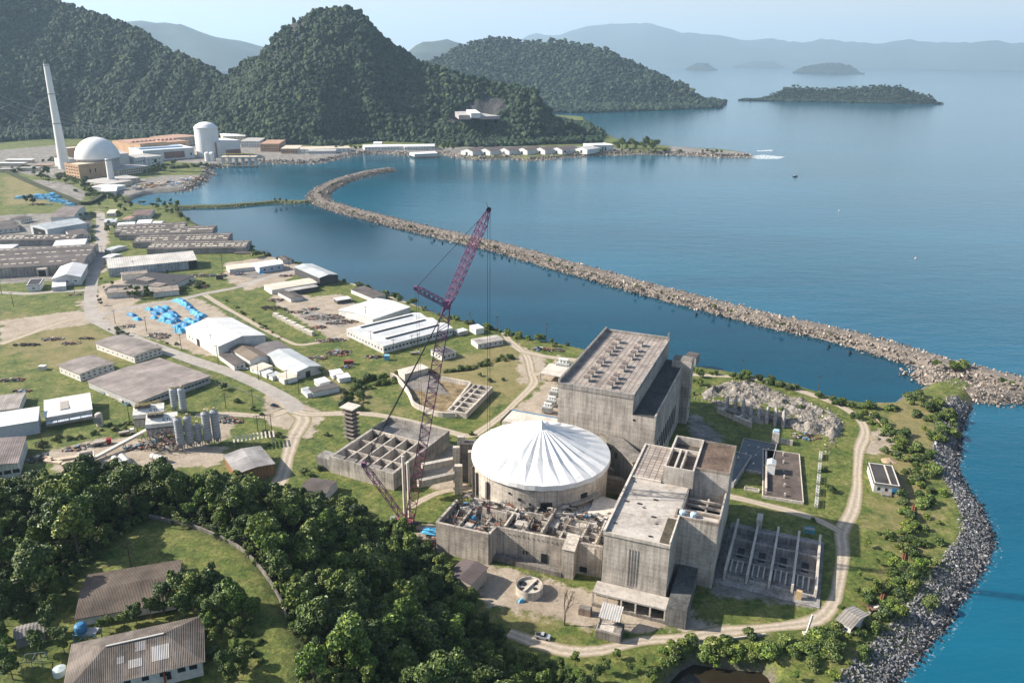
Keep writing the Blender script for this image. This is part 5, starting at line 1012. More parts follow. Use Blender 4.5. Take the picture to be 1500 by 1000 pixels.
# factory with three roof bands, twin span hall, small buildings east
o,L,W=B('saw_roof_factory','broad white factory with three long dark roof slots','factory',(507.5,482),(561.5,507.5),(664.5,481),5.4,'saw',1.6,WWY,WHX,'y',.4,sky=(3,),win=[('f',.05,.95,12,2.8,1.4,1.2),('r',.03,.97,20,2.8,1.8,1.3)])
for i in range(3): MB().box(L*(i+.5)/3-.7,L*(i+.5)/3+.7,W*.12,W*.88,7.2,7.75).build('roof_slot',DARK,o)
B('twin_span_hall','white wide hall behind the three-slot factory near the shore road','hall',(496,454),(546,468),(602,450),5.,'gable',1.5,WW,WHX,'y',.4)
B('lean_shed','dark brown narrow lean-to along the shore track','shed',(514,424),(546,437),(560,431),3.4,'shed',.9,PLAST,DFY,'x',.3)
B('white_cottage','small plain white cottage near the shore road','cottage',(688,477),(697,482.5),(706,478.5),4.2,'flat',0,WHITE,WHX,ov=.2,win=[('f',.5,.5,1,2.4,1.2,1)])
B('long_shed','long shed with light grey roof beside the shore road bend','shed',(690,497),(700,504),(730.5,493.5),3.6,'gable',.9,PLAST,corr((.47,.43,.39),'X',1.),'y',.4,win=[('r',.1,.9,5,1.8,1.2,1)])
B('hip_roof_kiosk','grey hipped kiosk behind the crane mast','kiosk',(631,512),(647,520),(661,511),4.2,'hip',2.6,PLAST,corr((.17,.165,.165),'Y',1.),win=[('f',.2,.8,3,2.2,1.3,1.4),('r',.2,.8,3,2.2,1.3,1.4)])
B('white_canopy','little white canopy by the corner of the slot-roof factory','canopy',(665,484),(672,487),(681,482),2.8,'flat',0,plain((.4,.38,.35)),WHX,ov=.3)
B('lagoon_hut','dark square hut on the bank behind the concrete hall','hut',(1004,521),(1020,524),(1023,518),5,'flat',0,plain((.26,.25,.24)),DFX,ov=.3)
# shore-side sheds to the north-west
B('open_hangar','grey open-sided steel hangar at the lagoon edge','hangar',(431,391),(468,407),(492,401),7.5,'gable',1.6,plain((.07,.07,.075)),SIL,'x',.5)
B('beige_roof_shed','long beige roofed shed beside the open hangar','shed',(386.5,418),(398,425),(455,409),4.,'gable',.8,PLAST,BEI,'y',.4)
B('dark_striped_shed','small dark shed with pale roof stripes below the beige shed','shed',(407,428),(426,438),(441,433),2.8,'gable',.7,PLAST,DFY,'x',.3)
B('long_wall_shed','narrow long shed with dark opening right of the beige shed','shed',(416,424),(423,428),(458,416),3.2,'shed',.6,plain((.08,.08,.08)),corr((.45,.43,.41),'X',1.),'y',.2)
B('workshop','white roofed workshop with blue-grey walls by the gravel yard','workshop',(369,385.5),(380,391.5),(409,383),6.,'gable',.9,plain((.42,.47,.55)),WHX,'y',.4,win=[('r',.2,.8,3,3,2,1.4)])
B('old_long_shed','old long pale shed left of the white workshop','shed',(331,389),(336,395),(397,377),3.4,'gable',.7,PLAST,BEI,'y',.3)
B('small_house','small grey house on the lagoon bank behind the workshop','house',(407,377),(414,382),(424,378),3.5,'gable',1.4,PLAST,DFX,'x',.3)
B('white_shelter','white roofed open shelter on the grass before the twin span hall','shelter',(489,437),(494,440.5),(512,436),3,'flat',0,plain((.08,.08,.08)),WHX,ov=.3)
# dark warehouse rows with translucent roof sheets
for i,(A_,B__,C_,lab) in enumerate((((167,343),(169,349),(270,336),'shortest and farthest dark warehouse of the four beside the lagoon'),((174,347),(175,357),(310,341),'second dark warehouse of the four from the far end'),((194,358),(195,368),(333,352),'third dark warehouse of the four from the far end'),((215,367),(216,376),(359,363),'nearest and longest dark warehouse of the four'))):
    A_=(A_[0],A_[1]-2)
    o,L,W=B('dark_warehouse',lab,'warehouse',A_,None or (C_[0],C_[1]+ (C_[1]-C_[1])),(C_[0]-4,C_[1]-9),5.5,'gable',2.2,DW,corr((.125,.105,.10),'X',1.1,.4),'x',.5,group='dark long warehouses by the lagoon') if False else B('dark_warehouse',lab,'warehouse',A_,C_,(C_[0]-5,C_[1]-10.5),5.5,'gable',2.2,DW,corr((.125,.105,.10),'X',1.1,.4),'x',.5,group='dark long warehouses by the lagoon')
    patches(o,L,W,5.5,2.2,17 if i else 11,SKYL,2.2,4.2,((0,.2),(0,.36),(0,.66)))
o,L,W=B('pale_long_warehouse','long warehouse with whitish grey roof facing the ruined school','warehouse',(158.5,393.5),(288,381),(284,371),8.,'shed',2.4,corr((.50,.53,.58),'X',3.),corr((.55,.52,.48),'X',2.,.3,0,.7,(.3,.28,.26)),'x',.4)
MB().box(L*.9,L+.03,-.04,.0,0,8).build('open_bay',DARK,o)
# left row west of the road
o,L,W=B('dark_warehouse','dark long warehouse with pale roof patches west of the road','warehouse',(-30,353),(108,351),(104,343),6,'gable',2.2,DW,corr((.12,.10,.10),'X',1.1,.4),'x',.4); patches(o,L,W,6,2.2,16,SKYL,2.4,4,((0,.22),(0,.40)))
B('white_strip_roof','bright white strip roof between the two dark warehouses','shed',(77,361),(124,358),(123,351),6.5,'shed',.8,WW,WHX,'x',.2); B('white_strip_roof','short white roof strip at the left picture edge','shed',(-30,365),(17,364),(17,359),6.4,'shed',.6,WW,WHX,'x',.2)
o,L,W=B('double_span_warehouse','vast dark double-span warehouse left of the shaded road','warehouse',(-60,397),(122,386),(127,358),8.5,'saw',2.,corr((.44,.41,.38),'X',3.,.5),corr((.135,.115,.11),'X',1.1,.45),'x',.3,sky=(2,)); 
for f in (.13,.36,.62,.87): 
    for i in range(16):
        if random.random()<.75: x=L*(i+.5)/16; s=(1 if (f*2)%1<.5 else -1); y=W*f; z=8.5+2.*(1-abs(((f*2)%1)-.5)*2)+.28; MB().add([(x-2,y-1,z-s*.21*4/ (W/4)*1),(x+2,y-1,z-s*.21*4/(W/4)),(x+2,y+1,z+s*.84/(W/4)),(x-2,y+1,z+s*.84/(W/4))],[(0,1,2,3)]).build('skylight',SKYL,o)
q=MB().box(L*.62,L*.70,-5,0,0,7); q.build('porch',CWALL,o); MB().box(L*.63,L*.69,-5.05,-4.9,0,5.5).build('gate',DARK,o)
B('white_gable_shed','white gable shed at the corner of the shaded road','shed',(76.5,408.5),(118,405.5),(122,388),7.2,'gable',3.2,WW,WHY,'y',.4,win=[('f',.2,.8,3,4,2,1)]); B('white_annex','low white annex on the left of the gable shed front','annex',(76,421),(96,419),(95,412),3.6,'shed',.6,WW,WHX,'x',.2)
B('black_roof_hut','white hut with a black flat roof on the verge','hut',(38.5,419),(58,417.5),(60,409),5,'flat',0,WHITE,plain((.035,.035,.04)),para=.4,win=[('f',.5,.5,1,2.5,1.6,1.2)])
o,L,W=B('steel_hangar','tall grey steel hangar with open framed gable','hangar',(44,330),(69,336),(78,316),10,'gable',3.5,plain((.48,.52,.54)),SILY,'y',.3); MB().box(L*.15,L*.85,-.15,-.02,0,8.5).build('gate',DARK,o)
B('brown_roof_hangar','brownish roofed hangar joined right of the steel hangar','hangar',(74,319),(108,317.5),(110,302),8,'gable',2.5,plain((.5,.55,.56)),corr((.24,.205,.19),'X',1.2),'x',.3)
for A_,B__,C_,h,r_,lab,rf in (((-20,338),(28,333),(31,322),5,1.4,'dark shed cluster roof at the left edge behind the patched warehouse',DFX),((-10,326),(26,320),(29,312),5,1.2,'grey old shed at the left edge near the field',FIB),((30,322),(47,318),(48,312),5,1.,'dark small shed left of the steel hangar',DFX),((90,330),(131,328),(131,323.5),5,.8,'white two storey block with dark roof right of the steel hangar',DFX),((57,342),(104,338),(103,333),4,.6,'long flat grey shed below the steel hangar',FIB),((104,347),(132,344),(132,334),6,.8,'dark blocky shed beside the tree lined road',DFX)):
    B('old_shed',lab,'shed',A_,B__,C_,h,'gable',r_,PLAST,rf,'x',.3,win=[('f',.1,.9,6,h*.6,1.6,1.2)])
for A_,B__,C_,h,lab,rf in (((153,366),(163,367),(168,359),3,'small grey roofed kiosk on the right verge of the road, upper',SIL),((150,377),(161,378),(162,371),3.4,'white square kiosk on the right verge of the road, lower',WHX),((172,331),(197,329.5),(196,325),4,'long white roofed hut by the lagoon trees',WHX),((200,328),(221,327),(220,321.5),4,'round topped white shed near the lagoon trees',WHX),((222,327),(236,327),(236,324),3.4,'narrow white roof right of the round topped shed',WHX),((193,316),(220,315),(219,307),5,'brown roofed villa among the lagoon trees',corr((.2,.13,.12),'X',1.)),((156,313),(168,312.5),(168,307),4,'pale gabled house near the canal corner',BEI),((178,322),(190,322),(190,316),4,'terracotta hut left of the brown villa',corr((.4,.25,.19),'X',1.)),((152,326),(170,325),(169,320),3.5,'grey low shed at the top of the road',SIL)):
    B('small_building',lab,'building',A_,B__,C_,h,'gable',.9,PLAST,rf,'x',.3,win=[('f',.2,.8,3,h*.55,1.2,1)])
# ruined school: U of low wings around a dark roof
TAN=corr((.30,.25,.21),'X',1.2,.4)
o=thing('school_complex','low dark-roofed complex with tan eaves wrapped by trees','building',tuple(Q(212,424,5))); bq=Q(212,424,5)
for nm,A_,B__,C_,h,m in (('dark_roof',(183,414),(250,419),(215,399),4.2,plain((.045,.042,.045))),('tan_roof',(178,404),(216,400),(214,396),4.6,TAN),('tan_roof',(156,430),(208,426),(214,419),4.4,TAN),('tan_roof',(224,429),(262,425),(250,419),4.2,TAN),('inner_roof',(200,409),(216,412),(212,406),5.2,TAN),('inner_roof',(217,418),(232,420),(229,414),4.9,TAN),('dark_roof',(153,425),(176,425),(168,418),4.,plain((.045,.042,.045)))):
    a,ang,L,W=frame(A_,B__,C_,5+h); l_=a-bq; MB().box(-.4,L+.4,-.4,W+.4,h,h+.35).build(nm,m,o,(l_[0],l_[1],0),ang); MB().box(0,L,0,W,-.5,h-.02).build('wall',PLAST,o,(l_[0],l_[1],0),ang)
# white sheds at the left edge
o,L,W=B('white_shed','white roofed shed with burnt-out roof middle on the lawn','shed',(66,611.5),(134,599.5),(129,578),5.6,'shed',.8,PLAST,WHX,'x',.5); MB().box(L*.33,L*.52,W*.25,W*.75,6.1,6.5).build('broken_roof',scatmat(),o)
b=MB(); [b.box(L*i/4+.2,L*(i+1)/4-.2,-5,-1.2,3.4,3.7) for i in range(4)]; b.build('canopy',corr((.55,.6,.66),'X',1.),o); [MB().box(L*i/4-.1,L*i/4+.1,-5,-4.8,0,3.4).build('post',STEEL,o) for i in range(5)]
q=Q(147,623,5); o=thing('tall_tank','pale upright tank block beside the burnt-roof shed','tank',tuple(q)); MB().lathe([(1.9,-.5),(1.9,7),(1.3,7.6),(.01,7.8)],14).build('shell',CLIGHT,o); MB().box(-2,2,-2.2,-1.9,2,6).build('ladder',STEEL,o)
B('white_shed','plain white shed with sunlit roof at the left edge','shed',(-50,633),(55,616),(52,599),7.5,'shed',1.,plain((.42,.47,.54)),WHX,'x',.4)
B('grey_roof_house','old grey ribbed roof with white wall at the left edge','house',(-40,606),(27,597.5),(27,576),4.,'gable',.8,PLAST,corr((.38,.34,.31),'X',1.),'x',.4,win=[('f',.6,.95,3,2.2,1.4,1)])
B('rust_roof_shed','weathered rust-grey barrel shed above the wood at the left edge','shed',(-50,690),(25,678),(27,641),7.,'gable',1.2,WW,corr((.30,.245,.23),'X',1.,.5),'y',.4,win=[('f',.6,.95,3,3,3,2)])
B('brown_wall_shed','shed with brown plank walls and patched roof below the silos','shed',(347,694),(402,679),(378,654),6.,'gable',1.,corr((.33,.18,.08),'X',1.6),corr((.42,.40,.39),'Y',1.,.5,4.),'y',.4)
B('dark_hut','dark brown hut roof at the edge of the wood','hut',(441,716),(478,722),(484,704),4.,'gable',1.3,PLAST,corr((.12,.10,.095),'Y',1.),'x',.4)
q=Q(372,652,5); o=thing('skeleton_shed','roof skeleton of slatted beams beside the silos','shed',tuple(q),.35); b=MB(); [b.box(-10+i*2,-9.2+i*2,-4,4,5,5.3) for i in range(11)]; b.build('slat',CLIGHT,o); [MB().box(x-.2,x+.2,y-.2,y+.2,-.5,5).build('post',CONC,o) for x in (-9.5,0,9.5) for y in (-3.8,3.8)]
# ================= concrete batching plant
SILO=plain((.34,.37,.41),.45,.35,0,.4)
def silo(px,py,h,r,label):
    q=Q(px,py,5); o=thing('cement_silo',label,'silo',tuple(q),0,'ribbed steel cement silos'); MB().lathe([(.6,1),(r,3.5),(r,h),(r*.5,h+.7),(.01,h+.8)],18).build('shell',SILO,o)
    b=MB(); [b.lathe([(r+.02,z-.12),(r+.13,z-.12),(r+.13,z+.12),(r+.02,z+.12)],18) for z in np.arange(4.5,h,1.7)]; b.build('hoop',plain((.52,.53,.54)),o)
    for k in range(4): a=k*PI/2+.7; MB().box(-.15,.15,-.15,.15,-.5,3.6).build('leg',STEEL,o,(r*.85*math.cos(a),r*.85*math.sin(a),0))
    MB().box(-.6,.6,-.5,.5,h+.75,h+2.).build('filter',plain((.5,.42,.25)),o); b=MB(); b.lathe([(r,h+.9),(r+.05,h+1.),(r,h+1.1)],18); b.beam((r*.9,0,h),(r*.9,0,h+1),.1); b.beam((-r*.9,0,h),(-r*.9,0,h+1),.1); b.build('railing',plain((.45,.35,.12)),o)
for a_ in ((266,658,17.5,2.0,'nearest left ribbed silo in the front pair by the wood'),(280,655,17.5,2.0,'second ribbed silo of the front pair by the wood'),(292.5,652,12,1.8,'short ribbed silo between the two tall pairs'),(306,651,18.5,2.0,'tall ribbed silo, left of the right-hand pair'),(319,648,18.5,2.0,'tall ribbed silo, rightmost of all'),(257,603,14,1.8,'rear ribbed silo with its back to the broad hall'),(270,606,15.5,1.95,'rear ribbed silo, right of the rear pair')): silo(*a_)
def lettered(txt,parent,loc,rot,size,m):
    c=bpy.data.curves.new('lettering','FONT'); c.body=txt; c.size=size; c.extrude=.02; c.align_x='CENTER'; c.align_y='CENTER'
    o=bpy.data.objects.new('tmp',c); COL.objects.link(o); dg=bpy.context.evaluated_depsgraph_get(); me=bpy.data.meshes.new_from_object(o.evaluated_get(dg)); bpy.data.objects.remove(o); me.materials.clear(); me.materials.append(m)
    o=link('lettering',me,parent,loc,rot); return o
for i,(px,py,lab) in enumerate(((222,627,'rear white mixing plant box lettered KTi on its sloped side'),(241,641,'front white mixing plant box lettered KTi above the conveyor'))):
    q=Q(px,py,5); o=thing('mixing_plant',lab,'mixing plant',tuple(q),.28); o.scale=(1.12,1.2,1.3)
    MB().add([(-7,-2.6,6),(7,-2.6,6),(7,2.6,6),(-7,2.6,6),(-7,-2.6,7.8),(7,-2.6,7.8),(7,2.6,10.2),(-7,2.6,10.2)],[(0,3,2,1),(4,5,6,7),(0,1,5,4),(1,2,6,5),(2,3,7,6),(3,0,4,7)]).build('bin',plain((.78,.76,.70),.8,.3),o)
    MB().box(-6.9,6.9,-2.4,2.4,2.2,5.6).build('lower_bin',plain((.58,.56,.5),.8,.4),o); MB().box(-7.1,7.1,-2.7,2.7,5.62,5.98).build('band',DARK,o)
    for k in range(3): MB().box(-6+k*2.4,-4+k*2.4,-.2,2.2,9.6,10.9).build('hatch',plain((.12,.11,.10)),o)
    lettered('KTi',o,(2.2,-1.0,8.56),(math.atan2(2.4,5.2),0,0),2.4,DARK)
    b=MB(); [b.beam((-6.8+k*2,-2.45,2.2),(-5.8+k*2,-2.45,5.6),.16) or b.beam((-5.8+k*2,-2.45,5.6),(-4.8+k*2,-2.45,2.2),.16) for k in range(6)]; b.build('truss',STEEL,o)
    for x in (-6,0,6):
        for y in (-2,2): MB().box(x-.2,x+.2,y-.2,y+.2,-.5,2.2).build('leg',STEEL,o)
    b=MB(); [b.beam((-7+rr.uniform(0,14),rr.uniform(-2,2),11),(-7+rr.uniform(0,14),rr.uniform(-2,2),12.5),.12) for _ in range(10)]; b.build('railing',plain((.4,.32,.12)),o)
q0,q1=np.array(Q(128,676,6.)),np.array(Q(222,626,10.)); o=thing('conveyor','long inclined covered conveyor rising to the mixing plant','conveyor',(q0[0],q0[1],5)); MB().beam((0,0,1),q1-q0+[0,0,1],2.2,1.2).build('gallery',plain((.55,.50,.45)),o)
for f in (.25,.55,.85): p=(q1-q0)*f; [MB().beam((p[0]+s,p[1],-.5),(p[0],p[1],p[2]+.4),.3).build('trestle_leg',STEEL,o) for s in (-1.2,1.2)]
o=thing('pipe_tangle','tangled rusty steelwork under the silos','steelwork',tuple(Q(243,655,5))); b=MB()
for k in range(150): p=np.array([rr.uniform(-8,8),rr.uniform(-6,6),rr.uniform(0,7)]); b.beam(p,p+np.array([rr.uniform(-4,4),rr.uniform(-3,3),rr.uniform(-4,4)]),rr.uniform(.15,.45))
tag(b.build('steelwork',scatmat(),o),kind='stuff')
for i,(p,q,r,lab) in enumerate((((222,668),(243,673),1.5,'ribbed horizontal tank lying under the silos'),((167,671),(176,680),1.6,'left white horizontal tank above the wood'),((178,668),(187,677),1.6,'right white horizontal tank above the wood'))):
    a_=np.array(Q(*p,6.5)); b_=np.array(Q(*q,6.5)); o=thing('horizontal_tank',lab,'tank',tuple(a_-[0,0,1.5])); MB().hcyl((0,0,1.6),b_-a_+[0,0,1.6],r,14).build('shell',plain((.6,.58,.53)),o); [MB().hcyl((b_-a_)*f+[0,0,1.6],(b_-a_)*(f+.02)+[0,0,1.6],r+.1,14).build('band',STEEL,o) for f in (.2,.5,.8)]; MB().box(-1,1,-.6,.6,-.6,.4).build('saddle',CONC,o)
q=Q(129,682,5); o=thing('concrete_hopper','open concrete hopper box with junk inside above the wood','hopper',tuple(q),.5); b=MB(); rail(b,-3.6,3.6,-4.5,4.5,-1,6,.6); b.build('wall',CLIGHT,o); MB().box(-2.9,2.9,-3.8,3.8,0,4.2).build('fill',scatmat(),o)
for i,(px,py,l) in enumerate(((64,671,9),(78,677,10),(100,672,15),(112,678,13))): 
    q=Q(px,py,5); tag(MB().box(-l/2,l/2,-1.3,1.3,0,1.).build('plank_stack',plain((.55,.45,.34),.9,.4),None,tuple(q),(-.25,-.25,.4,.4)[i]),['left short buff plank stack by the rusty shed','second buff plank stack by the rusty shed','long buff plank stack leading to the hopper','lower long buff plank stack leading to the hopper'][i],'plank stack')
# ================= tarpaulin stacks, crates, scrap
for i,(px,py,w_,d_,h_,rz) in enumerate(((193,462,9,4,2.2,-.5),(201,468,8,4,2.2,-.5),(219,454,7,4,2.6,-.5),(236,456,14,5,3,-.45),(248,464,15,5,3,-.45),(240,470,9,5,3.4,-.45),(256,470,10,5,2.8,-.45),(263,442,13,6,3,-.5),(272,447,10,5,3.2,-.5),(279,453,8,5,3,-.5),(288,460,10,5,2.6,-.5),(295,463,9,5,2.4,-.5),(270,478,13,7,3.2,-.4),(283,474,9,5,2.8,-.4),(264,486,8,5,3,-.4),(228,460,8,4,2.4,-.5),(231,452,7,4,2.4,-.45),(243,452,9,4,2.6,-.5),(252,459,9,4,2.4,-.45),(226,466,6,4,2.2,-.4),(249,473,8,4,2.6,-.4),(258,464,8,4,2.4,-.5),(268,444,7,4,3,-.5),(284,457,7,4,2.6,-.5),(291,466,7,4,2.4,-.5),(276,470,8,4,2.6,-.4),(272,483,8,4,2.8,-.4),(290,471,7,4,2.4,-.4),(259,480,7,4,2.6,-.4))):
    tarp(px,py,5,w_,d_,h_,(LBLUE if i%3 else plain((.05,.26,.52),.5,.5,0,.5)),'stacked goods under bright blue tarpaulin in the yard by the white warehouse','tarpaulin stack',rz)['group']='blue tarpaulin stacks in the warehouse yard'
for i in range(13):
    px,py=((29,291),(38,290),(48,290),(57,288),(62,292),(70,288),(75,292),(80,295),(84,290),(90,296),(96,298),(78,286),(104,301))[i]
    tarp(px,py,5,15,6,4,LBLUE if i%2 else plain((.12,.34,.52),.5,.4,0,.5),'long pale blue covered stack on the far field near the canal','tarpaulin stack',.05)['group']='blue covered stacks on the far field'
tarp(383,400,5,5,4,3,LBLUE,'blue tarpaulin heap beside the white workshop','tarpaulin stack'); tarp(411,391,5,6,4,3,BLUE,'blue box cover right of the white workshop','tarpaulin stack')
for i in range(9):
    px,py=405+6.3*i,464+3.3*i+ (i%2)*.6
    q=Q(px,py,5); o=thing('crate_stack','pale stack of packed crates in the line along the grass strip','crate stack',tuple(q),-.5+rr.uniform(-.1,.1),'crate stacks along the grass strip'); MB().box(-2.8,2.8,-1.5,1.5,0,1.7).build('lower_crate',plain((.5,.45,.38),.9,.4),o); MB().box(-2.5,2.3,-1.3,1.4,1.72,3.).build('upper_crate',plain((.62,.57,.5),.9,.4),o)
def heap(px,py,r1,r2,n,h,rz,label,size=1.,cat='scrap heap',dark=False):
    q=Q(px,py,5); b=MB()
    for k in range(n):
        a_=rr.uniform(0,6.28); d_=math.sqrt(rr.random()); x,y=r1*d_*math.cos(a_),r2*d_*math.sin(a_); z=h*(1-d_)*rr.random(); s=size*rr.uniform(.25,1.1); u=rr.uniform(0,3.14)
        if rr.random()<.35: b.beam((x,y,z+.2),(x+rr.uniform(-3,3)*size,y+rr.uniform(-3,3)*size,z+rr.uniform(0,.8)),.25*size)
        else: b.obox((x,y,z+s*.3),(s*math.cos(u),s*math.sin(u),rr.uniform(-.2,.2)*s),(-s*.6*math.sin(u),s*.6*math.cos(u),0),(0,0,s*rr.uniform(.15,.5)))
    return tag(b.build('scrap_heap',plain((.05,.042,.038),.9,.5) if dark else scatmat(),None,tuple(q),rz),label,cat)
for a_ in ((350,402,9,4,60,1.5,0,'mixed scrap on the gravel between rubble and old long shed'),(420,404,8,3,60,1.5,.2,'scrap strip below the white workshop'),(20,400,10,3,60,1.6,0,'scrap along the front of the double-span warehouse'),(110,432,6,2,30,1.2,0,'small junk line by the white gable shed'),(60,300,16,6,80,2.5,0,'brown scrap on the far field south of the blue stacks'),(540,500,6,3,50,1.4,.2,'parts stacked along the factory front'),(620,490,8,2,40,1.4,-.2,'small crates along the factory side'),(404,440,7,4,60,1.4,0,'dark scrap under the beige roofed shed'),(402,452,13,6,90,1.5,-.2,'dark scorched scrap patch on the grass strip',1.,'scrap heap',True),(436,458,11,3,70,1.8,-.1,'line of mixed scrap above the crate stacks'),(456,453,7,3,50,1.6,.2,'pale scrap line left of the white shelter'),(478,465,17,7,220,2,.2,'wide field of machine parts beside the twin span hall'),(503,472,14,4,130,2,.25,'scrap rows in front of the twin span hall'),(468,480,6,4,50,1.5,0,'scrap lying left of the factory corner'),
 (485,499,12,3,110,2.4,.15,'long dark row of drums by the inner track'),(497,517,9,6,110,2.4,0,'white and grey junk pile on the lawn below the factory'),(463,525,7,4,60,1.5,0,'scattered scrap behind the silver hall'),(509,538,4,2,26,2,.1,'rusty red junk row beside the portable cabins'),(548,523,7,3,50,1.6,0,'orange and white junk by the stream'),
 (296,404,14,5,120,2.2,.1,'mauve rubble heap behind the ruined school'),(325,404,5,4,50,3,0,'dark rubble mound with a stump wall'),(292,419,14,4,100,1.2,-.5,'rows of grey pipes on the grass by the rubble'),(232,492,10,6,90,1.6,-.4,'concrete debris between road and white warehouse'),(188,478,6,3,50,1,.0,'yellowish rubble in the tarpaulin yard corner'),
 (77,497,8,3,60,1.6,.15,'brown scrap frame on the west lawn'),(40,505,10,3,70,1.,.05,'dark brush heap on the west lawn',1.,'scrap heap',True),(105,503,7,2.4,60,1.8,0,'pale junk row on the west lawn'),(128,496,6,1.6,40,1.4,0,'dark log row on the west lawn',1.,'scrap heap',True),(15,557,9,3,60,1.8,.1,'junk and scrap at the left edge of the west lawn'),(33,573,6,2,50,1.6,0,'white bags pile near the grey roof house'),
 (337,616,8,4,90,1.6,-.2,'broken concrete pieces right of the silos'),(120,655,10,3,70,1.5,.4,'brown machinery scrap by the conveyor foot'),(205,655,8,4,70,2,.2,'scrap between conveyor and silos'),(55,672,7,4,60,1.6,0,'dark timber scrap beside the rusty shed'),(640,795,10,5,120,1.2,.1,'rubble on bare soil left of the ruin wall'),(800,512,14,4,90,1.6,-.1,'driftwood and rubble row on the lagoon bank'),(1180,640,8,5,60,1.2,0,'white stone debris on the slope by the rock outcrop'),(1288,895,5,3,36,1.4,0,'white debris beside the roadside shed')): heap(*a_)
for i,(px,py,sx_,sy_,h_,c_,rz,lab) in enumerate(((63,541,2.,1.6,2.6,(.6,.56,.5),0,'small white box on the lawn by the smaller office block'),(511,533,3,1.4,2.6,(.2,.05,.04),.1,'dark red container beside the portable cabins'),(567,527,1.6,1.4,3.4,(.15,.35,.55),0,'blue toilet cabin at the edge of the stream'),(322,409,3,1,4,(.10,.08,.07),.3,'dark stump of broken wall near the mauve rubble'),(357,372,9,.8,1.6,(.3,.24,.2),.1,'low brown wall piece in front of the nearest dark warehouse'),(470,466,1,1,1,(.6,.6,.6),0,'lone pale block above the machine parts field'))):
    q=Q(px,py,5); o=thing(('box','shipping_container','toilet_cabin','wall_stump','wall_piece','block')[i],lab,('box','container','toilet','wall','wall','block')[i],tuple(q),rz); MB().box(-sx_,sx_,-sy_,sy_,-.2,h_).build('body',plain(c_,.7,.3),o); MB().box(-sx_-.1,sx_+.1,-sy_-.1,sy_+.1,h_+.01,h_+.15).build('top',plain(tuple(min(.8,x*1.3) for x in c_)),o)
# ================= power station across the bay
TANW=plain((.50,.33,.21),.85,.3,0,.08); WHW=plain((.62,.62,.60),.8,.2,0,.1); BEIW=plain((.55,.48,.38),.85,.25,0,.1); BRNW=plain((.27,.15,.12),.9,.3,0,.1); GRR=plain((.42,.40,.38),.9,.35,0,.06); TERR=plain((.40,.25,.18),.9,.3,0,.1)
SHELL=plain((.70,.70,.68),.7,.12,0,.05)
c=Q(147,254,5); k=np.linalg.norm(Q(115.5,254)-Q(178,254))/2
o=thing('domed_reactor_building','big white half-sphere dome on a drum at the far power station','reactor building',tuple(c)); zt_=26.
prof=[(k*math.cos(a),zt_+k*.98*math.sin(a)) for a in np.linspace(0,PI/2,14)]; prof[-1]=(.01,zt_+k*.98)
MB().lathe(prof,48).build('dome',SHELL,o,smooth=True); MB().lathe([(k*.93,-2),(k*.93,zt_-.1),(k*1.01,zt_-.1),(k*1.01,zt_+1)],48).build('drum',GRR,o)
c=Q(95,247,5); o=thing('chimney','very tall slender white chimney beside the white dome','chimney',tuple(c)); h=float(D(67.5,94,math.hypot(c[0],c[1]))[2]-5); sh_=D(67.5,94,math.hypot(c[0],c[1]))-c
MB().lathe([(9.5,-2),(7.6,h*.22),(6.0,h*.55),(4.4,h),(3.6,h),(3.6,h-2)],28).build('shaft',plain((.66,.66,.65),.8,.12,0,.03),o,smooth=False)
for f,r in ((.44,6.6),(.72,5.4),(.985,4.6)): MB().lathe([(r,h*f),(r+.9,h*f),(r+.9,h*f+1.2),(r,h*f+1.2)],24).build('ring_platform',STEEL,o)
c=Q(164,269,5); o=thing('vent_stack','short pale square vent stack in front of the white dome','stack',tuple(c)); MB().lathe([(5.5,-1),(4.6,38),(3.6,39),(3.6,36)],10).build('shaft',WHW,o); MB().lathe([(5,36.2),(5.6,36.2),(5.6,37.4),(5,37.4)],10).build('collar',STEEL,o)
def FB(label,A_,B__,C_,h,wall,rm=GRR,name='station_building',win=(),roof='flat',rise=2,cat='building',ridge='x',**k_): return B(name,label,cat,A_,B__,C_,h,roof,rise,wall,rm,ridge,.4,5,win=win,**k_)
FB('orange-brown block with rows of windows at the chimney foot',(94,240),(114.5,243),(133,236),22,TANW,BEIW,win=[('f',.12,.88,5,4,5,1.6),('f',.12,.88,5,9,5,1.6),('f',.12,.88,5,14,5,1.6),('f',.12,.88,5,18.5,5,1.6),('r',.4,.6,2,12,2,6)],para=1.5)
FB('brown square block behind the chimney',(81,217),(97,219),(113,213),26,TANW,BEIW,para=1.5); FB('white low block left of the chimney foot',(79,231),(92,234),(99,230),14,WHW,win=[('f',.2,.8,3,8,3,2)])
o,L,W=FB('long orange turbine house with a row of roof fans behind the dome',(206,212),(276,206.5),(262,199),24,TANW,TERR,win=[('f',.1,.9,8,18,4,2)])
for i in range(11): MB().lathe([(3.2,24.3),(3.2,27.5),(2.2,28.2),(.1,28.2)],10).build('roof_fan',plain((.5,.3,.26)),o,(L*(i+.6)/11.5,W*.35,0))
FB('orange end block of the turbine house beside the dome',(188,210),(205,212),(203,204),26,TANW,TERR,para=1.2)
o,L,W=FB('white front hall with a brown panel and blue roof strip',(209,222),(284,217),(280,211),19,WHW,plain((.55,.60,.66)),win=[('f',.93,.93,1,8,3,5)],para=1); MB().box(L*.40,L*.80,-.4,0,3,15).build('brown_panel',BRNW,o); MB().box(L*.05,L*.9,W*.4,W*.62,19.4,21.5).build('roof_strip',plain((.30,.40,.52)),o)
FB('beige block between dome and white front hall',(167,232),(196,230),(193,222),18,BEIW,win=[('f',.1,.9,9,13,3,1.4),('f',.1,.9,9,7,3,1.4)]); FB('white cube on the beige block roof line beside the dome',(171,226),(188,225),(186,219),26,WHW)
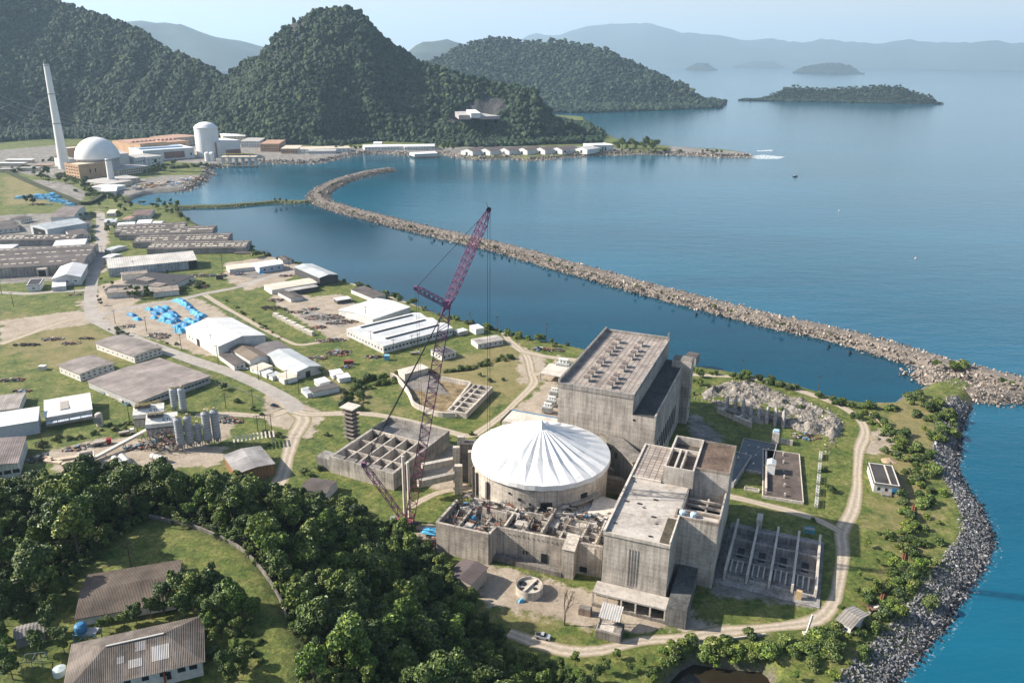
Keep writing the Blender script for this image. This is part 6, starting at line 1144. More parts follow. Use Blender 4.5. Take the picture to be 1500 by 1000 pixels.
FB('white ribbed annex with outside stairs below the front hall',(196,232),(212,230),(209,223),17,WHW,win=[('f',.15,.85,4,10,3,2)]); FB('white annex with brown slot right of the ribbed annex',(212,231),(238,228),(235,222),16,WHW,win=[('f',.2,.8,4,11,3,1.6),('f',.2,.8,4,5,3,1.6),('f',.55,.55,1,8,6,6)])
FB('long beige office with dark ribbon windows by the lawn',(172,249),(217,243),(212,238),10,BEIW,win=[('f',.08,.92,12,7,3,1.4),('f',.08,.92,12,3.4,3,1.4)]); FB('low grey roofed stores in front of the orange block',(116,266),(161,270),(164,262),7,BEIW,win=[('f',.1,.9,8,4,2,1.4)]); FB('low beige stores right of the vent stack',(172,264),(205,260),(201,255),7,BEIW,win=[('f',.1,.9,7,4,2,1.4)])
FB('flat white store at the quay below the vent stack',(132,274),(160,276),(163,270),6,WHW,SHELL); FB('pale low shed with round roof near the quay',(148,281),(170,280),(168,275),5,WHW,SHELL,roof='gable',rise=1.5)
c=Q(306,229,5); k=np.linalg.norm(Q(289,229)-Q(322.5,229))/2; o=thing('reactor_silo','white cylindrical reactor building with shallow domed top','reactor building',tuple(c)); hh=float(D(306,187,math.hypot(c[0],c[1]))[2]-5)
MB().lathe([(k,-2),(k,hh),(k*1.03,hh),(k*1.03,hh+1.5),(k*.95,hh+1.5)],40).build('shell',SHELL,o); MB().lathe([(k*.97,hh+1.5),(k*.8,hh+6),(k*.5,hh+9.5),(k*.2,hh+11),(.01,hh+11.4)],40).build('domed_top',SHELL,o,smooth=True)
for px,lab in ((304.5,'left small white tank before the reactor cylinder'),(311.5,'right small white tank before the reactor cylinder')): c=Q(px,236,5); o=thing('storage_tank',lab,'tank',tuple(c)); MB().lathe([(5.2,-1),(5.2,15),(2.5,17),(.01,17.5)],16).build('shell',SHELL,o); MB().box(5.1,6.2,-.5,.5,0,16).build('ladder',STEEL,o)
o,L,W=FB('white boxy hall with brown foot right of the reactor cylinder',(317,208),(351,205.5),(347,201),30,WHW,SHELL); MB().box(L*.35,L,-.4,0,0,13).build('brown_panel',BRNW,o); MB().box(-.4,0,0,W,0,28).build('brown_panel',BRNW,o)
for a_ in (((252,203),(292,199),(288,194),18,BEIW,'beige machine hall behind and left of the reactor cylinder',TERR),((281,219),(300,222),(302,215),9,BEIW,'low tan block at the left foot of the reactor cylinder',GRR),((326,200),(362,199),(358,195),16,BEIW,'pale hall with round roof vents behind the boxy white hall',SHELL),((352,207),(380,207),(378,202),13,WHW,'white building with verandas right of the boxy hall',GRR),
   ((381,211),(408,211),(406,205),16,TANW,'orange-brown building with balconies near the bay',TERR),((411,218),(436,218),(433,213),10,TANW,'square orange building at the bay shore',BEIW)): FB(a_[5],a_[0],a_[1],a_[2],a_[3],a_[4],a_[6],win=[('f',.1,.9,7,a_[3]*.7,2.6,1.8),('f',.1,.9,7,a_[3]*.35,2.6,1.8)])
for a_ in (((436,219),(513,217),(510,213.5),8,'long low white shed with cream roof at the bay shore',BEIW),((534,215.5),(590,214.5),(587,211.5),8,'left long white warehouse on the far quay',SHELL),((592,215),(640,214),(637,211),8,'right long white warehouse on the far quay',SHELL),((547,210.5),(559,210.5),(558,208),9,'small white box house below the forest',SHELL),((452,221.5),(492,221),(490,219),6,'grey roofed shed in front of the long cream shed',GRR),((607,226),(641,224.5),(638,222),4,'low white quay shelter at the water',SHELL)):
    FB(a_[4],a_[0],a_[1],a_[2],a_[3],WHW,a_[5],'quay_warehouse' if 'warehouse' in a_[4] else 'quay_shed',win=[('f',.04,.96,12,a_[3]*.5,2.4,2.)],roof='gable',rise=2.2,cat='warehouse' if 'warehouse' in a_[4] else 'shed')
for i,(x0,x1) in enumerate(((675,703),(702,728),(730,756),(757,782),(783,808),(807,834),(843,871))):
    y=220.5-.45*i; n=['leftmost','second','third','fourth','fifth','sixth','rightmost'][i]
    B('boathouse_shed',n+' white gabled shed with brown roof in the row on the point','shed',(x0,y),(x0+(x1-x0)*.62,y+1.6),(x1,y-2.8),9,'gable',5,WHW,plain((.16,.125,.115) if i<6 else (.6,.58,.55),.9,.3),'y',.6,door=[('f',.5,.5,1,3.5,5,6)],group='gabled sheds on the far point')
FB('small grey shed between the sixth and last gabled sheds',(833,218),(845,218),(844,215),6,WHW,GRR); FB('white arcaded building at the end of the shed row',(869,214),(899,213),(896,209.5),13,WHW,SHELL,win=[('f',.1,.6,5,6,4,8)],para=1)
for a_ in (((672,169),(690,169),(688,164),9,'grey-pink crusher building in the hillside quarry',plain((.36,.31,.32),.9,.3)),((690,166),(704,166),(702,162),10,'white roofed shed in the hillside quarry',WHW),((704,171),(732,170),(730,165),6,'low mauve plant building in the hillside quarry',plain((.36,.31,.32),.9,.3))):
    ps=np.array([D(a_[1][0],a_[1][1]+2,d_) for d_ in np.arange(1850,2350,4.)]); hh_=hzA(ps[:,0],ps[:,1]); kk=np.nonzero(ps[:,2]<hh_)[0]; pz=float(ps[kk[0],2]) if len(kk) else 40.; B('quarry_building',a_[4],'building',a_[0],a_[1],a_[2],a_[3],'shed',2,a_[5],SHELL if 'white' in a_[4] else GRR,'x',.4,pz+1)
# intake frame over the water
c=Q(352,244,0); o=thing('intake_structure','open concrete intake frame with yellow crane beams over the water','intake structure',(c[0],c[1],0),.1); b=MB()
for i in range(6):
    for y in (-9,0,9): b.box(-30+i*12-1,-30+i*12+1,y-1,y+1,-2,17)
b.build('column',WHW,o); b=MB(); b.box(-32,32,-11,11,17.02,19); b.box(-32,32,-11,11,1,3.5); b.build('deck',BEIW,o); b=MB(); b.box(-30,28,-5,-3.5,23,24.5); b.box(-20,-18.5,-5,-3.5,19,23); b.box(20,21.5,-5,-3.5,19,23); b.build('crane_beam',plain((.5,.38,.1)),o)
# pylons and lines
PYL=plain((.30,.31,.31),.6,.1)
for i,(px,py,h) in enumerate(((20,205,34),(40,206,34),(58,204,34),(78,206,30),(112,204,34),(138,203,36),(165,202,40),(176,201,44),(188,203,40),(198,201,44),(210,202,40),(222,203,42),(234,200,34))):
    c=Q(px,py,5); o=tag(link('pylon',(lambda b:(b.lattice((0,0,0),(0,0,h),5,1.2,6,.28),b.beam((-7,0,h*.78),(7,0,h*.78),.6),b.beam((-5,0,h*.92),(5,0,h*.92),.5),b)[-1])(MB()).mesh('pylon',PYL),None,tuple(c),(0,0,.4)),'grey lattice pylon in the switchyard behind the dome','pylon','switchyard pylons')
for i,(p,q) in enumerate((((-60,118),(176,190)),((-60,128),(165,193)),((40,140),(234,192)),((-60,110),(198,190)))):
    a_=D(*p,2350); b_=Q(q[0],q[1],48.); b=MB(); pts=[a_+(b_-a_)*t_-np.array([0,0,26*math.sin(PI*t_)]) for t_ in np.linspace(0,1,14)]; b.path(pts,.2); tag(b.build('power_line',plain((.22,.22,.23),.4,.05)),['highest power line sagging from the left edge to the pylons','second power line sagging from the left edge to the pylons','power line crossing behind the tall chimney','topmost right power line reaching the pylons'][i],'power line')
wall_line('hedge',[(-5,246),(30,262),(62,276),(95,290),(128,300),(162,280)],4.,6,plain((.045,.055,.025),.95,.5,0,.2),'dark straight hedge bending round the station field','hedge',5.,6.)
for i,(px,py,l,w_) in enumerate(((12,243,60,10),(30,238,46,12),(45,250,30,12),(2,252,40,10),(66,246,26,10))):
    q=Q(px,py,5); o=thing('low_shed',['long white shed roof on the cleared land left of the chimney','second white long shed on the cleared land','grey shed beside the hedge corner','pale shed at the left edge above the green field','small shed near the chimney on cleared land'][i],'shed',tuple(q),.1); MB().box(-l/2,l/2,-w_/2,w_/2,-.5,5).build('wall',BEIW,o); MB().box(-l/2-1,l/2+1,-w_/2-1,w_/2+1,5.02,5.8).build('roof',(SHELL,SHELL,GRR,GRR,TERR)[i],o)
# quay container rows (tiny), boats, buoys
for i in range(46):
    px=196+2.25*i+random.uniform(-.6,.6); py=277-.30*(i)+random.uniform(-3.5,2.5)
    q=Q(px,py,5); tag(MB().box(-3,3,-1.3,1.3,0,random.choice((2.5,4))).build('parked_vehicle',plain(random.choice(((.7,.7,.7),(.5,.55,.6),(.55,.3,.15),(.3,.32,.35),(.65,.5,.3))),.5,.1),None,tuple(q),random.choice((.4,1.9))),'small vehicle in the crowded car park along the station quay','vehicle','vehicles parked along the station quay')
for px,py,s,lab in ((1165,259,5.,'small dark fishing boat on the open sea off the point'),(1090,118,7,'tiny dark boat far out left of the islands'),(1080,245,0,'')):
    if s: 
        q=Q(px,py,0); o=thing('fishing_boat',lab,'boat',(q[0],q[1],0),.2); b=MB(); b.add([(-s,-1.6,1.2),(s*.5,-1.6,1.3),(s*1.2,0,2.),(s*.5,1.6,1.3),(-s,1.6,1.2),(-s*.9,-1,-.4),(s*.7,0,-.4),(-s*.9,1,-.4)],[(0,1,2,3,4),(0,5,6,1),(1,6,2),(2,6,3),(3,6,7,4),(4,7,5,0),(5,7,6)]); b.build('hull',plain((.05,.045,.05)),o); MB().box(-s*.4,s*.2,-1,1,1.31,3.4).build('cabin',plain((.35,.3,.3)),o)
for i,(px,py,c_) in enumerate(((1341,379,(.7,.45,.4)),(1229,309,(.6,.6,.6)))): q=Q(px,py,0); tag(MB().lathe([(.01,-.4),(.9,0),(.9,.8),(.2,1.4),(.2,2.2),(.01,2.3)],10).build('buoy',plain(c_),None,(q[0],q[1],0)),['pinkish buoy alone on the sea at the right','white buoy alone on the sea beyond the breakwater'][i],'buoy')
for i,(px,py) in enumerate(((636,353),(648,357),(735,378),(746,382),(862,409),(872,413),(930,431),(945,436),(1057,464),(1069,468),(1214,509),(1245,518),(1020,462))):
    q=Q(px,py,0); tag(MB().lathe([(.01,-1),(1.,-.6),(1.1,.4),(.9,2.),(.01,2.3)],10).build('mooring_buoy',DARK,None,(q[0],q[1],0)),'black mooring buoy floating in the lagoon along the breakwater','buoy','black buoys along the breakwater')
# ================= plants on the flat land, poles, fences, bungalows
PR=random.Random(21)
def many(kind,pts,s0,s1,label,cat,group,jit=2.,zz=None):
    for px,py in pts:
        P=(T(px,py) if zz is None else Q(px,py,zz))+np.array([PR.uniform(-jit,jit),PR.uniform(-jit,jit),0]); P[2]=zt(P[0],P[1]) if zz is None else zz
        if P[2]<.6: continue
        plant(kind,P,PR.uniform(s0,s1),label,cat,group)
def along(px,n,sp,zz=5.):
    L=smooth_line(W2(px,zz),1.5); out=[]
    for _ in range(n):
        p=L[PR.randrange(len(L))]+np.array([PR.gauss(0,sp),PR.gauss(0,sp)]); out.append(tuple(proj([p[0],p[1],zz])[0][:2]))
    return out
SHORE_L=[(300,333),(330,346),(365,357),(385,370),(420,382),(445,386),(470,398),(500,410),(540,422),(580,435),(620,450),(650,463),(680,470),(700,476),(735,486),(770,495),(800,501),(830,506)]
many('bush',along(SHORE_L,170,2.6),.8,1.9,'low green shrub on the lagoon bank','shrub','shrubs along the lagoon bank',.5)
many('bush',along([(1010,541),(1040,547),(1080,553),(1120,560),(1160,569),(1200,581),(1230,592),(1262,598),(1290,600),(1312,596)],55,1.6),.7,1.7,'shrub on the bank between perimeter road and lagoon end','shrub','shrubs between perimeter road and lagoon',.5)
many('bush',along([(1262,610),(1290,625),(1320,650),(1345,680),(1350,720),(1345,760),(1335,800),(1320,840),(1300,880),(1270,920),(1230,950),(1190,965)],170,4.5),.8,1.9,'bushy shrub in the scrub belt above the right-hand riprap','shrub','scrub above the right-hand shore boulders',1.)
many('bush',along([(1330,580),(1370,600),(1390,615),(1380,640),(1360,600)],45,4),.8,1.9,'shrub on the knoll beside the breakwater root','shrub','shrubs on the knoll by the breakwater root',1.)
many('tree',[(1268,800),(1285,825),(1262,850),(1290,790),(1255,870),(1282,870),(1240,940),(1215,955)],.3,.5,'small round tree in the scrub by the rusty pipeline','tree','small trees in the scrub by the pipeline')
many('bush',along([(960,985),(1000,955),(1060,950),(1120,955),(1180,950),(1230,935)],60,3.),.9,2.,'shrub on the slope between the road and the dark pond','shrub','shrubs round the dark pond',.6)
many('tree',[(770,965),(790,985),(815,975),(850,975),(880,985),(905,965),(925,985),(945,975),(965,995),(990,995),(1020,1003),(1050,1000),(1085,1003),(1110,995),(1140,990),(1165,1000),(840,995),(870,1005)],.4,.6,'small bright tree along the bottom edge by the pond','tree','small trees along the bottom edge by the pond')
many('bush',along([(503,600),(509,580),(528,562),(573,550),(640,547),(688,542),(748,524)],70,1.2),.7,1.5,'thick green shrub along the narrow stream','shrub','shrubs along the stream ditch',.3)
many('bush',along([(516,600),(530,572),(575,560),(590,556)],30,2.),.8,1.6,'lush green shrub between stream and pump pit','shrub','shrubs between stream and pump pit',.5)
many('bush',[(x,y) for x,y in ((640,565),(660,545),(700,550),(715,560),(740,555),(650,640),(690,635),(700,645),(720,640),(478,680),(470,690),(455,700),(445,690),(380,610),(372,600),(395,640),(410,640),(400,650),(330,570),(345,590),(520,650),(480,640),(1015,560),(1025,565),(1008,575),(1020,580),(1030,553),(1140,600),(1160,595),(1175,600),(1200,690),(1215,720),(1190,760))],.6,1.5,'single low shrub on the open grass','shrub','single shrubs on the open grass')
many('tree',[(434,390),(440,392)],.6,.8,'small dark tree alone on the lagoon bank by the open hangar','tree','pair of trees on the lagoon bank by the hangar',1.)
many('bush',[(380,376),(372,377),(405,374)],1.5,2.2,'rounded dark shrub between the dark warehouse and lagoon','shrub','rounded shrubs beside the nearest dark warehouse')
P=T(472,548); plant('tree',P,.62,'round bright green tree beside the silver hall gable','tree',None)
many('tree',[(235,302),(242,306),(250,303),(258,308),(244,312),(262,314),(230,310),(254,316),(268,322),(222,306),(262,305),(275,326),(240,298)],.75,1.15,'dark dense tree in the clump where causeway meets land','tree','tree clump at the causeway end')
many('tree',[(410,297),(420,297),(404,298),(430,298)],.5,.8,'dark tree on the middle of the causeway','tree','trees on the causeway',1.,3.1)
many('tree',[(180,432),(188,436),(196,438),(205,438),(214,438),(222,436),(200,434),(176,428),(212,432),(190,430)],.55,.85,'dark spreading tree in front of the ruined school','tree','trees in front of the ruined school')
many('tree',[(150,412),(153,424),(148,436),(162,418),(252,410),(258,418),(246,405),(148,448),(270,426)],.3,.5,'small yard tree around the ruined school grounds','tree','yard trees round the ruined school')
many('tree',[(112,322),(120,320),(128,319),(135,318),(104,325),(96,326),(140,322),(122,326)],.6,.9,'dark roadside tree right of the steel hangar','tree','trees right of the steel hangar')
many('tree',[(160,330),(165,337),(157,342),(168,326),(172,322),(184,312),(176,308),(160,308),(205,300),(186,300),(146,304),(168,300),(180,294),(172,290),(192,306),(212,300)],.5,.95,'garden tree among the small houses by the canal corner','tree','trees among the small houses by the canal corner')
many('tree',[(41,298),(46,300),(51,299),(56,262),(60,264),(66,262),(52,258),(90,268),(97,270),(126,275),(131,277),(120,273),(85,262),(70,258),(74,268)],.9,1.3,'dark tree on the station field edge by the hedge','tree','trees by the station field hedge')
many('tree',[(222,252),(228,250),(234,248),(240,247),(226,256),(232,254),(246,245),(252,243),(238,252),(214,256),(258,242),(244,250)],.8,1.2,'dark tree in the station garden by the bay','tree','trees in the station garden by the bay')
many('tree',[(492,222),(500,221),(508,220),(515,218),(520,222),(527,220),(640,220),(648,222),(655,220),(662,221),(668,218),(655,215)],1.,1.5,'tree on the far shore between quay warehouses','tree','trees between the far quay warehouses')
many('tree',[(902+5*i,218.5-1.5*abs(math.sin(i*2.))) for i in range(13)]+[(906,221),(918,221),(930,221.5),(942,222),(955,222)],1.5,2.3,'dark tree in the grove at the end of the shed row','tree','grove at the end of the point')
many('tree',[(1028,226),(1035,225.5),(1042,225.5),(1050,226),(1057,227),(1046,226.5)],1.,1.4,'dark tree on the rocky tip of the point','tree','trees on the rocky tip of the point')
many('bush',along([(820,225),(870,223),(930,221),(1000,223)],30,4),1.5,2.5,'shrub on the low spit of the far point','shrub','shrubs on the low spit',1.)
many('bush',along(BW,40,1.5,6),.7,1.4,'green shrub growing between breakwater boulders','shrub','shrubs on the breakwater',.2,5.3)
many('bush',[(1394,534),(1400,538),(1406,536),(1398,541),(1411,539)],1.6,2.3,'big green bush on the breakwater near its root','shrub','big bushes on the breakwater root',.5,5.)
many('bush',along([(160,478),(185,495),(215,510),(235,505),(262,505)],26,2),.5,1.1,'weedy shrub along the main road verge by the tarpaulin yard','shrub','shrubs along the main road verge',.5)
many('bush',along([(330,440),(360,462),(395,485),(420,500)],22,1.2),.4,.8,'small weed tuft along the inner track fence','shrub','weed tufts along the inner track',.3)
many('bush',along([(60,650),(110,640),(150,632),(200,618)],24,2),.6,1.2,'shrub on the bank above the conveyor yard','shrub','shrubs above the conveyor yard',.5)
many('bush',along([(250,410),(280,415),(300,420),(270,425),(255,430)],26,3),.7,1.5,'scrub bush right of the ruined school','shrub','scrub right of the ruined school',.8)
# trees in the clearing
def on50(px,py): p=T(px,py); return p
for i,(px,py,s) in enumerate(((262,890,.85),(285,888,1.),(310,885,1.05),(335,890,.95),(240,898,.8),(222,906,.7),(356,897,.8),(300,903,.85),(270,908,.75),(325,911,.8),(200,912,.62),(182,917,.6),(160,920,.5),(345,905,.9),(372,905,.6),(75,925,.75),(85,940,.7),(95,955,.55),(0,945,.8),(12,955,.6),(150,925,.45),(365,905,.55),(345,915,.5))):
    plant('tree',T(px,py),s,'leafy garden tree between the two bungalow roofs','tree','garden trees round the bungalows')
plant('tree',T(356,975),.5,'thin pale-trunked tree standing alone right of the bungalow','tree',None,which=6); plant('tree',T(345,950),.28,'little young tree by the right gable of the bungalow','tree',None); plant('bush',T(310,960),1.1,'low bush against the right gable of the bungalow','shrub',None)
many('bush',along([(340,985),(350,960),(372,930),(345,1000)],14,1.5,50),.5,1.,'garden shrub on the lawn right of the bungalow','shrub','garden shrubs right of the bungalow',.3)
many('tree',[(10,915),(30,902),(60,893),(72,908),(88,893),(60,960),(5,985),(20,1000),(40,915),(305,930),(318,948),(302,915),(322,925),(336,938),(352,925),(330,990),(342,1002),(100,868),(80,878)],.45,.8,'leafy tree at the edge of the bungalow garden','tree','trees at the edges of the bungalow garden',1.)
many('bush',along([(60,262),(100,256),(128,280),(150,290),(190,290)],50,7),1.6,3.,'dark shrub near the station quay','shrub','shrubs near the station quay',1.)
many('bush',along([(215,252),(250,247),(300,243)],40,6),1.5,2.8,'dark shrub on the station lawn','shrub','shrubs on the station lawn',1.)
many('bush',along([(0,255),(60,240),(120,228),(200,215)],40,14),1.8,3.2,'dark shrub on the cleared land round the chimney','shrub','shrubs on the cleared land',1.)
# bungalows on the hill
HIPR=corr((.215,.18,.155),'X',.42,.6,2.2,.85); HIPB=corr((.15,.115,.09),'X',.4,.6,0,.9)
o,L,W=B('hip_roof_bungalow','long white bungalow under a patched grey hip roof at bottom left','house',(96,1012),(295,965),(284,905),4.2,'hip',3.8,PLAST,HIPR,'x',.9,50,win=[('f',.84,.93,2,2.4,1.9,1.3),('f',.3,.7,4,2.4,1.6,1.2),('r',.4,.6,1,2.4,1.8,1.2)],door=[('f',.74,.74,1,1.6,1.1,2.4)])
MB().box(L*.70,L*.715,-.5,-.05,0,3.6).build('red_pillar',plain((.3,.08,.05)),o)
for i,(x0,x1,y0,y1,c_) in enumerate(((.45,.55,.10,.22,(.42,.40,.38)),(.62,.76,.12,.34,(.40,.38,.36)),(.36,.42,.2,.3,(.3,.27,.25)),(.5,.58,.32,.46,(.33,.30,.28)))):
    def zz(y): return 4.2-.3+(y+.9)/(W/2+.9)*4.1+.06
    MB().add([(L*x0,W*y0,zz(W*y0)),(L*x1,W*y0,zz(W*y0)),(L*x1,W*y1,zz(W*y1)),(L*x0,W*y1,zz(W*y1))],[(0,1,2,3)]).build('roof_patch',corr(c_,'X',.42,.3),o)
MB().beam((W/2,W/2,8.05),(L-W/2,W/2,8.05),.5,.25).build('ridge_cap',plain((.45,.43,.4)),o)
B('brown_roof_bungalow','bungalow with a sagging brown roof half hidden by trees','house',(112,905),(256,880),(247,824),2.8,'gable',1.6,PLAST,HIPB,'x',.6,50)
B('garden_hut','small open garden hut with grey roof at the left','hut',(22,936),(63,925),(61,909),3.,'gable',.8,plain((.2,.2,.2)),corr((.26,.24,.22),'X',.9),'x',.4,50)
q=T(122,938); o=thing('water_tank_stand','blue plastic water tank on a steel stand behind the bungalow','water tank',tuple(q)); MB().lathe([(.01,3.2),(1.5,3.2),(1.65,4.4),(1.5,5.2),(.9,5.7),(.01,5.8)],18).build('tank',plain((.04,.16,.30),.5),o)
b=MB(); [b.beam((x,y,-.5),(x,y,3.2),.22) for x in (-1.6,1.6,4.5) for y in (-1.3,1.3)]; [b.beam((-1.6,y,2.9),(4.5,y,2.9),.2) for y in (-1.3,1.3)]; b.beam((-1.6,-1.3,0),(1.6,-1.3,3),.15); b.beam((1.6,-1.3,0),(4.5,-1.3,3),.15); b.build('stand',plain((.12,.25,.33)),o); MB().box(1.7,4.4,-1.2,1.2,3.02,3.5).build('deck',plain((.3,.3,.3)),o)
q=T(52,975); o=thing('pergola','bare metal tube frame on the lawn left of the bungalow','frame',tuple(q),.2); b=MB(); [b.beam((x,y,-.4),(x,y,2.8),.14) for x in (-2.5,0,2.5) for y in (-1.6,1.6)]; [b.beam((-2.5,y,2.8),(2.5,y,2.8),.14) for y in (-1.6,1.6)]; [b.beam((x,-1.6,2.8),(x,1.6,2.8),.14) for x in (-2.5,0,2.5)]; b.build('tube',plain((.12,.17,.18)),o)
q=T(88,985); o=thing('round_tank','pale round tank lid at the left corner of the bungalow','tank',tuple(q)); MB().lathe([(1.6,-.5),(1.6,1.4),(.01,1.9)],18).build('shell',plain((.45,.52,.53)),o)
# utility poles
def pole(px,py,h,label,arms=1,lean=0.,rz=.4):
    P=T(px,py); o=thing('utility_pole',label,'pole',tuple(P),rz); MB().lathe([(.24,-1),(.15,h),(.01,h)],7).build('shaft',WOOD,o); 
    for k in range(arms): b=MB().box(-1.6,1.6,-.09,.09,h-.7-k*.9,h-.5-k*.9); [b.box(x-.07,x+.07,-.07,.07,h-.5-k*.9,h-.2-k*.9) for x in (-1.4,-.5,.5,1.4)]; b.build('crossarm',WOOD,o)
for a_ in ((399,640,14,'tall twin-arm pole below the road junction',2),(390,634,11,'middle pole of three below the road junction',1),(378,632,10,'leftmost pole of three below the road junction',1),(371,597,12,'pole with arms on the green lawn above the dirt branch',2),(331,598,10,'slim pole on the lawn at the end of the broad hall shadow',1),(438,577,13,'pole at the left of the wire mesh shelter',1),(379,557,12,'pole on the verge by the white box trailers',1),(421,563,10,'pole before the silver hall',1),(320,534,14,'pole on the verge below the dark lean-to',1),(311,515,13,'pole before the long side of the white warehouse',1),(266,513,12,'pole at the road edge below the concrete debris',1),(258,489,12,'pole in the concrete debris by the blue stacks',1),(215,486,12,'pole between road and concrete debris',1),(169,474,11,'pole at the corner of the tarpaulin yard',1),(197,400,12,'pole before the pale long warehouse',1),(326,394,14,'dark pole at the gravel yard by the rubble',2),(424,396,12,'pole between workshop and open hangar',1),(536,470,12,'pole left of the twin span hall',1),(544,508,12,'pole at the front corner of the slot-roof factory',1),(577,523,13,'pole by the blue toilet cabin',1),(604,518,14,'left pole of two beside the grey truck',1),(613,516,14,'right pole of two beside the grey truck',1),(689,480,12,'pole at the white cottage',1),(800,500,14,'pole on the lagoon bank above the driftwood',1),(728,487,13,'pole at the shore road bend',1),(1085,546,10,'pole by the lagoon above the rock outcrop',1),(1198,574,11,'pole by the lagoon near the road curve',1),(64,659,10,'pole between white shed and rusty shed',1),(190,617,12,'pole at the left of the mixing plant',1),(110,431,10,'pole before the white gable shed',1),(20,449,12,'pole at the left dirt lane',1),(3,432,11,'pole at the left picture edge by the lane',1),(150,374,10,'pole in the shade of the dark street',1),(132,354,12,'pole left of the tree lined road',1)):
    pole(*a_)
pole(192,830,9,'slim pole behind the brown roof bungalow',1); pole(195,770,12,'tall pole where the garden wall starts',1); pole(205,985,8,'pole in front of the hip roof bungalow',1)
# fences
def fence(px,label,h=1.3,step=3.2,zz=5.):
    L=smooth_line(W2(px,zz),step); o=thing('wire_fence',label,'fence'); b=MB(); z=zt(L[:,0],L[:,1]); r=MB()
    for p,z_ in zip(L,z): b.box(p[0]-.12,p[0]+.12,p[1]-.12,p[1]+.12,z_-.3,z_+h)
    for (p,q,z0,z1) in zip(L[:-1],L[1:],z[:-1],z[1:]): r.beam((*p,z0+h*.85),(*q,z1+h*.85),.07); r.beam((*p,z0+h*.45),(*q,z1+h*.45),.07)
    tag(b.build('post',CLIGHT,o),kind='stuff'); r.build('wire',STEEL,o)
fence([(316,559),(345,570),(380,585),(400,598)],'white post fence between main road and green lawn'); fence([(262,528),(290,540),(316,557)],'post fence along the back of the broad hall'); fence([(300,437),(330,455),(365,478),(395,496)],'post fence on the near side of the inner track'); fence([(500,404),(560,424),(620,445),(680,465),(730,478)],'wire fence between shore road and lagoon bank')
fence([(1268,605),(1290,622),(1310,640),(1332,662)],'post fence leading from the road bend into scrub'); fence([(280,612),(330,612),(380,612)],'low fence along the dirt branch by the silos')
# ================= shrubs: the nearest ones each, the rest as one stand
dq=[proj(p[0])[0][2] for p in SHRUBS]; od=np.argsort(dq)
for i in od[:290]: P,sc,label,cat,group=SHRUBS[i]; plant('bush',P,sc,label,cat,group,now=True)
rest=[SHRUBS[i] for i in od[290:]]; n=len(rest); BUSHC=protos([b[0] for b in BUSH],'shrub')
scatter('distant_shrubs',np.array([p[0]-np.array([0,0,.15]) for p in rest]),np.array([[p[1]]*3 for p in rest]),np.stack([np.zeros(n),np.zeros(n),RNG.uniform(0,6.28,n)],1),BUSHC,'low green shrubs along the lagoon bank, breakwater and far yards')
X,Y=[a.ravel() for a in np.meshgrid(np.arange(-1700,350,9.),np.arange(1650,2500,9.))]
X=X+RNG.uniform(-4,4,X.size); Y=Y+RNG.uniform(-4,4,Y.size); q=proj(np.stack([X,Y,np.full(X.shape,5.)],1))
gp=np.maximum.reduce([sdist(q[:,0],q[:,1],g) for g in ([(300,207),(345,207),(400,212),(470,211),(520,205),(600,206),(660,214),(690,210),(760,208),(880,202),(880,209),(700,216),(640,210),(560,207),(520,211),(480,215),(410,209),(340,201),(300,203)],[(-50,196),(60,192),(130,192),(200,196),(300,204),(250,208),(120,203),(60,204),(-50,212)])])
k=(gp>0)&(sdist(X,Y,LAND)>12); X,Y=X[k],Y[k]; n=len(X); s=RNG.uniform(4,8,(n,1))*RNG.uniform(.85,1.2,(n,3))
scatter('foothill_grove',np.stack([X,Y,5+s[:,2]*.5],1),s,np.stack([np.zeros(n),np.zeros(n),RNG.uniform(0,6.28,n)],1),CROWNS,'trees on the flat strip at the foot of the forested hills')
# ---------------------------------------------------------------- air, light, station
hz=MB().box(-46000,46000,-1500,43000,-1.2,1750); m=bpy.data.materials.new('haze_air'); m.use_nodes=True; nt=m.node_tree; nt.nodes.clear()
pv=nt.nodes.new('ShaderNodeVolumePrincipled'); pv.inputs['Color'].default_value=(.54,.77,1.,1); pv.inputs['Density'].default_value=HAZE; pv.inputs['Anisotropy'].default_value=.2
mo=nt.nodes.new('ShaderNodeOutputMaterial'); nt.links.new(pv.outputs[0],mo.inputs['Volume'])
tag(hz.build('haze',m),kind='stuff')
w=bpy.data.worlds.new('World'); S.world=w; w.use_nodes=True; nt=w.node_tree; bg=nt.nodes['Background']
sky=nt.nodes.new('ShaderNodeTexSky'); sky.sky_type='NISHITA'; sky.sun_disc=False; sky.sun_elevation=rad(SUN_EL); sky.sun_rotation=rad(SUN_ROT); sky.altitude=200; sky.air_density=1.; sky.dust_density=2.; sky.ozone_density=1.
tc=nt.nodes.new('ShaderNodeTexCoord'); mp=nt.nodes.new('ShaderNodeMapping'); mp.inputs['Scale'].default_value=(9,9,55); nz=nt.nodes.new('ShaderNodeTexNoise'); nz.inputs['Scale'].default_value=1.; nz.inputs['Detail'].default_value=7; nz.inputs['Roughness'].default_value=.6
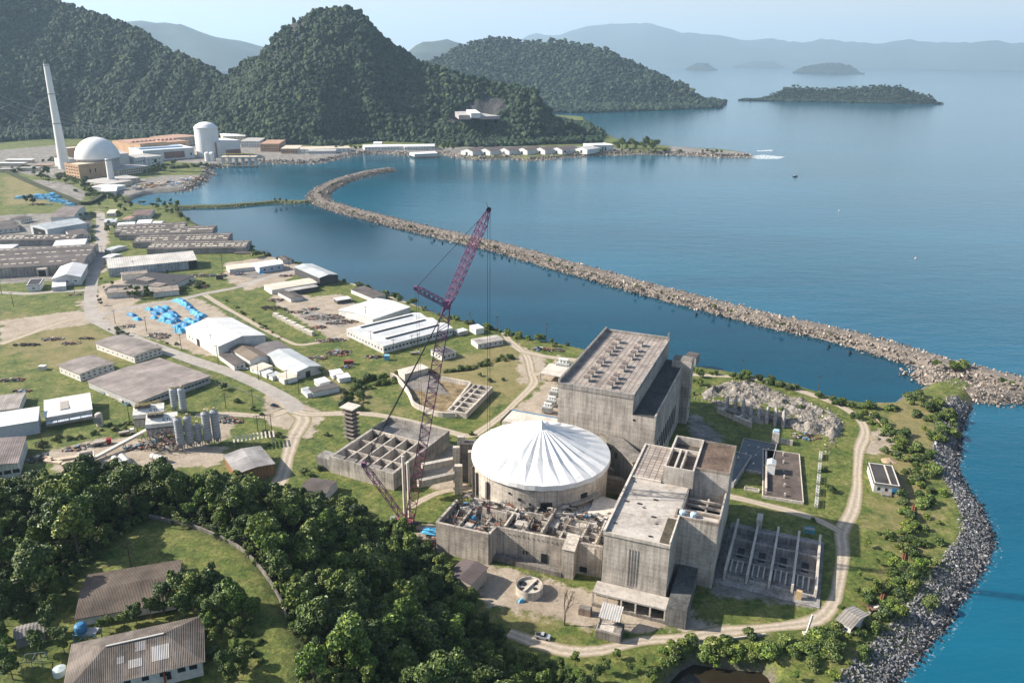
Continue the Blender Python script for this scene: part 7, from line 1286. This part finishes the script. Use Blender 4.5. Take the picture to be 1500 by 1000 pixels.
rp=nt.nodes.new('ShaderNodeValToRGB'); rp.color_ramp.elements[0].position=.2; rp.color_ramp.elements[1].position=.6; rp.color_ramp.elements[0].color=(.85,.85,.85,1); sx=nt.nodes.new('ShaderNodeSeparateXYZ'); r2=nt.nodes.new('ShaderNodeMapRange'); r2.inputs[1].default_value=.01; r2.inputs[2].default_value=.35; r2.inputs[3].default_value=.95; r2.inputs[4].default_value=0.
ml=nt.nodes.new('ShaderNodeMath'); ml.operation='MULTIPLY'; mx=nt.nodes.new('ShaderNodeMix'); mx.data_type='RGBA'; mx.inputs[7].default_value=(4.15,4.2,4.15,1)
L_=nt.links.new; L_(tc.outputs['Generated'],mp.inputs[0]); L_(mp.outputs[0],nz.inputs['Vector']); L_(nz.outputs['Fac'],rp.inputs[0]); L_(tc.outputs['Generated'],sx.inputs[0]); L_(sx.outputs[2],r2.inputs[0]); L_(rp.outputs[0],ml.inputs[0]); L_(r2.outputs[0],ml.inputs[1]); L_(ml.outputs[0],mx.inputs[0]); L_(sky.outputs[0],mx.inputs[6]); L_(mx.outputs[2],bg.inputs['Color']); bg.inputs['Strength'].default_value=SKY
l=bpy.data.lights.new('sun','SUN'); l.energy=SUN; l.angle=rad(.5); l.color=(1.,.92,.80); lo=bpy.data.objects.new('sun',l); COL.objects.link(lo)
sd=Vector((math.cos(rad(SUN_AZ))*math.cos(rad(SUN_EL)),math.sin(rad(SUN_AZ))*math.cos(rad(SUN_EL)),math.sin(rad(SUN_EL))))
lo.rotation_euler=sd.to_track_quat('Z','Y').to_euler(); lo.location=(-200,0,400)
cam=bpy.data.cameras.new('camera'); cam.sensor_width=36; cam.lens=36*F/1500; cam.clip_start=1; cam.clip_end=200000
co=bpy.data.objects.new('camera',cam); COL.objects.link(co); M4=Matrix([[R[i][0],-R[i][1],-R[i][2],0] for i in range(3)]+[[0,0,0,1]]); M4.translation=Vector((0,0,HC)); co.matrix_world=M4; S.camera=co
S.view_settings.view_transform='Standard'; S.view_settings.look='None'; S.view_settings.exposure=EXPO; S.view_settings.gamma=1
S.render.engine='CYCLES'; c=S.cycles; c.max_bounces=5; c.diffuse_bounces=2; c.glossy_bounces=2; c.transmission_bounces=2; c.transparent_max_bounces=8; c.volume_bounces=0; c.use_denoising=True; c.caustics_reflective=False; c.caustics_refractive=False
